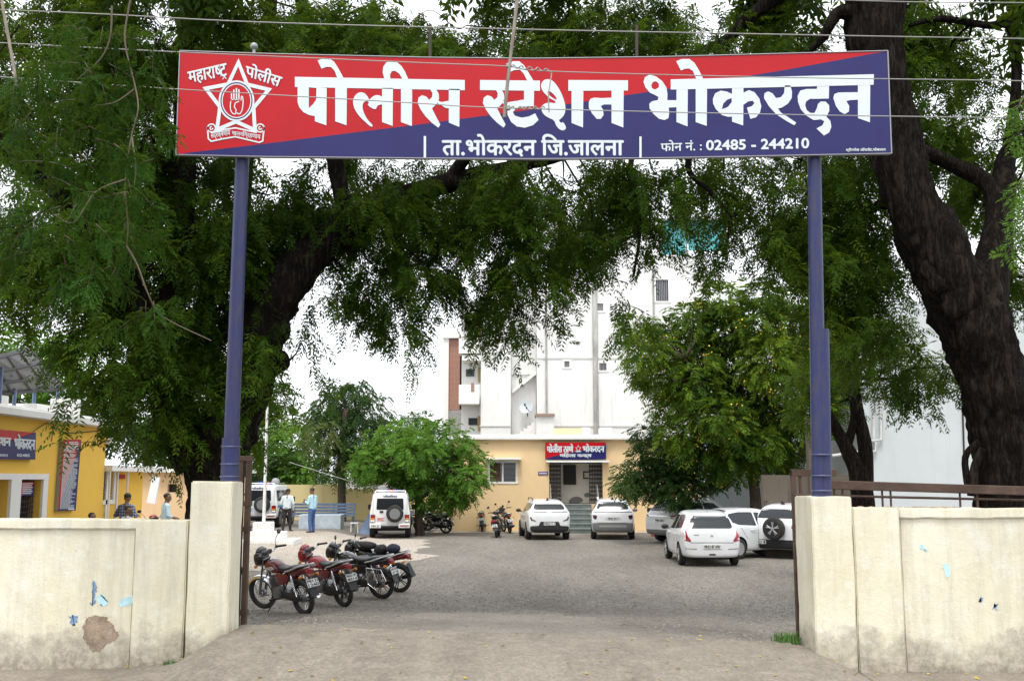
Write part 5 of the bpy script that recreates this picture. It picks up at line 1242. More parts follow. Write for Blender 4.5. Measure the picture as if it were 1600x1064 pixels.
# knobbly burr on the trunk
for (px, py, r) in ((1500, 470, .30), (1470, 440, .22), (1530, 500, .25), (1455, 425, .16), (1545, 455, .2)):
    b = len(mb.v); c = P(px, py, 13.72); mb.ell(c, (r, r * .6, r), 16, 12)
    for i in range(b, len(mb.v)):
        v = Vector(mb.v[i]); mb.v[i] = tuple(c + (v - c) * (1 + .45 * MN.noise(v * 6)))
hubsB = [v for l in (m2, m3, m4, m5, m6, m7, m8) for v in l[2::2]] + m1[140:]
EBt = [(a, b, c, d, e, f, g * 1.75) for a, b, c, d, e, f, g in [(1100, 285, 90, 50, 14.5, 17.5, .5), (1185, 310, 70, 60, 14.5, 17.5, .55), (1150, 365, 75, 30, 14.5, 17, .45), (1060, 305, 60, 26, 14.5, 17, .3), (1120, 395, 40, 22, 14.5, 17, .3), (1228, 370, 40, 50, 14.5, 17, .7), (1300, 330, 70, 110, 14.5, 17.5, 1.3), (1345, 430, 60, 80, 14.5, 17, 1.2), (1375, 510, 44, 40, 14.5, 16.5, .8), (1410, 580, 50, 30, 14.5, 16, .6), (1320, 470, 40, 30, 14.5, 16.5, .6),
       (1480, 110, 80, 80, 14.5, 18, .45), (1530, 215, 80, 80, 14.5, 18, .8), (1500, 30, 110, 40, 14, 18, .5), (1590, 110, 50, 90, 14.5, 18, .5), (1460, 170, 40, 60, 15, 17.5, .35),
       (1120, 55, 120, 45, 14, 17.5, .9), (1010, 60, 90, 40, 14, 17.5, .6), (920, 50, 80, 40, 14, 17.5, .7), (1235, 40, 50, 36, 14.5, 17, .5), (1250, 250, 70, 36, 14.5, 17, .8),
       (1565, 380, 40, 60, 15, 17, .5), (1600, 470, 40, 60, 15, 17, .7), (1440, 555, 26, 18, 14.4, 15, .5), (1520, 300, 40, 40, 15, 17, .5), (1590, 540, 30, 60, 15, 17, .5), (1400, 100, 60, 100, 15.5, 18, .5), (1200, 350, 60, 40, 15, 18, .4), (960, 25, 130, 36, 14, 18, .8), (1190, 20, 70, 30, 14, 18, .7), (1450, 60, 60, 60, 14.5, 18, .5), (1040, 280, 70, 40, 15, 18, .6), (1300, 410, 50, 70, 15, 17, .8), (1340, 300, 50, 60, 15, 17, .8)]]
V1, T1 = canopy(EBt, mb, hubsB, rngB)
EU = [(1050, -160, 300, 160, 14, 18, .9), (1400, -190, 300, 180, 14, 19, 1), (1780, -120, 250, 220, 13, 18, 1), (1500, 120, 220, 150, 19, 23, .35)]  # clusters above the view are unseen, added to shade the crown below
V2, T2 = canopy(EU, None, hubsB, rngB, 3.4, .5, 5, .2, .07)
leaf_mesh('crown', np.concatenate([V1, V2]), np.concatenate([T1, T2]), LM_neem, tB)
W(mb.build('trunk', M_bark, None, True, 180), tB)

# ---------------- near overhanging sprays, upper left (broad compound leaves) and right edge
rngC = np.random.default_rng(8); random.seed(4)
def near_spray(lab, stems, leaves, m, seed, plen=.16, pairs=13, ll=.042, lw=.013):
    o = empty('overhanging_branch', P(*stems[0][0]), 0, lab, 'branch'); mb = MB(); rng = np.random.default_rng(seed)
    for s in stems: mb.tube(crom(PL(s), 5), list(np.linspace(.010, .004, (len(s) - 1) * 5 + 1)), 5)
    Vs = []; Ts = []
    for (px, py, Y, ang, n, sc) in leaves:               # a bipinnate leaf: n pinnae along a stalk
        c = np.array(P(px, py, Y)); a = math.radians(ang); d = np.array([math.cos(a), rng.normal(0, .35), math.sin(a)]); d /= np.linalg.norm(d)
        Ls = .055 * n * sc; mb.tube([Vector(c), Vector(c + d * Ls * .5), Vector(c + d * Ls + np.array([0, 0, -.12 * Ls]))], [.004, .003, .002], 4)
        s = np.cross(d, [0, 0.9, .3]); s /= np.linalg.norm(s)
        base = []; dirs = []
        for j in range(n):
            t = (j + 1) / n
            for sg in (-1, 1):
                base.append(c + d * Ls * t + np.array([0, 0, -.12 * Ls * t * t])); dirs.append(d * .55 + s * sg + np.array([0, 0, -.25]) + rng.normal(0, .15, 3))
        base.append(c + d * Ls); dirs.append(d + np.array([0, 0, -.3]))
        N = len(base); v, T = sprigs(np.array(base), np.array(dirs), plen * sc * rng.uniform(.85, 1.15, N), pairs, ll * sc, lw * sc, .3, 72, np.full(N, np.clip(rng.normal(.5, .25), 0, 1)), rng, .12)
        Vs.append(v); Ts.append(T)
    leaf_mesh('foliage', np.concatenate(Vs), np.concatenate(Ts), m, o); W(mb.build('twig', mat('green_twig', (.10, .075, .045), .7), None, True), o)
    return o
rr = random.Random(2)
lv = [(95, 322, 8.6, 205, 5, 1.0), (120, 318, 8.5, 250, 4, .9), (128, 335, 8.6, 285, 5, 1.0), (200, 300, 8.5, 200, 5, .9), (150, 300, 8.6, 180, 4, .8), (205, 290, 8.6, 320, 5, 1.0), (200, 280, 8.5, 280, 4, .8), (60, 300, 8.6, 170, 3, .8), (110, 290, 8.6, 150, 4, .9), (215, 300, 8.7, 255, 4, .9), (150, 350, 8.6, 320, 5, .9), (100, 400, 8.8, 270, 5, 1.1), (150, 400, 8.8, 260, 5, 1.0), (60, 350, 8.7, 220, 4, 1.0), (190, 345, 8.8, 300, 5, 1.0),
      (228, 470, 8.8, 265, 4, .8), (220, 480, 8.7, 235, 4, .8), (240, 470, 8.8, 285, 4, .8), (205, 500, 8.8, 215, 3, .8), (250, 500, 8.8, 310, 3, .8)]
for k in range(60): lv.append((rr.uniform(20, 250), rr.uniform(40, 260), rr.uniform(8.6, 9.3), rr.uniform(180, 360), rr.choice([4, 5]), rr.uniform(.8, 1.15)))
for k in range(26): lv.append((rr.uniform(0, 230), rr.uniform(280, 440), rr.uniform(8.8, 9.4), rr.uniform(190, 350), rr.choice([3, 4, 5]), rr.uniform(.8, 1.1)))
near_spray('close hanging spray of broad fern like leaves left of the signboard', [
    [(230, -120, 8.8), (200, 20, 8.8), (196, 70, 8.8), (210, 130, 8.8), (216, 170, 8.7), (206, 210, 8.7), (198, 260, 8.6), (195, 300, 8.6)], [(206, 215, 8.7), (212, 260, 8.6), (210, 290, 8.6)], [(198, 385, 8.7), (215, 415, 8.7), (232, 460, 8.7), (255, 495, 8.8), (330, 532, 8.8)],
    [(198, 280, 8.6), (150, 300, 8.6), (115, 348, 8.6), (80, 335, 8.6), (45, 350, 8.6)], [(195, 300, 8.6), (200, 350, 8.65), (198, 385, 8.7)], [(175, 10, 8.9), (172, 60, 8.9), (155, 95, 8.9), (120, 125, 8.9)], [(210, 140, 8.8), (180, 160, 8.8), (150, 165, 8.8)]], lv, LM_close, 4)
near_spray('close bright neem sprays entering at the right edge beside the trunk', [[(1720, 90, 9), (1640, 120, 9), (1600, 150, 9), (1580, 200, 9)], [(1700, 230, 9), (1620, 265, 9), (1585, 300, 9)], [(1700, 350, 9), (1620, 350, 9), (1580, 380, 9)]],
    [(1600, 150, 9, 240, 4, 1.0), (1590, 165, 9, 215, 3, .9), (1605, 190, 9, 225, 4, 1.0), (1600, 275, 9, 240, 4, 1), (1595, 290, 9, 220, 3, .9), (1605, 300, 9.1, 250, 4, 1), (1600, 335, 9, 215, 3, 1), (1600, 360, 9, 230, 4, 1.0), (1600, 225, 9.1, 235, 3, .9)], LM_bush, 9, .13, 7, .055, .017)

# ---------------- trees built from clumps
def clump_tree(name, lab, trunk_pts, trunk_r, clumps, m, seed, cat='tree', sp=.35, pairs=6, ll=.11, lw=.04, dens=1.0, bark=M_bark2, flowers=None, droop=.4, limbs=(), top=.35, group=None):
    """clumps: (px, py, Y, r_px) spheres of foliage; every clump grows from the trunk top"""
    rng = np.random.default_rng(seed); random.seed(seed)
    b = P(*trunk_pts[0]); o = empty(name, (b.x, b.y, G(b.x, b.y)), 0, lab, cat, group); mb = MB()
    tp = PL(trunk_pts); tp[0].z = min(tp[0].z, G(b.x, b.y) - .05); q = limb(mb, tp, trunk_r, 12, 6, .08, seed)
    hubs = q[len(q) // 2:]
    for lp_, lr in limbs: hubs += limb(mb, PL(lp_), lr, 9, 6, .08, seed + 1)[3:]
    Vs = []; Ts = []; ar = pairs * 2 * ll * lw * .62; FV = []
    for (px, py, Y, rp) in clumps:
        c = P(px, py, Y); r = rp / PPM(Y, c.z); n = max(8, int(4 * math.pi * r * r * 1.05 * dens / ar))
        hub = min(hubs, key=lambda h: (Vector(h) - c).length); twig(mb, hub, c, .05, .015, 0, 5)
        u = norm(rng.normal(0, 1, (n, 3))); u[:, 2] *= .8; rad = r * (rng.uniform(.25, 1.08, n) ** .55)
        bump_ = 1 + .28 * np.sin(u[:, 0] * 7 + px) * np.sin(u[:, 1] * 6 + py) + .15 * np.sin(u[:, 2] * 11 + seed)
        base = np.array(c) + u * (rad * bump_)[:, None]
        d = norm(u + rng.normal(0, .5, (n, 3)) + np.array([0, 0, -.15]))
        ti = np.clip(rng.normal(.42, .2, n) + top * .5 * u[:, 2] * 0 + rng.normal(0, .2), 0, .98)
        v, T = sprigs(base, d, sp * rng.uniform(.7, 1.2, n), pairs, ll, lw, droop, 62, ti, rng)
        Vs.append(v); Ts.append(T)
        if flowers:
            nf = int(n * flowers); i = rng.choice(n, nf); k = base[i] + d[i] * .3
            fb = np.repeat(k, 14, 0) + rng.normal(0, .16, (nf * 14, 3)); l = norm(rng.normal(0, 1, (nf * 14, 3))) * .045; w2 = norm(np.cross(l, rng.normal(0, 1, l.shape))) * .035
            FV.append(np.stack([fb - l, fb + w2, fb + l, fb - w2], 1).reshape(-1, 3))
    leaf_mesh('crown', np.concatenate(Vs), np.concatenate(Ts), m, o)
    if FV:
        fv = np.concatenate(FV); leaf_mesh('blossom', fv, np.zeros(len(fv)), mat('yellow_blossom', (.62, .48, .03), .6), o)
    W(mb.build('trunk', bark, None, True, 180), o); return o
def cl(seed, Y, spread, items, n=1):
    r = random.Random(seed); out = []
    for (px, py, rp) in items: out.append((px, py, Y + r.uniform(-spread, spread), rp))
    return out
# yellow blossoming tree, right middle
yi = [(1010, 545, 34), (1030, 590, 36), (1060, 530, 40), (1075, 600, 46), (1100, 560, 44), (1085, 500, 34), (1130, 510, 44), (1150, 570, 50), (1180, 500, 44), (1200, 560, 50), (1230, 510, 44), (1240, 590, 46), (1170, 630, 46), (1120, 650, 42), (1210, 650, 40), (1260, 560, 40), (1290, 520, 40), (1320, 560, 40), (1300, 600, 36), (1190, 690, 30), (1150, 700, 30), (1230, 690, 26), (1045, 640, 26), (1340, 500, 36), (1370, 540, 30), (1130, 470, 34), (1190, 460, 30), (1240, 470, 30), (990, 510, 24), (1000, 575, 22), (1095, 700, 32), (1060, 675, 28), (1135, 728, 24), (1222, 722, 24), (1180, 715, 28), (1270, 640, 40), (1330, 630, 34), (1100, 610, 40), (1150, 650, 44)]
clump_tree('flowering_tree', 'wide tree with yellow blossom clusters left of the right blue pole', [(1181, 835, 38), (1180, 780, 38), (1172, 700, 38), (1165, 640, 38)], [.24, .2, .2, .18], cl(1, 38, 1.6, yi), LM_yel, 41, sp=.46, pairs=7, ll=.18, lw=.058, dens=1.7, flowers=.022,
    limbs=[([(1172, 700, 38), (1210, 640, 38), (1240, 560, 38.3)], [.14, .1, .06]), ([(1170, 670, 38), (1110, 620, 37.5), (1070, 560, 37)], [.13, .09, .05])])
clump_tree('forked_tree', 'dark forked tree standing before the bluish house wall', [(1352, 830, 24), (1346, 760, 24), (1325, 705, 24), (1300, 660, 24), (1268, 610, 24)], [.30, .25, .17, .14, .10], cl(2, 24, 1.2, [(1260, 600, 40), (1300, 580, 46), (1350, 560, 50), (1400, 575, 40), (1310, 630, 34), (1265, 650, 30), (1370, 600, 26), (1430, 560, 36), (1470, 585, 22), (1380, 520, 46)]), LM_neem, 42, sp=.32, pairs=7, ll=.1, lw=.03, dens=.7, bark=M_bark,
    limbs=[([(1348, 765, 24), (1352, 700, 24), (1340, 640, 24), (1335, 590, 24)], [.24, .16, .14, .1]), ([(1322, 700, 24), (1335, 650, 24), (1325, 600, 24)], [.12, .09, .06])])
clump_tree('round_bush_tree', 'dense dark bushy tree beside the parked SUV and peach wall', [(1068, 850, 39), (1066, 800, 39), (1060, 760, 39)], [.16, .14, .12], cl(3, 39, .8, [(984, 762, 20), (1000, 735, 30), (1030, 705, 36), (1030, 750, 40), (1060, 720, 36), (1060, 765, 30), (1085, 690, 32), (1010, 680, 22), (1100, 740, 34), (1120, 740, 22), (975, 752, 18)]), LM_dull, 43, sp=.3, pairs=5, ll=.15, lw=.05, dens=1.5, bark=M_bark)
tr2 = clump_tree('thin_tree', 'slim dark trunked tree beside the old brown wall near the right gate pillar', [(1232, 838, 40), (1230, 760, 40), (1226, 690, 40), (1228, 640, 40)], [.13, .12, .11, .09], cl(4, 40, .8, [(1220, 660, 34), (1240, 700, 22), (1205, 720, 20)]), LM_yel, 44, sp=.35, pairs=7, ll=.11, lw=.035, dens=.6, bark=M_bark)
# bright round tree by the jeep
bi = [(585, 720, 34), (610, 695, 34), (640, 685, 34), (675, 682, 32), (705, 690, 34), (730, 715, 28), (740, 745, 22), (715, 745, 36), (680, 730, 40), (645, 725, 40), (600, 732, 26), (572, 728, 20), (632, 745, 24), (665, 768, 28), (700, 775, 26), (575, 742, 14), (650, 705, 36), (560, 718, 12), (725, 770, 18)]
clump_tree('shade_tree', 'bright green round tree shading the jeep before the peach building', [(657, 835, 45), (654, 800, 45), (656, 760, 45)], [.22, .17, .15], cl(5, 45, 1.1, bi), LM_bush, 45, sp=.34, pairs=5, ll=.17, lw=.06, dens=1.35, limbs=[([(655, 785, 45), (630, 750, 45), (610, 720, 44.5)], [.1, .08, .05]), ([(656, 780, 45), (690, 750, 45), (705, 720, 45.3)], [.1, .08, .05])])
# taller tree behind and the row beyond the back wall
clump_tree('drooping_tree', 'tall grey green tree with a straight trunk behind the back wall bench', [(534, 830, 52), (534, 760, 52), (537, 690, 52), (540, 640, 52)], [.24, .2, .2, .15], cl(6, 52, 1.4, [(510, 640, 28), (540, 625, 34), (575, 640, 30), (595, 670, 20), (500, 680, 26), (530, 670, 36), (570, 685, 34), (520, 720, 26), (550, 725, 26), (490, 655, 16), (585, 715, 20), (520, 608, 12), (560, 612, 20)]), LM_dull, 46, sp=.5, pairs=7, ll=.2, lw=.06, dens=1.3, droop=.8)
far = [('hedge_tree', 'pale bushy tree over the back wall left of the straight trunk', [(470, 820, 58), (470, 740, 58)], [(455, 690, 34), (480, 710, 30), (440, 735, 34), (470, 745, 30), (495, 745, 24), (425, 700, 20)], LM_bush),
       ('hedge_tree', 'low dark tree behind the flagpole beyond the back wall', [(405, 820, 57), (405, 740, 57)], [(400, 720, 30), (425, 760, 30), (395, 760, 30), (440, 720, 20)], LM_dull),
       ('hedge_tree', 'tall loose tree beyond the left jeep under the big limb', [(425, 820, 66), (420, 680, 66)], [(400, 640, 30), (425, 620, 30), (440, 660, 30), (410, 680, 34), (390, 600, 26)], LM_yel),
       ('hedge_tree', 'small distant treetop left of the brick tower', [(640, 800, 80), (643, 690, 80)], [(640, 660, 14), (655, 655, 14), (628, 668, 10)], LM_dull),
       ('hedge_tree', 'greenery beyond the solar rack at the left edge', [(20, 820, 46), (20, 600, 46)], [(10, 540, 50), (60, 560, 46), (-30, 600, 50), (30, 610, 40), (90, 610, 40), (120, 560, 50)], LM_bush),
       ('hedge_tree', 'dark tree standing behind the yellow annex roof', [(230, 820, 48), (230, 700, 48)], [(180, 660, 44), (240, 650, 50), (300, 660, 40), (260, 700, 40), (340, 690, 40), (150, 630, 40)], LM_dull)]
for k, (nm, lab, tp, cs, m) in enumerate(far):
    clump_tree(nm, lab, tp, [.25, .2], cl(10 + k, tp[0][2], 1.5, cs), m, 60 + k, sp=.55, pairs=5, ll=.28, lw=.10, dens=1.25, group='trees beyond the yard')
# ================================================================ CARS
M_paint = mat('car_white', (.70, .715, .73), .28, coat=.6, spec=.5, var=.10, vscale=1.6); M_paint2 = mat('jeep_white', (.68, .70, .70), .38, coat=.2, var=.08, vscale=2)
M_black = mat('black_plastic', (.018, .018, .02), .5); M_tyre = mat('tyre_rubber', (.022, .021, .02), .8, var=.5, vscale=6); M_alloy = mat('alloy', (.42, .42, .43), .35, .7); M_carglass = mat('car_glass', (.016, .02, .024), .08, 0, spec=.4)
M_tail = mat('tail_red', (.26, .006, .010), .2, coat=.5); M_taild = mat('tail_dark', (.07, .01, .012), .2, coat=.5); M_chrome = mat('chrome', (.62, .63, .65), .18, .9); M_plate = mat('number_plate', (.72, .73, .70), .5); M_ink = mat('plate_ink', (.02, .02, .025), .6)
M_grey = mat('grey_cladding', (.16, .165, .17), .5); M_amber = mat('amber_lamp', (.6, .2, .02), .3); M_under = mat('underbody', (.012, .012, .012), .9)
M_flash = mat('beacon_blue', (.02, .05, .45), .3); M_red2 = mat('beacon_red', (.5, .02, .02), .3)
def shell(stations, W2, name):
    """stations: (y, z_bottom, z_belt, z_top, half_bottom, half_belt, half_top)"""
    bm = bmesh.new(); rings = []
    for (y, zb, zl, zt, wb, wl, wt) in stations:
        h = [(0, zb), (wb * .62, zb), (wb * .95, zb + .02), (wb, zb + .10), (wl * 1.0, zb + (zl - zb) * .55), (wl * .985, zl - .015), (wl * .955 if zt - zl > .1 else wl * .9, zl + (.02 if zt - zl > .1 else (zt - zl) * .5)), (wt, zt - min(.07, (zt - zl) * .35)), (wt * .86, zt - .012 * min(1, (zt - zl) * 5)), (wt * .45, zt), (0, zt)]
        pts = h + [(-a, b) for a, b in h[-2:0:-1]]
        rings.append([bm.verts.new((a, y, b)) for a, b in pts])
    n = len(rings[0])
    for i in range(len(rings) - 1):
        for k in range(n): bm.faces.new((rings[i][k], rings[i][(k + 1) % n], rings[i + 1][(k + 1) % n], rings[i + 1][k]))
    bm.faces.new(rings[0][::-1]); bm.faces.new(rings[-1])
    bmesh.ops.recalc_face_normals(bm, faces=bm.faces)
    me = bpy.data.meshes.new(name); bm.to_mesh(me); bm.free(); return me
def rounded(poly, r):
    out = []; n = len(poly)
    for i in range(n):
        p = Vector(poly[i]); a = Vector(poly[i - 1]) - p; b = Vector(poly[(i + 1) % n]) - p
        ra, rb = min(r, a.length * .4), min(r, b.length * .4); s0, s1 = p + a.normalized() * ra, p + b.normalized() * rb
        for t in (0, .25, .5, .75, 1): out.append(tuple((1 - t) ** 2 * s0 + 2 * t * (1 - t) * p + t * t * s1))
    return out
class Body:
    def __init__(s, stations, arches, paint, r_arch=.36):
        s.hw = max(q[5] for q in stations)
        me = shell(stations, s.hw, 'body'); s.o = link_mesh('body', me, [paint, M_under])
        b = s.o.modifiers.new('sub', 'SUBSURF'); b.levels = b.render_levels = 2; bake(s.o)
        bm = bmesh.new(); bm.from_mesh(s.o.data); s.bvh = BVHTree.FromBMesh(bm); bm.free()
        mb = MB().m(0)
        for y in arches:
            for sx in (-1, 1): mb.lathe([(r_arch, sx * (s.hw - .24)), (r_arch, sx * (s.hw + .3))], 28, 'X', (0, y, .33))
        cu = bpy.data.objects.new('cut', mb.mesh('cut')); COL.objects.link(cu); cu.data.materials.append(M_under)
        bm = bmesh.new(); bm.from_mesh(cu.data); bmesh.ops.recalc_face_normals(bm, faces=bm.faces); bm.to_mesh(cu.data); bm.free()
        m = s.o.modifiers.new('b', 'BOOLEAN'); m.object = cu; m.operation = 'DIFFERENCE'; m.solver = 'EXACT'; m.material_mode = 'TRANSFER'; bake(s.o)
        bpy.data.objects.remove(cu)
        s.o.data.polygons.foreach_set('use_smooth', [True] * len(s.o.data.polygons)); s.o.data.set_sharp_from_angle(angle=R(40))
    def panel(s, polys, view, m, name, par, off=.004, step=.06, thick=.012, smooth=1):
        """polygons drawn on the body seen from 'rear'/'front' (x,z), 'left'/'right' (y,z) or 'top' (x,y)"""
        V = []; F = []
        for poly in polys:
            poly = rounded(poly, .045) if smooth else list(poly)
            dense = []
            for i in range(len(poly)):
                a, b = Vector(poly[i]), Vector(poly[(i + 1) % len(poly)]); n = max(1, int((b - a).length / step))
                dense += [a.lerp(b, k / n) for k in range(n)]
            nb = len(dense); pts = list(dense)
            xs = [p.x for p in dense]; ys = [p.y for p in dense]
            x = min(xs) + step / 2
            while x < max(xs):
                y = min(ys) + step / 2
                while y < max(ys):
                    p = Vector((x, y))
                    inside = False; j = nb - 1
                    for i in range(nb):
                        if (dense[i].y > y) != (dense[j].y > y) and x < (dense[j].x - dense[i].x) * (y - dense[i].y) / (dense[j].y - dense[i].y) + dense[i].x: inside = not inside
                        j = i
                    if inside and min((p - q).length for q in dense) > step * .4: pts.append(p)
                    y += step
                x += step
            co, ed, fa, *_ = geometry.delaunay_2d_cdt(pts, [(i, (i + 1) % nb) for i in range(nb)], [], 1, 1e-6)
            b0 = len(V); ok = []
            for p in co:
                if view in ('rear', 'front'): sg = -1 if view == 'rear' else 1; org, dr = Vector((p.x, 5 * sg, p.y)), Vector((0, -sg, 0))
                elif view in ('left', 'right'): sg = -1 if view == 'left' else 1; org, dr = Vector((5 * sg, p.x, p.y)), Vector((-sg, 0, 0))
                else: org, dr = Vector((p.x, p.y, 5)), Vector((0, 0, -1))
                h, n, *_ = s.bvh.ray_cast(org, dr)
                if h is None: V.append((0, 0, 0)); ok.append(False)
                else: V.append(tuple(h - dr * off)); ok.append(True)
            for f in fa:
                if all(ok[i] for i in f): F.append(tuple(b0 + i for i in f))
        if not F: return None
        me = bpy.data.meshes.new(name); me.from_pydata(V, [], F)
        bm = bmesh.new(); bm.from_mesh(me); bmesh.ops.delete(bm, geom=[v for v in bm.verts if not v.link_faces], context='VERTS')
        bmesh.ops.recalc_face_normals(bm, faces=bm.faces)
        dv = {'rear': (0, -1, 0), 'front': (0, 1, 0), 'left': (-1, 0, 0), 'right': (1, 0, 0), 'top': (0, 0, 1)}[view]
        if sum(f.normal.dot(Vector(dv)) for f in bm.faces) < 0: bmesh.ops.reverse_faces(bm, faces=bm.faces)
        ex = bmesh.ops.extrude_edge_only(bm, edges=[e for e in bm.edges if e.is_boundary])
        for v in [g for g in ex['geom'] if isinstance(g, bmesh.types.BMVert)]: v.co -= Vector(dv) * thick
        bm.to_mesh(me); bm.free()
        o = link_mesh(name, me, m, par, True, 35); return o
def mir(poly): return [(-a, b) for a, b in poly][::-1]
def wheel(par, x, y, z, r, wd, m_rim=None, spokes=5, steel=False, name='wheel'):
    sg = 1 if x > 0 else -1
    mb = MB(); mb.lathe([(r * .62, -wd / 2), (r * .9, -wd / 2), (r * .98, -wd * .38), (r, -wd * .2), (r, wd * .2), (r * .98, wd * .38), (r * .9, wd / 2), (r * .62, wd / 2)], 32, 'X', (0, 0, 0), True)
    o = mb.build(name, M_tyre, par, True, 50); o.location = (x, y, z)
    mb = MB(); h = sg * wd * .36
    mb.lathe([(r * .64, sg * wd * .48), (r * .62, h), (r * .56, h - sg * .03), (r * .15, h - sg * .05), (.001, h - sg * .05)], 28, 'X')
    mb.m(1)
    if steel:
        mb.lathe([(r * .60, h + sg * .012), (r * .42, h + sg * .02), (r * .16, h + sg * .025), (.001, h + sg * .02)], 24, 'X')
    else:
        for k in range(spokes):
            a = 2 * math.pi * k / spokes + .3; c, s_ = math.cos(a), math.sin(a)
            for dl in (-.09, .09):
                p0 = (h + sg * .0, c * r * .12, s_ * r * .12); p1 = (h + sg * .01, math.cos(a + dl * 1.6) * r * .6, math.sin(a + dl * 1.6) * r * .6)
                mb.tube([p0, p1], [.03, .024], 6)
        mb.lathe([(r * .16, h - sg * .03), (r * .15, h + sg * .03), (.001, h + sg * .035)], 16, 'X')
    mb.build('rim', [M_under if not steel else (m_rim or M_alloy), m_rim or M_alloy], o, True, 40)
    return o
def plate(par, txt, c, wd, ht, rot, lines=None, bold=.004):
    """number plate at c facing local -Y before rot (3x3)"""
    mb = MB(); mb.box(c, (wd, .012, ht), rot=rot); o = mb.build('number_plate', M_plate, par, bevel=.003)
    mb = MB(); rows = lines or [txt]; n = len(rows)
    for i, t in enumerate(rows):
        y1 = ht / 2 - ht * (i + .14) / n; y0 = ht / 2 - ht * (i + .86) / n
        put_text(mb, t, [(-wd * .44, y1), (wd * .44, y1), (wd * .44, y0), (-wd * .44, y0)], lambda x, y, k: Vector(c) + rot @ Vector((x, -.0075 - .0006 * k, y)), bold)
    mb.build('plate_number', M_ink, o); return o
I3 = Matrix.Identity(3)
def mirrors(par, hw, y, z, m):
    for sx in (-1, 1):
        mb = MB(); mb.ell((sx * (hw + .09), y, z), (.11, .05, .075), 12, 8); mb.tube([(sx * (hw - .08), y + .02, z - .06), (sx * (hw + .05), y, z - .03)], .022, 6); mb.build('door_mirror', m, par, True)
def glass_sides(B, par, polys, m=None):
    for poly in polys:
        for v in ('left', 'right'): B.panel([poly], v, m or M_carglass, 'side_window', par, .004, .09, .01)
def seams(B, par, lines, w_=.012):
    mb_polys = []
    for (a, b) in lines:
        a, b = Vector(a), Vector(b); d = (b - a).normalized(); n = Vector((-d.y, d.x)) * w_ / 2; mb_polys.append([tuple(a + n), tuple(b + n), tuple(b - n), tuple(a - n)])
    for v in ('left', 'right'): B.panel(mb_polys, v, M_black, 'door_seam', par, .002, .09, .004, 0)
def handles(par, hw, ys, z, m):
    for sx in (-1, 1):
        for y in ys: mb = MB(); mb.tube(crom([(sx * (hw - .02), y - .09, z), (sx * (hw + .018), y - .06, z), (sx * (hw + .018), y + .06, z), (sx * (hw - .02), y + .09, z)], 3), .014, 6); mb.build('door_handle', m, par, True)

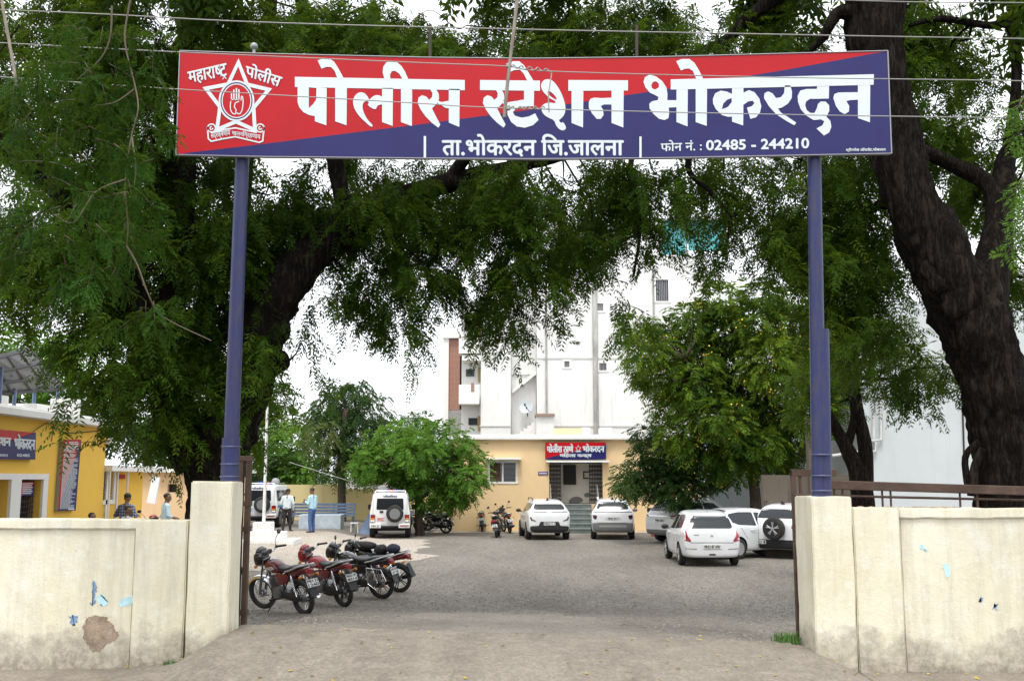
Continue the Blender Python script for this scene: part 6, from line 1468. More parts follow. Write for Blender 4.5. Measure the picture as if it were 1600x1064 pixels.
def car(name, lab, px, py, Y, heading, kind, plate_txt, group='cars parked in the yard', z=None):
    """heading: degrees from +Y, clockwise: 0 = nose away from the camera"""
    c = P(px, py, Y); o = empty(name, (c.x, c.y, G(c.x, c.y) + .005 if z is None else z), R(-heading), lab, 'car', group)
    if kind == 'hatch':
        hw = .845; st = [(-1.93, .34, .60, .66, .62, .70, .60), (-1.915, .28, .74, .80, .70, .76, .66), (-1.87, .25, .90, .97, .74, .785, .68), (-1.80, .24, .95, 1.10, .76, .80, .66), (-1.62, .24, .96, 1.38, .79, .82, .60), (-1.42, .22, .96, 1.475, .81, .84, .57), (-.9, .20, .95, 1.525, .825, .845, .58), (-.2, .20, .93, 1.535, .825, .845, .59), (.25, .20, .92, 1.49, .825, .845, .59), (.62, .20, .92, 1.28, .82, .84, .62), (.98, .21, .90, 1.0, .81, .83, .70), (1.4, .22, .84, .90, .78, .81, .70), (1.78, .25, .70, .78, .68, .72, .6), (1.9, .32, .56, .62, .52, .56, .46)]
        B = Body(st, (-1.2, 1.22), M_paint, .345); B.o.parent = o
        B.panel([[(-.56, 1.05), (.56, 1.05), (.60, 1.10), (.52, 1.40), (.40, 1.435), (-.40, 1.435), (-.52, 1.40), (-.60, 1.10)]], 'rear', M_carglass, 'rear_window', o, .004)
        glass_sides(B, o, [[(-1.38, 1.05), (-.42, .99), (-.42, 1.39), (-1.0, 1.41), (-1.25, 1.33)], [(-.34, .985), (.72, .965), (.5, 1.12), (.12, 1.38), (-.34, 1.39)]])
        B.panel([[(-.70, 1.0), (.70, 1.0), (.70, 1.45), (-.70, 1.45)], ], 'rear', M_black, 'window_surround', o, .0015, .08, .002) if False else None
        for sx in (1, -1):
            tl = [(.60, .68), (.77, .72), (.80, .80), (.775, .985), (.70, 1.0), (.685, .86), (.585, .72)]
            B.panel([tl if sx > 0 else mir(tl)], 'rear', M_tail, 'tail_light', o, .008, .05, .02)
        B.panel([[(-.30, .50), (.30, .50), (.30, .62), (-.30, .62)]], 'rear', M_paint, 'plate_recess', o, .002, .06, .004)
        B.panel([[(-.60, .655), (.60, .655), (.60, .67), (-.60, .67)]], 'rear', M_black, 'boot_seam', o, .002, .06, .004, 0)
        for sx in (1, -1):
            q = [(.42, .47), (.74, .49), (.76, .515), (.44, .50)]; B.panel([q if sx > 0 else mir(q)], 'rear', M_chrome, 'reflector', o, .004, .05, .004)
        B.panel([[(-.09, .315), (.09, .315), (.09, .36), (-.09, .36)]], 'rear', M_black, 'tow_cover', o, .003, .05, .003, 0)
        B.panel([[(-.055, .85), (0, .89), (.055, .85), (0, .80)]], 'rear', M_chrome, 'badge', o, .005, .03, .004); B.panel([[(-.50, .86), (-.36, .86), (-.36, .885), (-.50, .885)], [(.40, .72), (.50, .72), (.50, .74), (.40, .74)]], 'rear', M_chrome, 'badge', o, .004, .04, .003, 0)
        mb = MB(); mb.tube([(0, -1.60, 1.10), (.28, -1.665, 1.095)], .012, 5); mb.build('wiper', M_black, o)
        mb = MB(); mb.tube([(0, -1.25, 1.49), (0, -1.33, 1.66)], [.008, .004], 5); mb.build('aerial', M_black, o)
        seams(B, o, [((-.38, .95), (-.40, .35)), ((.60, .93), (.62, .35)), ((-1.05, .98), (-.9, .62)), ((-.4, .33), (.62, .33))]); handles(o, hw, (-.62, .32), .86, M_paint)
        mirrors(o, hw, .66, 1.0, M_black); wp = dict(r=.30, wd=.185); hy = (-1.2, 1.22); spk = 8; rim = M_alloy; pc = ((0, -1.945, .555), .50, .11)
    elif kind == 'hatch2':
        hw = .865; st = [(-1.92, .36, .62, .70, .62, .70, .58), (-1.90, .30, .80, .90, .72, .78, .66), (-1.84, .27, .96, 1.06, .76, .80, .66), (-1.70, .26, 1.0, 1.22, .78, .82, .64), (-1.50, .25, 1.0, 1.42, .80, .84, .60), (-1.2, .22, .98, 1.49, .825, .86, .59), (-.6, .21, .95, 1.53, .84, .865, .59), (.1, .21, .93, 1.52, .84, .865, .59), (.5, .21, .92, 1.37, .835, .86, .61), (.95, .22, .90, 1.03, .82, .85, .70), (1.4, .23, .86, .92, .79, .82, .70), (1.76, .26, .72, .80, .70, .74, .62), (1.9, .33, .56, .64, .54, .58, .48)]
        B = Body(st, (-1.2, 1.25), M_paint, .355); B.o.parent = o
        B.panel([[(-.56, 1.12), (.56, 1.12), (.50, 1.40), (-.50, 1.40)]], 'rear', M_carglass, 'rear_window', o)
        glass_sides(B, o, [[(-1.55, 1.17), (-1.18, 1.03), (-.42, .99), (-.42, 1.40), (-1.0, 1.41), (-1.4, 1.36)], [(-.35, .985), (.74, .965), (.5, 1.14), (.15, 1.37), (-.35, 1.395)]])
        mb = MB(); mb.box((0, -1.56, 1.465), (1.06, .26, .03), rot=Matrix.Rotation(R(-10), 3, 'X')); mb.build('roof_spoiler', M_black, o, bevel=.01)
        for sx in (1, -1):
            tl = [(.60, .86), (.78, .88), (.80, .96), (.60, .95)]; B.panel([tl if sx > 0 else mir(tl)], 'rear', M_tail, 'tail_light', o, .008, .05, .02)
        for v in ('left', 'right'): B.panel([[(-1.86, .86), (-1.52, .98), (-1.60, 1.02), (-1.84, .96)]], v, M_tail, 'tail_light', o, .006, .05, .01)
        seams(B, o, [((-.38, .95), (-.40, .35)), ((.64, .93), (.62, .35)), ((-1.15, 1.0), (-.85, .60)), ((-.4, .33), (.62, .33))]); handles(o, hw, (-.62, .32), .87, M_paint)
        mirrors(o, hw, .66, 1.0, M_black); wp = dict(r=.315, wd=.2); hy = (-1.2, 1.25); spk = 7; rim = M_alloy; pc = ((0, -1.94, .60), .50, .11)
    else:                                             # tall sport utility cars
        hw = .89; rz = {'suv_dark': 1.60, 'suv_clad': 1.63, 'suv_rail': 1.66, 'suv_spare': 1.68}[kind]
        st = [(-2.13, .46, .66, .72, .66, .74, .62), (-2.115, .36, .86, .92, .76, .80, .70), (-2.07, .30, 1.02, 1.08, .80, .83, .72), (-1.99, .28, 1.08, 1.20, .82, .85, .70), (-1.82, .27, 1.09, 1.46, .84, .865, .65), (-1.62, .26, 1.08, rz - .08, .855, .88, .62), (-1.2, .25, 1.05, rz - .02, .865, .89, .63), (-.5, .24, 1.02, rz, .87, .89, .64), (.2, .24, 1.0, rz - .02, .87, .89, .64), (.55, .24, 1.0, rz - .16, .865, .885, .65), (1.02, .25, 1.0, 1.12, .85, .87, .74), (1.5, .27, .96, 1.03, .82, .84, .74), (1.95, .32, .80, .90, .72, .76, .66), (2.1, .40, .62, .70, .58, .62, .52)]
        B = Body(st, (-1.28, 1.33), M_paint, .385); B.o.parent = o
        glass_sides(B, o, [[(-1.82, 1.26), (-1.55, 1.16), (-1.50, 1.44), (-1.72, 1.42)], [(-1.46, 1.15), (-.52, 1.09), (-.52, rz - .15), (-1.3, rz - .16), (-1.42, 1.40)], [(-.44, 1.085), (.72, 1.06), (.45, 1.28), (.15, rz - .17), (-.44, rz - .15)]])
        seams(B, o, [((-.48, 1.05), (-.50, .42)), ((.66, 1.0), (.64, .42)), ((-1.25, 1.08), (-1.0, .75))]); handles(o, hw, (-.75, .34), .95, M_paint)
        for v in ('left', 'right'): B.panel([[(-1.0, .30), (1.0, .30), (1.0, .40), (-1.0, .40)]], v, M_black, 'sill_cladding', o, .008, .1, .01, 0)
        mirrors(o, hw, .72, 1.10, M_black if kind == 'suv_dark' else M_grey)
        for sx in (-1, 1): mb = MB(); mb.tube(crom([(sx * .60, -1.45, rz - .05), (sx * .60, -1.35, rz + .035), (sx * .60, .1, rz + .035), (sx * .60, .25, rz - .05)], 4), .018, 6); mb.build('roof_rail', M_black if kind != 'suv_clad' else M_chrome, o, True)
        wp = dict(r=.345, wd=.225); hy = (-1.28, 1.33); spk = 5; rim = M_alloy
        if kind == 'suv_dark':
            B.panel([[(-.60, 1.20), (.60, 1.20), (.63, 1.25), (.54, 1.46), (.42, 1.50), (-.42, 1.50), (-.54, 1.46), (-.63, 1.25)]], 'rear', M_carglass, 'rear_window', o)
            B.panel([[(-.74, 1.10), (.74, 1.10), (.74, 1.13), (.12, 1.125), (.05, 1.09), (-.05, 1.09), (-.12, 1.125), (-.74, 1.13)]], 'rear', M_black, 'light_strip', o, .006, .05, .008, 0)
            B.panel([[(-.05, 1.05), (0, 1.11), (.05, 1.05), (0, 1.03)]], 'rear', M_chrome, 'badge', o, .008, .03, .004, 0)
            B.panel([[(-.72, .30), (.72, .30), (.78, .44), (.77, .54), (.44, .57), (.36, .73), (-.36, .73), (-.44, .57), (-.77, .54), (-.78, .44)]], 'rear', M_black, 'bumper', o, .010, .06, .012, 0)
            for sx in (1, -1):
                q = [(.56, .74), (.74, .78), (.79, .90), (.74, .93), (.70, .83), (.55, .77)]; B.panel([q if sx > 0 else mir(q)], 'rear', M_taild, 'tail_light', o, .010, .04, .015, 0)
                q = [(.52, .60), (.74, .57), (.66, .70)]; B.panel([q if sx > 0 else mir(q)], 'rear', M_plate, 'reversing_light', o, .012, .04, .012, 0)
            pc = ((0, -2.15, .645), .46, .12)
        elif kind == 'suv_clad':
            B.panel([[(-.60, 1.20), (.60, 1.20), (.64, 1.26), (.56, 1.47), (.44, 1.51), (-.44, 1.51), (-.56, 1.47), (-.64, 1.26)]], 'rear', M_carglass, 'rear_window', o)
            B.panel([[(-.78, 1.09), (.78, 1.09), (.78, 1.12), (-.78, 1.12)]], 'rear', M_black, 'light_strip', o, .006, .05, .008, 0)
            for sx in (1, -1):
                q = [(.62, .97), (.80, .99), (.79, .86), (.70, .80), (.64, .84)]; B.panel([q if sx > 0 else mir(q)], 'rear', M_taild, 'tail_light', o, .010, .04, .015)
            B.panel([[(-.74, .30), (.74, .30), (.81, .45), (.81, .66), (.50, .69), (-.50, .69), (-.81, .66), (-.81, .45)]], 'rear', M_grey, 'bumper', o, .010, .06, .012, 0)
            B.panel([[(-.56, .50), (.56, .50), (.52, .58), (-.52, .58)]], 'rear', M_alloy, 'skid_plate', o, .016, .06, .008, 0)
            B.panel([[(-.36, .80), (.36, .80), (.26, .92), (-.26, .92)]], 'rear', mat('plate_shadow', (.55, .56, .57), .35), 'plate_recess', o, .006, .06, .006, 0)  # shade of the plate recess painted as a greyer panel
            pc = ((0, -2.135, .845), .44, .11)
        elif kind == 'suv_rail':
            B.panel([[(-.60, 1.20), (.60, 1.20), (.64, 1.26), (.56, 1.49), (-.56, 1.49), (-.64, 1.26)]], 'rear', M_carglass, 'rear_window', o)
            for sx in (1, -1):
                q = [(.62, .97), (.80, 1.02), (.79, 1.08), (.62, 1.02)]; B.panel([q if sx > 0 else mir(q)], 'rear', M_tail, 'tail_light', o, .010, .04, .015)
            B.panel([[(-.70, 1.0), (.70, 1.0), (.70, 1.03), (-.70, 1.03)]], 'rear', M_chrome, 'chrome_strip', o, .006, .05, .008, 0); B.panel([[(-.72, .30), (.72, .30), (.76, .50), (-.76, .50)]], 'rear', M_grey, 'bumper', o, .008, .06, .01, 0)
            pc = ((0, -2.14, .85), .44, .11)
        else:
            B.panel([[(-.58, 1.22), (.58, 1.22), (.60, 1.28), (.54, 1.50), (-.54, 1.50), (-.60, 1.28)]], 'rear', M_carglass, 'rear_window', o)
            for sx in (1, -1):
                q = [(.58, .92), (.80, .92), (.81, 1.08), (.70, 1.10), (.58, 1.02)]; B.panel([q if sx > 0 else mir(q)], 'rear', M_tail, 'tail_light', o, .012, .04, .018)
            B.panel([[(-.74, .30), (.74, .30), (.80, .58), (-.80, .58)]], 'rear', M_black, 'bumper', o, .010, .06, .012, 0)
            sw = wheel(o, .08, -2.26, .92, .345, .20, M_alloy, 5, name='spare_wheel'); sw.rotation_euler = (0, 0, R(-90))
            pc = ((-.45, -2.16, .50), .42, .12)
        if kind != 'suv_spare': mb = MB(); mb.tube([(0, -1.86, 1.235), (.30, -1.885, 1.23)], .013, 5); mb.build('wiper', M_black, o)
        mb = MB(); mb.loft([[(-.06, -1.45, rz - .04), (.06, -1.45, rz - .04), (.02, -1.28, rz - .03), (-.02, -1.28, rz - .03)], [(-.015, -1.47, rz + .06), (.015, -1.47, rz + .06), (.01, -1.42, rz + .05), (-.01, -1.42, rz + .05)]]); mb.build('aerial', M_black, o)
    B.panel([[(-.62, .93 if 'hatch' in kind else 1.05), (.62, .93 if 'hatch' in kind else 1.05), (.55, 1.42), (-.55, 1.42)]], 'front', M_carglass, 'windscreen', o, .004, .08)
    for sx in (1, -1):
        q = [(.42, .60), (.68, .66), (.66, .76), (.40, .70)]; B.panel([q if sx > 0 else mir(q)], 'front', M_plate, 'headlight', o, .006, .06, .01)
    for y in hy:
        for sx in (-1, 1): wheel(o, sx * (B.hw - wp['wd'] / 2 - .005), y, wp['r'], wp['r'], wp['wd'], rim, spk, steel=(kind == 'hatch2'))
    if plate_txt: plate(o, plate_txt, *pc, I3)
    return o
def ground_Y(px, py):
    Y = 12.
    while Y < 80:
        q = P(px, py, Y)
        if q.z <= G(q.x, q.y): return Y
        Y += .05
    return Y
def jeep(lab, px, py, Y, heading, plate_txt, group='police jeeps'):
    c = P(px, py, Y); o = empty('police_jeep', (c.x, c.y, G(c.x, c.y) + .005), R(-heading), lab, 'jeep', group); hw = .83
    def sq(y0, y1, zs, ws):
        return [(y, *q) for y, q in zip((y0, y1), (zs, ws))]
    bm = []; mb = MB()
    def ring(y, zb, zl, zt, wl, wt): 
        h = [(0, zb), (wl - .03, zb), (wl, zb + .05), (wl, zl - .03), (wl - .012, zl), (wt + .01, zt - .10), (wt - .03, zt - .02), (wt - .12, zt), (0, zt + .015)]
        return [(a, y, b) for a, b in h] + [(-a, y, b) for a, b in h[-2:0:-1]]
    rr = [ring(-2.02, .52, 1.08, 1.76, hw - .06, .66), ring(-2.0, .48, 1.08, 1.80, hw - .02, .69), ring(-1.9, .46, 1.08, 1.83, hw, .71), ring(-1.0, .46, 1.07, 1.86, hw, .73), ring(.35, .46, 1.05, 1.84, hw, .73), ring(.50, .46, 1.05, 1.78, hw, .72), ring(.98, .46, 1.05, 1.16, hw - .02, .75), ring(1.05, .46, 1.03, 1.12, hw - .04, .74), ring(1.85, .48, .98, 1.06, hw - .10, .66), ring(1.98, .55, .90, .98, hw - .16, .58)]
    mb.loft(rr); body = mb.build('body', [M_paint2, M_under], o)
    bm_ = bmesh.new(); bm_.from_mesh(body.data); B = Body.__new__(Body); B.bvh = BVHTree.FromBMesh(bm_); bm_.free(); B.hw = hw; B.o = body
    m2 = MB()
    for y in (-1.30, 1.30):
        for sx in (-1, 1): m2.lathe([(.40, sx * (hw - .28)), (.40, sx * (hw + .3))], 24, 'X', (0, y, .40))
    cu = bpy.data.objects.new('cut', m2.mesh('cut')); COL.objects.link(cu); cu.data.materials.append(M_under)
    b2 = bmesh.new(); b2.from_mesh(cu.data); bmesh.ops.recalc_face_normals(b2, faces=b2.faces); b2.to_mesh(cu.data); b2.free()
    m = body.modifiers.new('b', 'BOOLEAN'); m.object = cu; m.operation = 'DIFFERENCE'; m.solver = 'EXACT'; m.material_mode = 'TRANSFER'
    bv = body.modifiers.new('bevel', 'BEVEL'); bv.width = .018; bv.segments = 2; bv.limit_method = 'ANGLE'; bv.angle_limit = R(30)
    bake(body); bpy.data.objects.remove(cu)
    body.data.polygons.foreach_set('use_smooth', [True] * len(body.data.polygons)); body.data.set_sharp_from_angle(angle=R(35))
    B.panel([[(-.56, 1.16), (.56, 1.16), (.54, 1.62), (-.54, 1.62)]], 'rear', M_carglass, 'rear_window', o, .006, .1, .01, 1)
    for q in ([(-1.85, 1.16), (-1.05, 1.16), (-1.05, 1.62), (-1.82, 1.62)], [(-.97, 1.16), (-.30, 1.16), (-.30, 1.62), (-.97, 1.62)], [(-.22, 1.15), (.66, 1.15), (.36, 1.62), (-.22, 1.62)]):
        for v in ('left', 'right'): B.panel([q], v, M_carglass, 'side_window', o, .006, .1, .01, 1)
    B.panel([[(-.6, 1.2), (.6, 1.2), (.56, 1.68), (-.56, 1.68)]], 'front', M_carglass, 'windscreen', o, .006, .1, .01, 1)
    seams(B, o, [((-.26, 1.1), (-.26, .55)), ((.62, 1.1), (.62, .55)), ((-1.01, 1.1), (-.95, .60))], .016)
    B.panel([[(-.70, .62), (-.692, .62), (-.692, 1.74), (-.70, 1.74)], [(.692, .62), (.70, .62), (.70, 1.74), (.692, 1.74)]], 'rear', M_black, 'door_seam', o, .003, .1, .004, 0)
    for sx in (-1, 1):
        x = sx * .70; mb = MB(); mb.m(0).b2((x - .09, -2.06, .66), (x + .09, -1.98, .96)); mb.m(1).b2((x - .075, -2.07, .84), (x + .075, -2.062, .94)); mb.m(2).b2((x - .075, -2.07, .76), (x + .075, -2.062, .83)); mb.m(3).b2((x - .075, -2.07, .68), (x + .075, -2.062, .75)); mb.build('tail_light', [M_taild, M_tail, M_amber, M_plate], o)
    mb = MB(); mb.b2((-.82, -2.17, .42), (-.36, -1.99, .60)); mb.b2((.36, -2.17, .42), (.82, -1.99, .60)); mb.build('bumper', M_paint2, o, bevel=.02)
    mb = MB(); mb.b2((-.35, -2.10, .42), (.35, -1.98, .50)); mb.b2((-.6, -1.9, .30), (.6, 1.6, .46)); mb.tube([(-.55, -1.30, .40), (.55, -1.30, .40)], .07, 8); mb.build('chassis', M_under, o)
    plate(o, plate_txt, (-.59, -2.18, .51), .34, .12, I3)
    mb = MB(); mb.m(0).b2((.40, -2.185, .47), (.80, -2.172, .56)); mb.m(1).b2((.42, -2.19, .49), (.78, -2.186, .54)); mb.build('reflector_board', [M_plate, M_tail], o)
    sw = wheel(o, .20, -2.13, 1.0, .355, .22, M_grey, 6, steel=True, name='spare_wheel'); sw.rotation_euler = (0, 0, R(-90))
    mb = MB(); mb.b2((-.42, -2.045, 1.03), (-.28, -2.005, 1.12)); mb.build('door_handle', M_black, o)
    mb = MB(); mb.m(0).b2((-.44, -.55, 1.86), (-.12, -.25, 1.98)); mb.m(1).b2((-.12, -.55, 1.86), (.13, -.25, 1.98)); mb.m(2).b2((.13, -.55, 1.86), (.44, -.25, 1.98)); mb.build('light_bar', [M_flash if True else 0, M_red2, M_flash], o, bevel=.015)
    mb = MB()
    mb.lathe([(.14, -.60), (.16, -.64), (.17, -.86), (.05, -.88)], 16, 'Y', (-.40 if px > 500 else .46, 0, 1.99)); mb.b2((-.47, -.84, 1.85), (-.33, -.7, 1.88)); mb.build('siren_horn', M_alloy, o, True)
    mb = MB(); [mb.tube([(sx * .62, -1.85, 1.84), (sx * .62, -1.80, 1.92), (sx * .62, .15, 1.93), (sx * .62, .25, 1.84)], .018, 6) for sx in (-1, 1)]; [mb.tube([(-.62, y, 1.925), (.62, y, 1.925)], .014, 6) for y in (-1.6, -1.0)]; mb.build('roof_rack', M_alloy, o)
    mb = MB(); put_text(mb, 'पोलीस', [(-.30, 1.76), (.30, 1.76), (.28, 1.66), (-.28, 1.66)], lambda x, y, k: (x, -2.035 - .001 * k, y), .004)
    mb.build('lettering', M_navy, o)
    mb = MB()
    for q0, q1, wd in (((-.72, .70), (-.30, .88), 0), ((-.56, .68), (-.18, .72), 0)): pass
    mb.m(0)
    for k in range(3): mb.b2((-.52, -2.028, .70 + k * .05), (-.22 - .06 * (k % 2), -2.022, .73 + k * .05))
    mb.build('body_marking', mat('faded_red_ink', (.50, .12, .10), .6) if px > 500 else mat('cyan_marking', (.08, .30, .50), .5), o)
    for v in ('left', 'right'): B.panel([[(-1.9, .86), (1.0, .86), (1.0, .97), (-1.9, .97)]], v, mat('blue_stripe', (.03, .08, .35), .5) if px > 500 else mat('cyan_marking', (.08, .30, .50), .5), 'side_stripe', o, .004, .1, .004, 0)
    for sx in (-1, 1):
        mb = MB(); mb.box((sx * (hw + .12), .70, 1.2), (.18, .06, .22)); mb.tube([(sx * (hw - .05), .74, 1.12), (sx * (hw + .1), .72, 1.16)], .02, 6); mb.build('door_mirror', M_black, o, bevel=.02)
        mb = MB(); mb.prism([(1.30 + .47 * math.cos(t), .40 + .47 * math.sin(t)) for t in np.linspace(0, math.pi, 14)] + [(1.30 + .41 * math.cos(t), .40 + .41 * math.sin(t)) for t in np.linspace(math.pi, 0, 14)], sx * hw - .03 * (sx < 0), sx * hw + .03 * (sx > 0), 'X'); mb.build('wheel_arch', M_black, o)
        mb = MB(); mb.prism([(-1.30 + .47 * math.cos(t), .40 + .47 * math.sin(t)) for t in np.linspace(0, math.pi, 14)] + [(-1.30 + .41 * math.cos(t), .40 + .41 * math.sin(t)) for t in np.linspace(math.pi, 0, 14)], sx * hw - .03 * (sx < 0), sx * hw + .03 * (sx > 0), 'X'); mb.build('wheel_arch', M_black, o)
        for y in (-1.30, 1.30): wheel(o, sx * (hw - .10), y, .37, .37, .22, M_grey, 6, steel=True)
    return o
car('parked_car', 'white hatchback with silver badges parked nearest the camera, its back to the gate', 1094, 872, 31.0, 0, 'hatch', 'MH21 BT 4767')
car('parked_car', 'white hatchback with black spoiler seen half from the side behind the nearest car', 1168, 858, 33.2, 57, 'hatch2', None)
car('parked_car', 'white estate like SUV with long roof rails, mostly hidden behind two hatchbacks', 1092, 836, 41.0, 54, 'suv_rail', 'MH 20')
car('parked_car', 'white SUV with a spare wheel on its tail, half hidden by the right gate post', 1256, 862, 33.6, 40, 'suv_spare', 'MH21 8')
car('parked_car', 'white SUV with black lower bumper and dark light strip parked beside the steps', 849, 838, 43.6, -5, 'suv_dark', 'MH21 C 1')
car('parked_car', 'white SUV with grey cladding and wide tail lamps parked right of the granite steps', 957, 838, 43.8, 5, 'suv_clad', 'MH21 B 4')
jeep('white police jeep with a dark spare wheel parked under the bright tree', 611, 836, 44.8, -5, 'MH 21')
jeep('white police jeep with blue markings and ladder rack partly behind the left pillar', 419, 826, 47.5, 0, 'MH 21')
# ================================================================ MOTORCYCLES
M_seat = mat('seat_vinyl', (.010, .010, .011), .5, var=.2, vscale=8); M_maroon = mat('maroon_paint', (.13, .006, .010), .22, coat=.5); M_redp = mat('red_paint', (.30, .008, .014), .22, coat=.5); M_blackp = mat('gloss_black', (.012, .012, .014), .2, coat=.5)
M_engine = mat('engine_alloy', (.23, .23, .235), .45, .7, var=.4, vscale=12); M_silver = mat('silver_paint', (.48, .48, .50), .3, .4); M_copper = mat('dusty_copper_rim', (.33, .20, .14), .5, .4)
def arc(c, r, a0, a1, n): return [(c[0], c[1] + r * math.cos(t), c[2] + r * math.sin(t)) for t in np.linspace(R(a0), R(a1), n)]
def fender(par, name, c, r, a0, a1, wd, m, droop=0):
    mb = MB(); n = 14; rings = []
    for t in np.linspace(R(a0), R(a1), n):
        ring = []
        for k in range(7):
            u = (k / 6 - .5) * 2; rr = r - .022 * u * u - (.03 if abs(u) > .99 else 0)
            ring.append((c[0] + u * wd / 2, c[1] + rr * math.cos(t), c[2] + rr * math.sin(t)))
        for k in range(6, -1, -1):
            u = (k / 6 - .5) * 2; rr = r - .006 - .022 * u * u - (.03 if abs(u) > .99 else 0)
            ring.append((c[0] + u * (wd / 2 - .004), c[1] + rr * math.cos(t), c[2] + rr * math.sin(t)))
        rings.append(ring)
    mb.loft(rings); return mb.build(name, m, par, True, 40)
def bike_wheel(par, c, alloy, m_rim, m_tyre=None, r=.30, wd=.088):
    mb = MB(); mb.lathe([(r + .000 - .042 + .046 * math.cos(t), wd / 2 * math.sin(t)) for t in np.linspace(0, 2 * math.pi, 12, endpoint=False)], 36, 'X', (0, 0, 0), True)
    o = mb.build('wheel', m_tyre or M_tyre, par, True, 80); o.location = c
    mb = MB(); mb.lathe([(r - .055, -.032), (r - .072, -.02), (r - .072, .02), (r - .055, .032)], 36, 'X', (0, 0, 0), True); mb.lathe([(.045, -.06), (.05, -.02), (.05, .02), (.045, .06)], 14, 'X')
    if alloy:
        for k in range(5):
            a = 2 * math.pi * k / 5
            for d in (-.13, .13): mb.tube([(0, math.cos(a + d * 2.2) * .045, math.sin(a + d * 2.2) * .045), (0, math.cos(a + d) * (r - .068), math.sin(a + d) * (r - .068))], [.015, .011], 5)
    else:
        for k in range(24):
            a = 2 * math.pi * k / 24; b = a + (.5 if k % 2 else -.5); sx = .03 if k % 4 < 2 else -.03
            mb.tube([(sx, math.cos(b) * .045, math.sin(b) * .045), (0, math.cos(a) * (r - .068), math.sin(a) * (r - .068))], .0032, 3)
    mb.build('rim', m_rim, o, True, 40)
    mb = MB(); mb.lathe([(.07, -.035), (.075, 0), (.07, .035)], 18, 'X'); mb.build('drum_brake', M_engine, o, True, 40)
    return o
def loft_sec(secs, n=14, e=2.6):
    """secs: (y, z_center, half_width, half_height) super-ellipse rings along y"""
    rings = []
    for (y, z, hw, hh) in secs:
        ring = []
        for k in range(n):
            t = 2 * math.pi * k / n; c, s_ = math.cos(t), math.sin(t)
            ring.append((math.copysign(abs(c) ** (2 / e), c) * hw, y, z + math.copysign(abs(s_) ** (2 / e), s_) * hh))
        rings.append(ring)
    return rings
def motorcycle(lab, rx, ry, Y, heading, m_tank, m_panel, txt=None, alloy=False, rim=None, lean=-8, bars='plain', steer=18, group='motorcycles parked in the yard', guard=False, cowl=None, tail_big=False, mirror=(1, 1)):
    """rx, ry: picture place of the rear tyre's contact"""
    p = P(rx, ry, Y); h = R(heading); x, y = p.x + .62 * math.sin(h), p.y + .62 * math.cos(h)
    o = empty('motorcycle', (x, y, G(x, y)), 0, lab, 'motorcycle', group); o.rotation_euler = (0, R(lean), -h)
    rim = rim or M_chrome; cowl = cowl or m_tank
    RW = (0, -.62, .30); FW = (0, .62, .30)
    bike_wheel(o, RW, alloy, rim)
    # steered front assembly
    piv = Vector((0, .40, .90)); ax = Vector((0, -.35, .94)).normalized(); Rs = Matrix.Rotation(R(steer), 3, ax)
    def st(v): return piv + Rs @ (Vector(v) - piv)
    fw = bike_wheel(o, st(FW), alloy, rim); fw.rotation_euler = Rs.to_euler()
    def stbuild(mb, name, m, smooth=True, **k):
        mb.v = [tuple(st(v)) for v in mb.v]; return mb.build(name, m, o, smooth, **k)
    mb = MB()
    for sx in (-.085, .085): mb.tube([(sx, .62, .30), (sx, .52, .60)], .026, 8); mb.tube([(sx, .52, .60), (sx, .40, .94)], .018, 8)
    mb.tube([(-.1, .40, .93), (.1, .40, .93)], .022, 6); mb.tube([(-.1, .47, .74), (.1, .47, .74)], .02, 6)
    stbuild(mb, 'front_fork', M_engine)
    mb = MB(); n = 12; rings = []
    for t in np.linspace(R(15), R(158), n):
        ring = []
        for k in range(7): u = (k / 6 - .5) * 2; rr = .335 - .022 * u * u - (.03 if abs(u) > .99 else 0); ring.append((u * .065, .62 + rr * math.cos(t), .30 + rr * math.sin(t)))
        for k in range(6, -1, -1): u = (k / 6 - .5) * 2; rr = .328 - .022 * u * u - (.03 if abs(u) > .99 else 0); ring.append((u * .06, .62 + rr * math.cos(t), .30 + rr * math.sin(t)))
        rings.append(ring)
    mb.loft(rings); stbuild(mb, 'front_mudguard', M_chrome if cowl == M_blackp else cowl, angle=40)
    mb = MB(); mb.loft(loft_sec([(.40, .95, .08, .08), (.44, .955, .13, .14), (.52, .95, .14, .155), (.60, .93, .11, .12), (.635, .915, .07, .08)])); mb.loft(loft_sec([(.44, 1.09, .10, .02), (.50, 1.10, .11, .05), (.55, 1.06, .09, .05)])); stbuild(mb, 'headlamp_cowl', cowl)
    mb = MB(); mb.ell((0, .605, .925), (.085, .045, .085), 14, 8); stbuild(mb, 'headlight', mat('lens', (.55, .57, .58), .08, coat=.6))
    mb = MB(); mb.tube(crom([(-.37, .22, 1.06), (-.24, .30, 1.08), (-.09, .37, 1.0), (.09, .37, 1.0), (.24, .30, 1.08), (.37, .22, 1.06)], 5), .0125, 7); stbuild(mb, 'handlebar', M_chrome)
    for sx in (-1, 1):
        mb = MB(); mb.tube([(sx * .245, .297, 1.08), (sx * .375, .217, 1.06)], .02, 8); mb.tube(crom([(sx * .2, .36, 1.06), (sx * .28, .34, 1.06), (sx * .37, .27, 1.05)], 3), .006, 4); mb.ell((sx * .22, .31, 1.085), (.035, .03, .028), 8, 6); stbuild(mb, 'grip', M_black)
        mb = MB(); mb.tube(crom([(sx * .21, .32, 1.09), (sx * .25, .34, 1.20), (sx * .33, .31, 1.30)], 4), .006, 5); mb.ell((sx * .34, .30, 1.335), (.062, .018, .046), 14, 8)
        if mirror[0 if sx < 0 else 1]: stbuild(mb, 'mirror', M_blackp)
        mb = MB(); mb.tube([(sx * .10, .50, .84), (sx * .17, .50, .84)], .008, 5); mb.ell((sx * .19, .51, .84), (.03, .035, .03), 10, 6); stbuild(mb, 'indicator', M_amber)
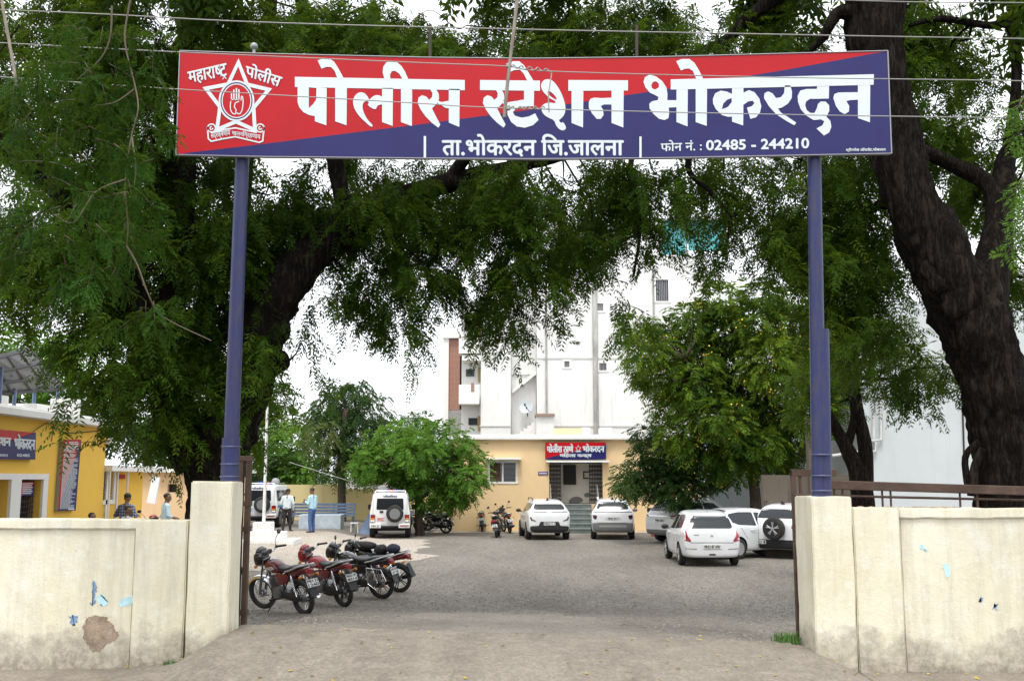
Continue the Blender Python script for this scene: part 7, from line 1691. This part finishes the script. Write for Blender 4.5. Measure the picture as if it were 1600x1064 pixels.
    mb = MB(); mb.b2((-.12, .33, 1.02), (.12, .42, 1.08)); stbuild(mb, 'instrument_cluster', M_black, False, bevel=.02)
    # tank, seat, panels, tail
    mb = MB(); mb.loft(loft_sec([(.37, .80, .03, .04), (.34, .81, .10, .09), (.24, .82, .145, .12), (.10, .81, .15, .115), (-.02, .78, .125, .09), (-.10, .75, .09, .05)], 18)); tk = mb.build('fuel_tank', m_tank, o, True, 60)
    mb = MB()
    for sx in (-1, 1): mb.prism([(.26, .80), (.05, .83), (-.04, .79), (.06, .76), (.24, .76)], sx * .140, sx * .153, 'X')
    mb.build('tank_decal', M_silver, tk, bevel=.004); mb = MB(); mb.lathe([(.045, .93), (.045, .945), (.02, .95)], 14, 'Z', (0, .16, -.005)); mb.build('fuel_cap', M_chrome, tk, True)
    mb = MB(); mb.loft(loft_sec([(-.02, .80, .07, .03), (-.06, .80, .105, .045), (-.20, .785, .125, .045), (-.36, .79, .135, .05), (-.46, .815, .13, .055), (-.62, .83, .12, .052), (-.74, .84, .095, .045), (-.79, .845, .05, .03)], 16)); mb.build('seat', M_seat, o, True, 60)
    mb = MB(); mb.loft(loft_sec([(-.40, .72, .10, .04), (-.50, .735, .115, .06), (-.68, .77, .105, .06), (-.82, .80, .085, .055), (-.88, .81, .06, .04)], 14)); mb.build('tail_cowl', m_panel, o, True, 60)
    mb = MB(); mb.loft(loft_sec([(-.84, .785, .075, .05), (-.90, .785, .08, .06) if tail_big else (-.89, .785, .07, .045), (-.915, .775, .05, .035)], 12)); mb.build('tail_light', M_tail, o, True)
    for sx in (-1, 1): mb = MB(); mb.tube([(sx * .05, -.82, .70), (sx * .16, -.83, .70)], .008, 5); mb.ell((sx * .18, -.84, .70), (.03, .035, .028), 10, 6); mb.build('indicator', M_amber, o, True)
    mb = MB(); mb.tube(crom([(-.14, -.34, .76), (-.155, -.52, .80), (-.14, -.74, .87), (-.08, -.90, .90), (.08, -.90, .90), (.14, -.74, .87), (.155, -.52, .80), (.14, -.34, .76)], 5), .016, 8); mb.build('grab_rail', M_silver, o, True)
    for sx in (-1, 1):
        mb = MB(); mb.prism([(.0, .70), (-.30, .72), (-.42, .68), (-.34, .54), (-.10, .52), (.02, .60)], sx * .09, sx * .125, 'X'); mb.build('side_panel', m_panel, o, True, 30, bevel=.012)
        mb = MB(); mb.tube([(sx * .115, -.60, .34), (sx * .115, -.47, .70)], .012, 6)
        for k in range(9): t = .25 + k * .075; c = Vector((sx * .115, -.60, .34)).lerp(Vector((sx * .115, -.47, .70)), t); mb.lathe([(.026, -.006), (.031, 0), (.026, .006)], 10, 'Z', c)
        mb.build('shock_absorber', M_chrome, o, True, 40)
    # frame, engine, exhaust
    mb = MB(); mb.tube([(0, .40, .92), (0, .32, .60), (0, .22, .30)], .02, 6); mb.tube([(0, .38, .88), (0, .0, .72), (0, -.40, .70), (0, -.80, .74)], .02, 6); mb.tube([(0, -.02, .72), (0, -.12, .30)], .02, 6)
    for sx in (-.09, .09): mb.tube([(sx, -.08, .32), (sx, -.62, .30)], .02, 6); mb.tube([(sx, -.12, .34), (sx * 1.1, -.46, .70)], .012, 6)
    mb.build('frame', M_black, o, True, 40)
    mb = MB(); mb.ell((0, .02, .36), (.14, .20, .12), 16, 10); mb.lathe([(.10, -.16), (.11, -.12), (.11, .12), (.10, .16)], 18, 'X', (0, -.03, .35)); eng = mb.build('engine', M_engine, o, True, 50)
    mb = MB(); rot = Matrix.Rotation(R(-35), 3, 'X')
    for k in range(7): mb.box(Vector((0, .12, .45)) + rot @ Vector((0, 0, .022 * k)), (.17, .15, .009), rot=rot)
    mb.box(Vector((0, .12, .45)) + rot @ Vector((0, 0, .07)), (.12, .10, .15), rot=rot); mb.box(Vector((0, .12, .45)) + rot @ Vector((0, 0, .18)), (.14, .12, .06), rot=rot); mb.build('cylinder', M_engine, eng)
    mb = MB(); mb.tube(crom([(.06, .27, .48), (.09, .34, .36), (.11, .22, .20), (.13, -.1, .20), (.14, -.34, .24)], 5), .018, 8); mb.tube([(.145, -.32, .24), (.15, -.40, .25), (.155, -.86, .33)], [.028, .046, .044], 12); mb.build('exhaust', M_chrome if not alloy else M_black, o, True, 40)
    mb = MB(); mb.prism([(-.70, .27), (-.72, .33), (-.62, .38), (.0, .42), (.04, .30), (-.55, .24)], -.115, -.085, 'X'); mb.build('chain_case', M_black, o, True, 30, bevel=.01)
    mb = MB(); mb.tube([(-.10, .06, .27), (-.27 if lean else -.12, .12, .02), (-.30 if lean else -.14, .14, .0)], .012, 6); mb.build('side_stand', M_black, o)
    for sx in (-1, 1): mb = MB(); mb.tube([(sx * .1, -.06, .27), (sx * .30, -.04, .28)], .016, 6); mb.build('footrest', M_black, o)
    # rear mudguard, flap and plate
    fender(o, 'rear_mudguard', (0, -.62, .30), .345, 62, 150, .13, M_black)
    mb = MB(); mb.loft([[(-.075, -.86, .64), (.075, -.86, .64), (.075, -.85, .64), (-.075, -.85, .64)], [(-.085, -1.0, .36), (.085, -1.0, .36), (.085, -.99, .36), (-.085, -.99, .36)]]); mb.build('mud_flap', M_black, o)
    if txt: plate(o, None, (0, -.945, .585), .24, .14, Matrix.Rotation(R(-24), 3, 'X'), txt, .002)
    if guard:
        mb = MB(); g = [(-.19, -.40, .66), (-.20, -.75, .64), (-.20, -.86, .42), (-.20, -.62, .22), (-.19, -.42, .34), (-.19, -.40, .66)]
        mb.tube(g, .010, 5)
        for k in range(6): t = .12 + k * .15; mb.tube([Vector(g[0]).lerp(Vector(g[1]), t), Vector(g[4]).lerp(Vector(g[3]), t)], .006, 4)
        mb.build('saree_guard', M_chrome, o)
    else:
        mb = MB(); mb.tube(crom([(-.10, .34, .55), (-.26, .36, .58), (-.30, .36, .48), (-.26, .34, .34), (-.10, .28, .30)], 4), .012, 6); mb.tube(crom([(.10, .34, .55), (.26, .36, .58), (.30, .36, .48), (.26, .34, .34), (.10, .28, .30)], 4), .012, 6); mb.build('crash_bar', M_chrome, o, True)
    return o
def mY(py): return ground_Y(600, py)
b1 = motorcycle('maroon and black motorcycle with wire wheels standing closest to the left gate pillar', 476, 958, ground_Y(476, 958), -47, M_maroon, M_maroon, ['MH 21', '1240'], cowl=M_blackp, mirror=(0, 1))
b2 = motorcycle('red motorcycle with a plate ending 8014, second from the gate pillar', 538, 948, ground_Y(538, 948), -45, M_redp, M_maroon, ['MH21 W', '8014'], True, M_black, cowl=M_redp, mirror=(0, 0))
b3 = motorcycle('black motorcycle with saree guard and long grey seat, third in the row of four', 597, 935, ground_Y(597, 935), -66, M_blackp, M_blackp, ['MH20', '2718'], True, M_copper, guard=True, tail_big=True, mirror=(1, 0))
b4 = motorcycle('black motorcycle loaded with dark bags, farthest of the row of four', 624, 925, ground_Y(624, 925), -70, M_blackp, M_maroon, None, True, M_black, tail_big=True, mirror=(1, 0))
def lump(name, lab, c, r, m, seed, cat='bag', rot=None):
    mb = MB(); mb.ell((0, 0, 0), r, 20, 14)
    for i, v in enumerate(mb.v):
        v = Vector(v); f = 1 + .16 * MN.noise(v * 7 + Vector((seed, 0, 0))) + .08 * MN.noise(v * 18); mb.v[i] = tuple(v * f)
    o = mb.build(name, m, None, True, 180); o.location = c; o.rotation_euler = rot or (0, 0, 0); return tag(o, lab, cat)
M_cloth = mat('black_cloth', (.018, .018, .022), .8, var=.4, vscale=10, bump=.4, bscale=25)
def onbike(b, v): return b.matrix_basis @ Vector(v) if False else (Matrix.Translation(b.location) @ b.rotation_euler.to_matrix().to_4x4()) @ Vector(v)
lump('tank_bag', 'bulky black bag strapped over the tank of the farthest motorcycle in the front row', onbike(b4, (0, .16, 1.0)), (.19, .26, .10), M_cloth, 1, 'bag', (0, 0, R(70)))
lump('bag', 'crumpled black bag on the middle of the bag loaded motorcycle seat', onbike(b4, (0, -.22, .92)), (.15, .15, .11), M_cloth, 5)
lump('bag', 'round dark blue bundle on the rear seat of the bag loaded motorcycle', onbike(b4, (.0, -.52, .95)), (.16, .18, .10), mat('navy_cloth', (.02, .022, .05), .85, bump=.4, bscale=20), 9)
gC = 'motorcycles before the peach building'
motorcycle('black motorcycle with upright bars at the foot of the peach wall, nearest the round tree', 754, 831, ground_Y(754, 831), 1, M_blackp, M_blackp, ['MH21', '45'], alloy=True, rim=M_black, steer=-20, group=gC, lean=-6)
motorcycle('dark motorcycle with a red tail beside the dark striped SUV at the peach wall', 797, 833, ground_Y(797, 833), -14, M_blackp, M_blackp, ['MH21', '90'], alloy=True, rim=M_black, steer=10, group=gC, lean=-6)
gD = 'motorcycles in the shade of the round tree'
motorcycle('black motorcycle seen side on just right of the round tree trunk', 697, 833, ground_Y(697, 833), -72, M_blackp, M_blackp, ['MH21', '7'], alloy=True, rim=M_black, group=gD, lean=-6)
motorcycle('dark red motorcycle behind the side on black one under the round tree', 706, 829, ground_Y(706, 829), -66, M_maroon, M_blackp, None, alloy=True, rim=M_black, group=gD, lean=-6)
motorcycle('dim motorcycle peeking out left of the round tree trunk beside the jeep', 668, 829, ground_Y(668, 829) , -60, M_blackp, M_blackp, None, alloy=True, rim=M_black, group=gD, lean=-6)
c = P(238, 805, 28.5)
motorcycle('red tailed motorcycle parked past the yellow annex, seen over the left wall', 238, 806, 28.4, -8, M_redp, M_maroon, ['MH21', '3'], group='motorcycles by the yellow annex')
# scooter
def scooter(lab, rx, ry, Y, heading):
    p = P(rx, ry, Y); h = R(heading); x, y = p.x + .6 * math.sin(h), p.y + .6 * math.cos(h)
    o = empty('scooter', (x, y, G(x, y)), 0, lab, 'scooter'); o.rotation_euler = (0, R(-6), -h)
    m = M_blackp
    for c in ((0, -.60, .23), (0, .62, .23)): bike_wheel(o, c, True, M_black, None, .23, .10)
    mb = MB(); mb.loft(loft_sec([(.02, .56, .10, .10), (-.10, .55, .17, .17), (-.40, .58, .20, .19), (-.70, .66, .17, .15), (-.92, .72, .09, .08)], 18)); mb.build('rear_body', m, o, True, 60)
    mb = MB(); mb.loft(loft_sec([(.06, .76, .10, .03), (.0, .78, .14, .05), (-.25, .78, .155, .055), (-.60, .84, .14, .05), (-.78, .86, .09, .03)], 16)); mb.build('seat', M_seat, o, True, 60)
    mb = MB(); mb.loft(loft_sec([(.10, .28, .15, .03), (.42, .28, .17, .03)], 12)); mb.build('floorboard', M_black, o, True)
    mb = MB(); mb.loft([[(-.19, .44, .28), (.19, .44, .28), (.17, .52, .28), (-.17, .52, .28)], [(-.21, .50, .60), (.21, .50, .60), (.15, .60, .60), (-.15, .60, .60)], [(-.10, .42, .92), (.10, .42, .92), (.07, .50, .92), (-.07, .50, .92)]]); mb.build('leg_shield', m, o, True, 40, bevel=.015)
    mb = MB(); mb.loft(loft_sec([(.28, 1.0, .06, .04), (.34, 1.0, .16, .07), (.46, 1.0, .15, .08), (.54, .98, .08, .05)], 14)); mb.build('headlamp_cowl', m, o, True)
    for sx in (-1, 1):
        mb = MB(); mb.tube([(sx * .14, .36, 1.02), (sx * .34, .27, 1.03)], .02, 8); mb.build('grip', M_black, o, True)
        mb = MB(); mb.tube([(sx * .20, .36, 1.03), (sx * .30, .36, 1.22)], .006, 5); mb.ell((sx * .31, .35, 1.25), (.055, .018, .045), 12, 8); mb.build('mirror', m, o, True)
    mb = MB(); mb.b2((-.12, -.965, .66), (.12, -.90, .74)); mb.build('tail_light', M_tail, o, bevel=.02)
    mb = MB(); mb.tube(crom([(-.13, -.55, .86), (-.13, -.85, .92), (0, -.95, .93), (.13, -.85, .92), (.13, -.55, .86)], 4), .015, 6); mb.build('grab_rail', M_silver, o, True)
    mb = MB(); mb.loft([[(-.09, -.90, .60), (.09, -.90, .60), (.09, -.88, .60), (-.09, -.88, .60)], [(-.10, -1.0, .30), (.10, -1.0, .30), (.10, -.98, .30), (-.10, -.98, .30)]]); mb.build('mud_flap', M_black, o)
    plate(o, None, (0, -.965, .50), .22, .13, Matrix.Rotation(R(-16), 3, 'X'), ['MH21', '5'], .002)
    mb = MB(); mb.tube([(.15, -.1, .22), (.17, -.45, .25), (.17, -.85, .32)], [.03, .05, .05], 10); mb.build('exhaust', M_black, o, True)
    return o
scooter('black scooter with a red tail lamp between two motorcycles at the peach wall', 776, 840, ground_Y(776, 840), 4)

# ================================================================ PEOPLE
M_skin = mat('skin', (.20, .105, .062), .55, var=.12, vscale=9); M_hair = mat('hair', (.010, .009, .008), .6, bump=.5, bscale=60); M_shoe = mat('sandal', (.05, .035, .025), .6)
def plaid():
    k = Nodes('plaid_shirt'); tc = k.n('TexCoord'); s = k.sep(tc.outputs['Object'])
    f = lambda a, fr: k.math('LESS_THAN', k.math('FRACT', k.math('MULTIPLY', a, fr)), .32)
    c = k.mix(k.math('MULTIPLY', k.math('ADD', f(k.math('ADD', s[0], s[1]), 13), f(s[2], 13)), .5), (.03, .045, .14), (.32, .40, .55))
    k.l(c, k.b.inputs['Base Color']); k.b.inputs['Roughness'].default_value = .85; return k.m
def person(lab, px, Y, heading, shirt, trousers, H=1.72, arms=None, head_turn=0, head_tilt=0, lean=0, legs=((-.10, 0), (.10, .04)), sleeve='long', seat=False):
    c0 = P(px, 800, Y); z0 = G(c0.x, Y)
    s = H / 1.74; caps = []
    def cap(a, b, r0, r1, l): caps.append((Vector(a) * s, Vector(b) * s, r0 * s, r1 * s, l))
    tz = 0
    for sx, (fx, fy) in zip((-1, 1), legs):
        hip = (sx * .085, 0, .92); knee = (sx * .10 * .6 + fx * .45, .03 + fy * .5, .50); ank = (fx, fy - .03, .10)
        cap(hip, knee, .098, .072, 1); cap(knee, ank, .072, .056, 1); cap(ank, (fx, fy - .03, .06), .042, .04, 2); cap((fx, fy - .05, .035), (fx * 1.15, fy + .13, .03), .036, .034, 3)
    for sx in (-1, 1): cap((sx * .07, 0, .90), (sx * .07, 0, 1.0), .115, .11, 1); cap((sx * .065, 0, .96), (sx * .085, .0, 1.14), .112, .105, 0); cap((sx * .085, 0, 1.14), (sx * .10, 0, 1.36), .105, .095, 0); cap((sx * .06, -.01, 1.42), (sx * .185, 0, 1.395), .06, .062, 0)
    cap((0, -.01, 1.40), (0, .012, 1.52), .058, .052, 2)
    arms = arms or (((-.27, -.02, 1.12), (-.27, .08, .88)), ((.27, -.02, 1.12), (.27, .08, .88)))
    for sx, (el, wr) in zip((-1, 1), arms):
        sh = (sx * .195, 0, 1.39); cap(sh, el, .062, .050, 0)
        m = Vector(el).lerp(Vector(wr), .45)
        if sleeve == 'long': cap(el, wr, .050, .036, 0)
        elif sleeve == 'rolled': cap(el, m, .050, .044, 0); cap(m, wr, .038, .028, 2)
        else: cap(el, wr, .042, .028, 2)
        d = (Vector(wr) - Vector(el)).normalized(); w_ = Vector(wr); side = d.cross(Vector((0, 1, .3))).normalized()
        cap(w_, w_ + d * .08, .028, .036, 2)
        for k, (off, ln) in enumerate(((-.03, .06), (-.01, .075), (.01, .08), (.03, .07))): b = w_ + d * .085 + side * off; cap(b, b + d * ln * .6 + Vector((0, .012, 0)), .0125, .0115, 2); cap(b + d * ln * .6 + Vector((0, .012, 0)), b + d * ln + Vector((0, .03, -.004)), .0115, .010, 2)
        b = w_ + d * .03 + side * -.03 * sx; cap(b, b + d * .05 + side * -.03 * sx, .014, .011, 2)
    hd = Matrix.Rotation(R(-head_turn), 3, 'Z') @ Matrix.Rotation(R(-head_tilt), 3, 'X'); hc = Vector((0, .03, 1.615))
    def hp(x, y, z): return tuple(hc + hd @ Vector((x, y, z)))
    for a, b, r0, r1 in (((0, -.015, .03), (0, .02, .03), .088, .086), ((0, .03, -.05), (0, .045, -.085), .058, .040), ((0, .0, -.02), (0, .03, -.03), .074, .068), ((0, .095, .0), (0, .115, -.028), .012, .017), ((0, .085, .025), (0, .095, .0), .014, .012), ((-.03, .085, -.062), (.03, .085, -.062), .011, .011), ((-.082, 0, .01), (-.086, -.01, -.03), .014, .012), ((.082, 0, .01), (.086, -.01, -.03), .014, .012), ((-.035, .078, .03), (.035, .078, .03), .014, .014)): cap(hp(*a), hp(*b), r0, r1, 2)
    mb = MB()
    for a, b, r0, r1, l in caps:
        d = b - a
        q = d.to_track_quat('Z', 'Y').to_matrix() if d.length > 1e-6 else I3
        rings = []
        for t in np.linspace(-math.pi / 2 + .05, 0, 5): rings.append([a + q @ Vector((r0 * math.cos(t) * math.cos(u), r0 * math.cos(t) * math.sin(u), r0 * math.sin(t))) for u in np.linspace(0, 2 * math.pi, 12, endpoint=False)])
        for t in np.linspace(0, math.pi / 2 - .05, 5): rings.append([b + q @ Vector((r1 * math.cos(t) * math.cos(u), r1 * math.cos(t) * math.sin(u), r1 * math.sin(t))) for u in np.linspace(0, 2 * math.pi, 12, endpoint=False)])
        mb.loft(rings)
    o = mb.build('person', [shirt, trousers, M_skin, M_shoe], None)
    rm = o.modifiers.new('r', 'REMESH'); rm.mode = 'VOXEL'; rm.voxel_size = .0105; sm = o.modifiers.new('s', 'SMOOTH'); sm.factor = .5; sm.iterations = 3; bake(o)
    me = o.data; me.materials.clear()
    for m in (shirt, trousers, M_skin, M_shoe): me.materials.append(m)
    cen = np.zeros(len(me.polygons) * 3); me.polygons.foreach_get('center', cen); cen = cen.reshape(-1, 3); best = np.full(len(cen), 9.); lab_ = np.zeros(len(cen), int)
    for a, b, r0, r1, l in caps:
        a = np.array(a); d = np.array(b) - a; t = np.clip(((cen - a) @ d) / (d @ d + 1e-9), 0, 1); dist = np.abs(np.linalg.norm(cen - a - t[:, None] * d, axis=1) - (r0 + (r1 - r0) * t))
        k = dist < best - (.004 if l == 2 else 0); best[k] = dist[k]; lab_[k] = l
    if trousers is not None:
        k = (lab_ == 1) & (cen[:, 2] > .985 * s); lab_[k] = 0; k = (lab_ == 0) & (cen[:, 2] < .90 * s) & (np.abs(cen[:, 0]) < .19 * s); lab_[k] = 0
    me.polygons.foreach_set('material_index', lab_.astype(np.int32)); me.polygons.foreach_set('use_smooth', [True] * len(me.polygons))
    nv = len(me.vertices); co = np.zeros(nv * 3); no = np.zeros(nv * 3); me.vertices.foreach_get('co', co); me.vertices.foreach_get('normal', no); co = co.reshape(-1, 3); no = no.reshape(-1, 3)
    for i in np.nonzero((co[:, 2] < 1.4 * s) & (co[:, 2] > .12 * s) & (np.abs(co[:, 0]) < .3))[0]:      # cloth folds
        c = Vector(co[i]); co[i] += no[i] * (MN.noise(c * 9) * .006 + MN.noise(c * 22) * .003)
    me.vertices.foreach_set('co', co.ravel()); me.update()
    o.location = (c0.x, Y, z0); o.rotation_euler = (R(-lean), 0, R(-heading)); tag(o, lab, 'person')
    hb = MB(); hh = Matrix.Rotation(0, 3, 'Z'); hb.ell((0, 0, 0), (.098 * s, .108 * s, .095 * s), 20, 12)
    for i, v in enumerate(hb.v):
        v = Vector(v); f = 1 + .05 * MN.noise(v * 40)
        if v.y > .02 and v.z < .05 * s: f *= .80
        if v.z < -.02: f *= .93
        hb.v[i] = tuple((hc + hd @ (Vector((0, -.012, .046)) + v * f / s)) * s)
    hb.build('hair', M_hair, o, True, 180)
    return o
def cloth(n, c, v=.15): return mat(n, c, .85, var=v, vscale=7)
pb_ = person('man in pale cyan long sleeve shirt and blue jeans looking down at a phone', 488, 41.5, -62, cloth('cyan_shirt', (.42, .66, .76)), cloth('blue_jeans', (.06, .12, .30), .35), 1.76, (((-.25, .02, 1.13), (-.10, .26, 1.20)), ((.25, .02, 1.12), (.03, .27, 1.18))), -5, 24, 0, ((-.16, -.02), (.14, .06)), 'long')
mb = MB(); mb.box((0, 0, 0), (.075, .012, .15)); ph = mb.build('phone', M_blackp, None, bevel=.004); q = (Matrix.Translation(pb_.location) @ pb_.rotation_euler.to_matrix().to_4x4()) @ Vector((-.035, .37, 1.27)); ph.location = q; ph.rotation_euler = (R(-40), 0, R(62)); tag(ph, 'dark phone held by the man in the pale cyan shirt', 'phone')
person('man in white shirt and dark trousers standing with his back turned beside the left jeep', 448, 42.5, 12, cloth('white_shirt', (.62, .70, .74)), cloth('dark_trousers', (.025, .022, .022), .3), 1.72, (((-.27, -.03, 1.13), (-.13, .16, 1.04)), ((.28, -.03, 1.13), (.24, .08, .90))), 20, 10, 2, ((-.12, -.04), (.13, .12)), 'long')
person('man in navy plaid shirt seen from behind, arms bent, outside the annex', 197, 28.0, 20, plaid(), cloth('grey_trousers', (.08, .08, .09), .3), 1.78, (((-.33, -.02, 1.16), (-.22, .20, 1.20)), ((.33, -.02, 1.15), (.20, .20, 1.16))), -25, 14)
person('man whose dark haired head and pale collar just rise above the left wall', 199, 25.3, 40, cloth('pale_shirt', (.50, .56, .60)), cloth('grey_trousers', (.08, .08, .09), .3), 1.64, None, 60, 10)
person('man in light blue shirt standing sideways with hands together near the big trunk', 259, 29.0, 58, cloth('lightblue_shirt', (.50, .68, .78)), cloth('dark_trousers', (.025, .022, .022), .3), 1.74, (((-.25, .0, 1.13), (-.08, .24, 1.05)), ((.26, .0, 1.13), (.06, .25, 1.06))), 22, 6, 0, ((-.11, 0), (.11, .03)), 'rolled')
person('man of whom only the top of the dark hair shows over the left wall', 143, 25.0, 100, cloth('grey_shirt', (.30, .30, .32)), cloth('grey_trousers', (.08, .08, .09), .3), 1.50)

for o in [q for q in bpy.data.objects if q.type == 'MESH' and q.name.split('.')[0] in ('wire_tie', 'strap', 'channel', 'balcony', 'ledge', 'bumper', 'staircase', 'door_surround', 'window_surround', 'porch_post', 'handrail', 'post', 'cabin_wall', 'reflector', 'badge', 'rack_leg')]: explode(o)
bpy.data.scenes.remove(TMP)
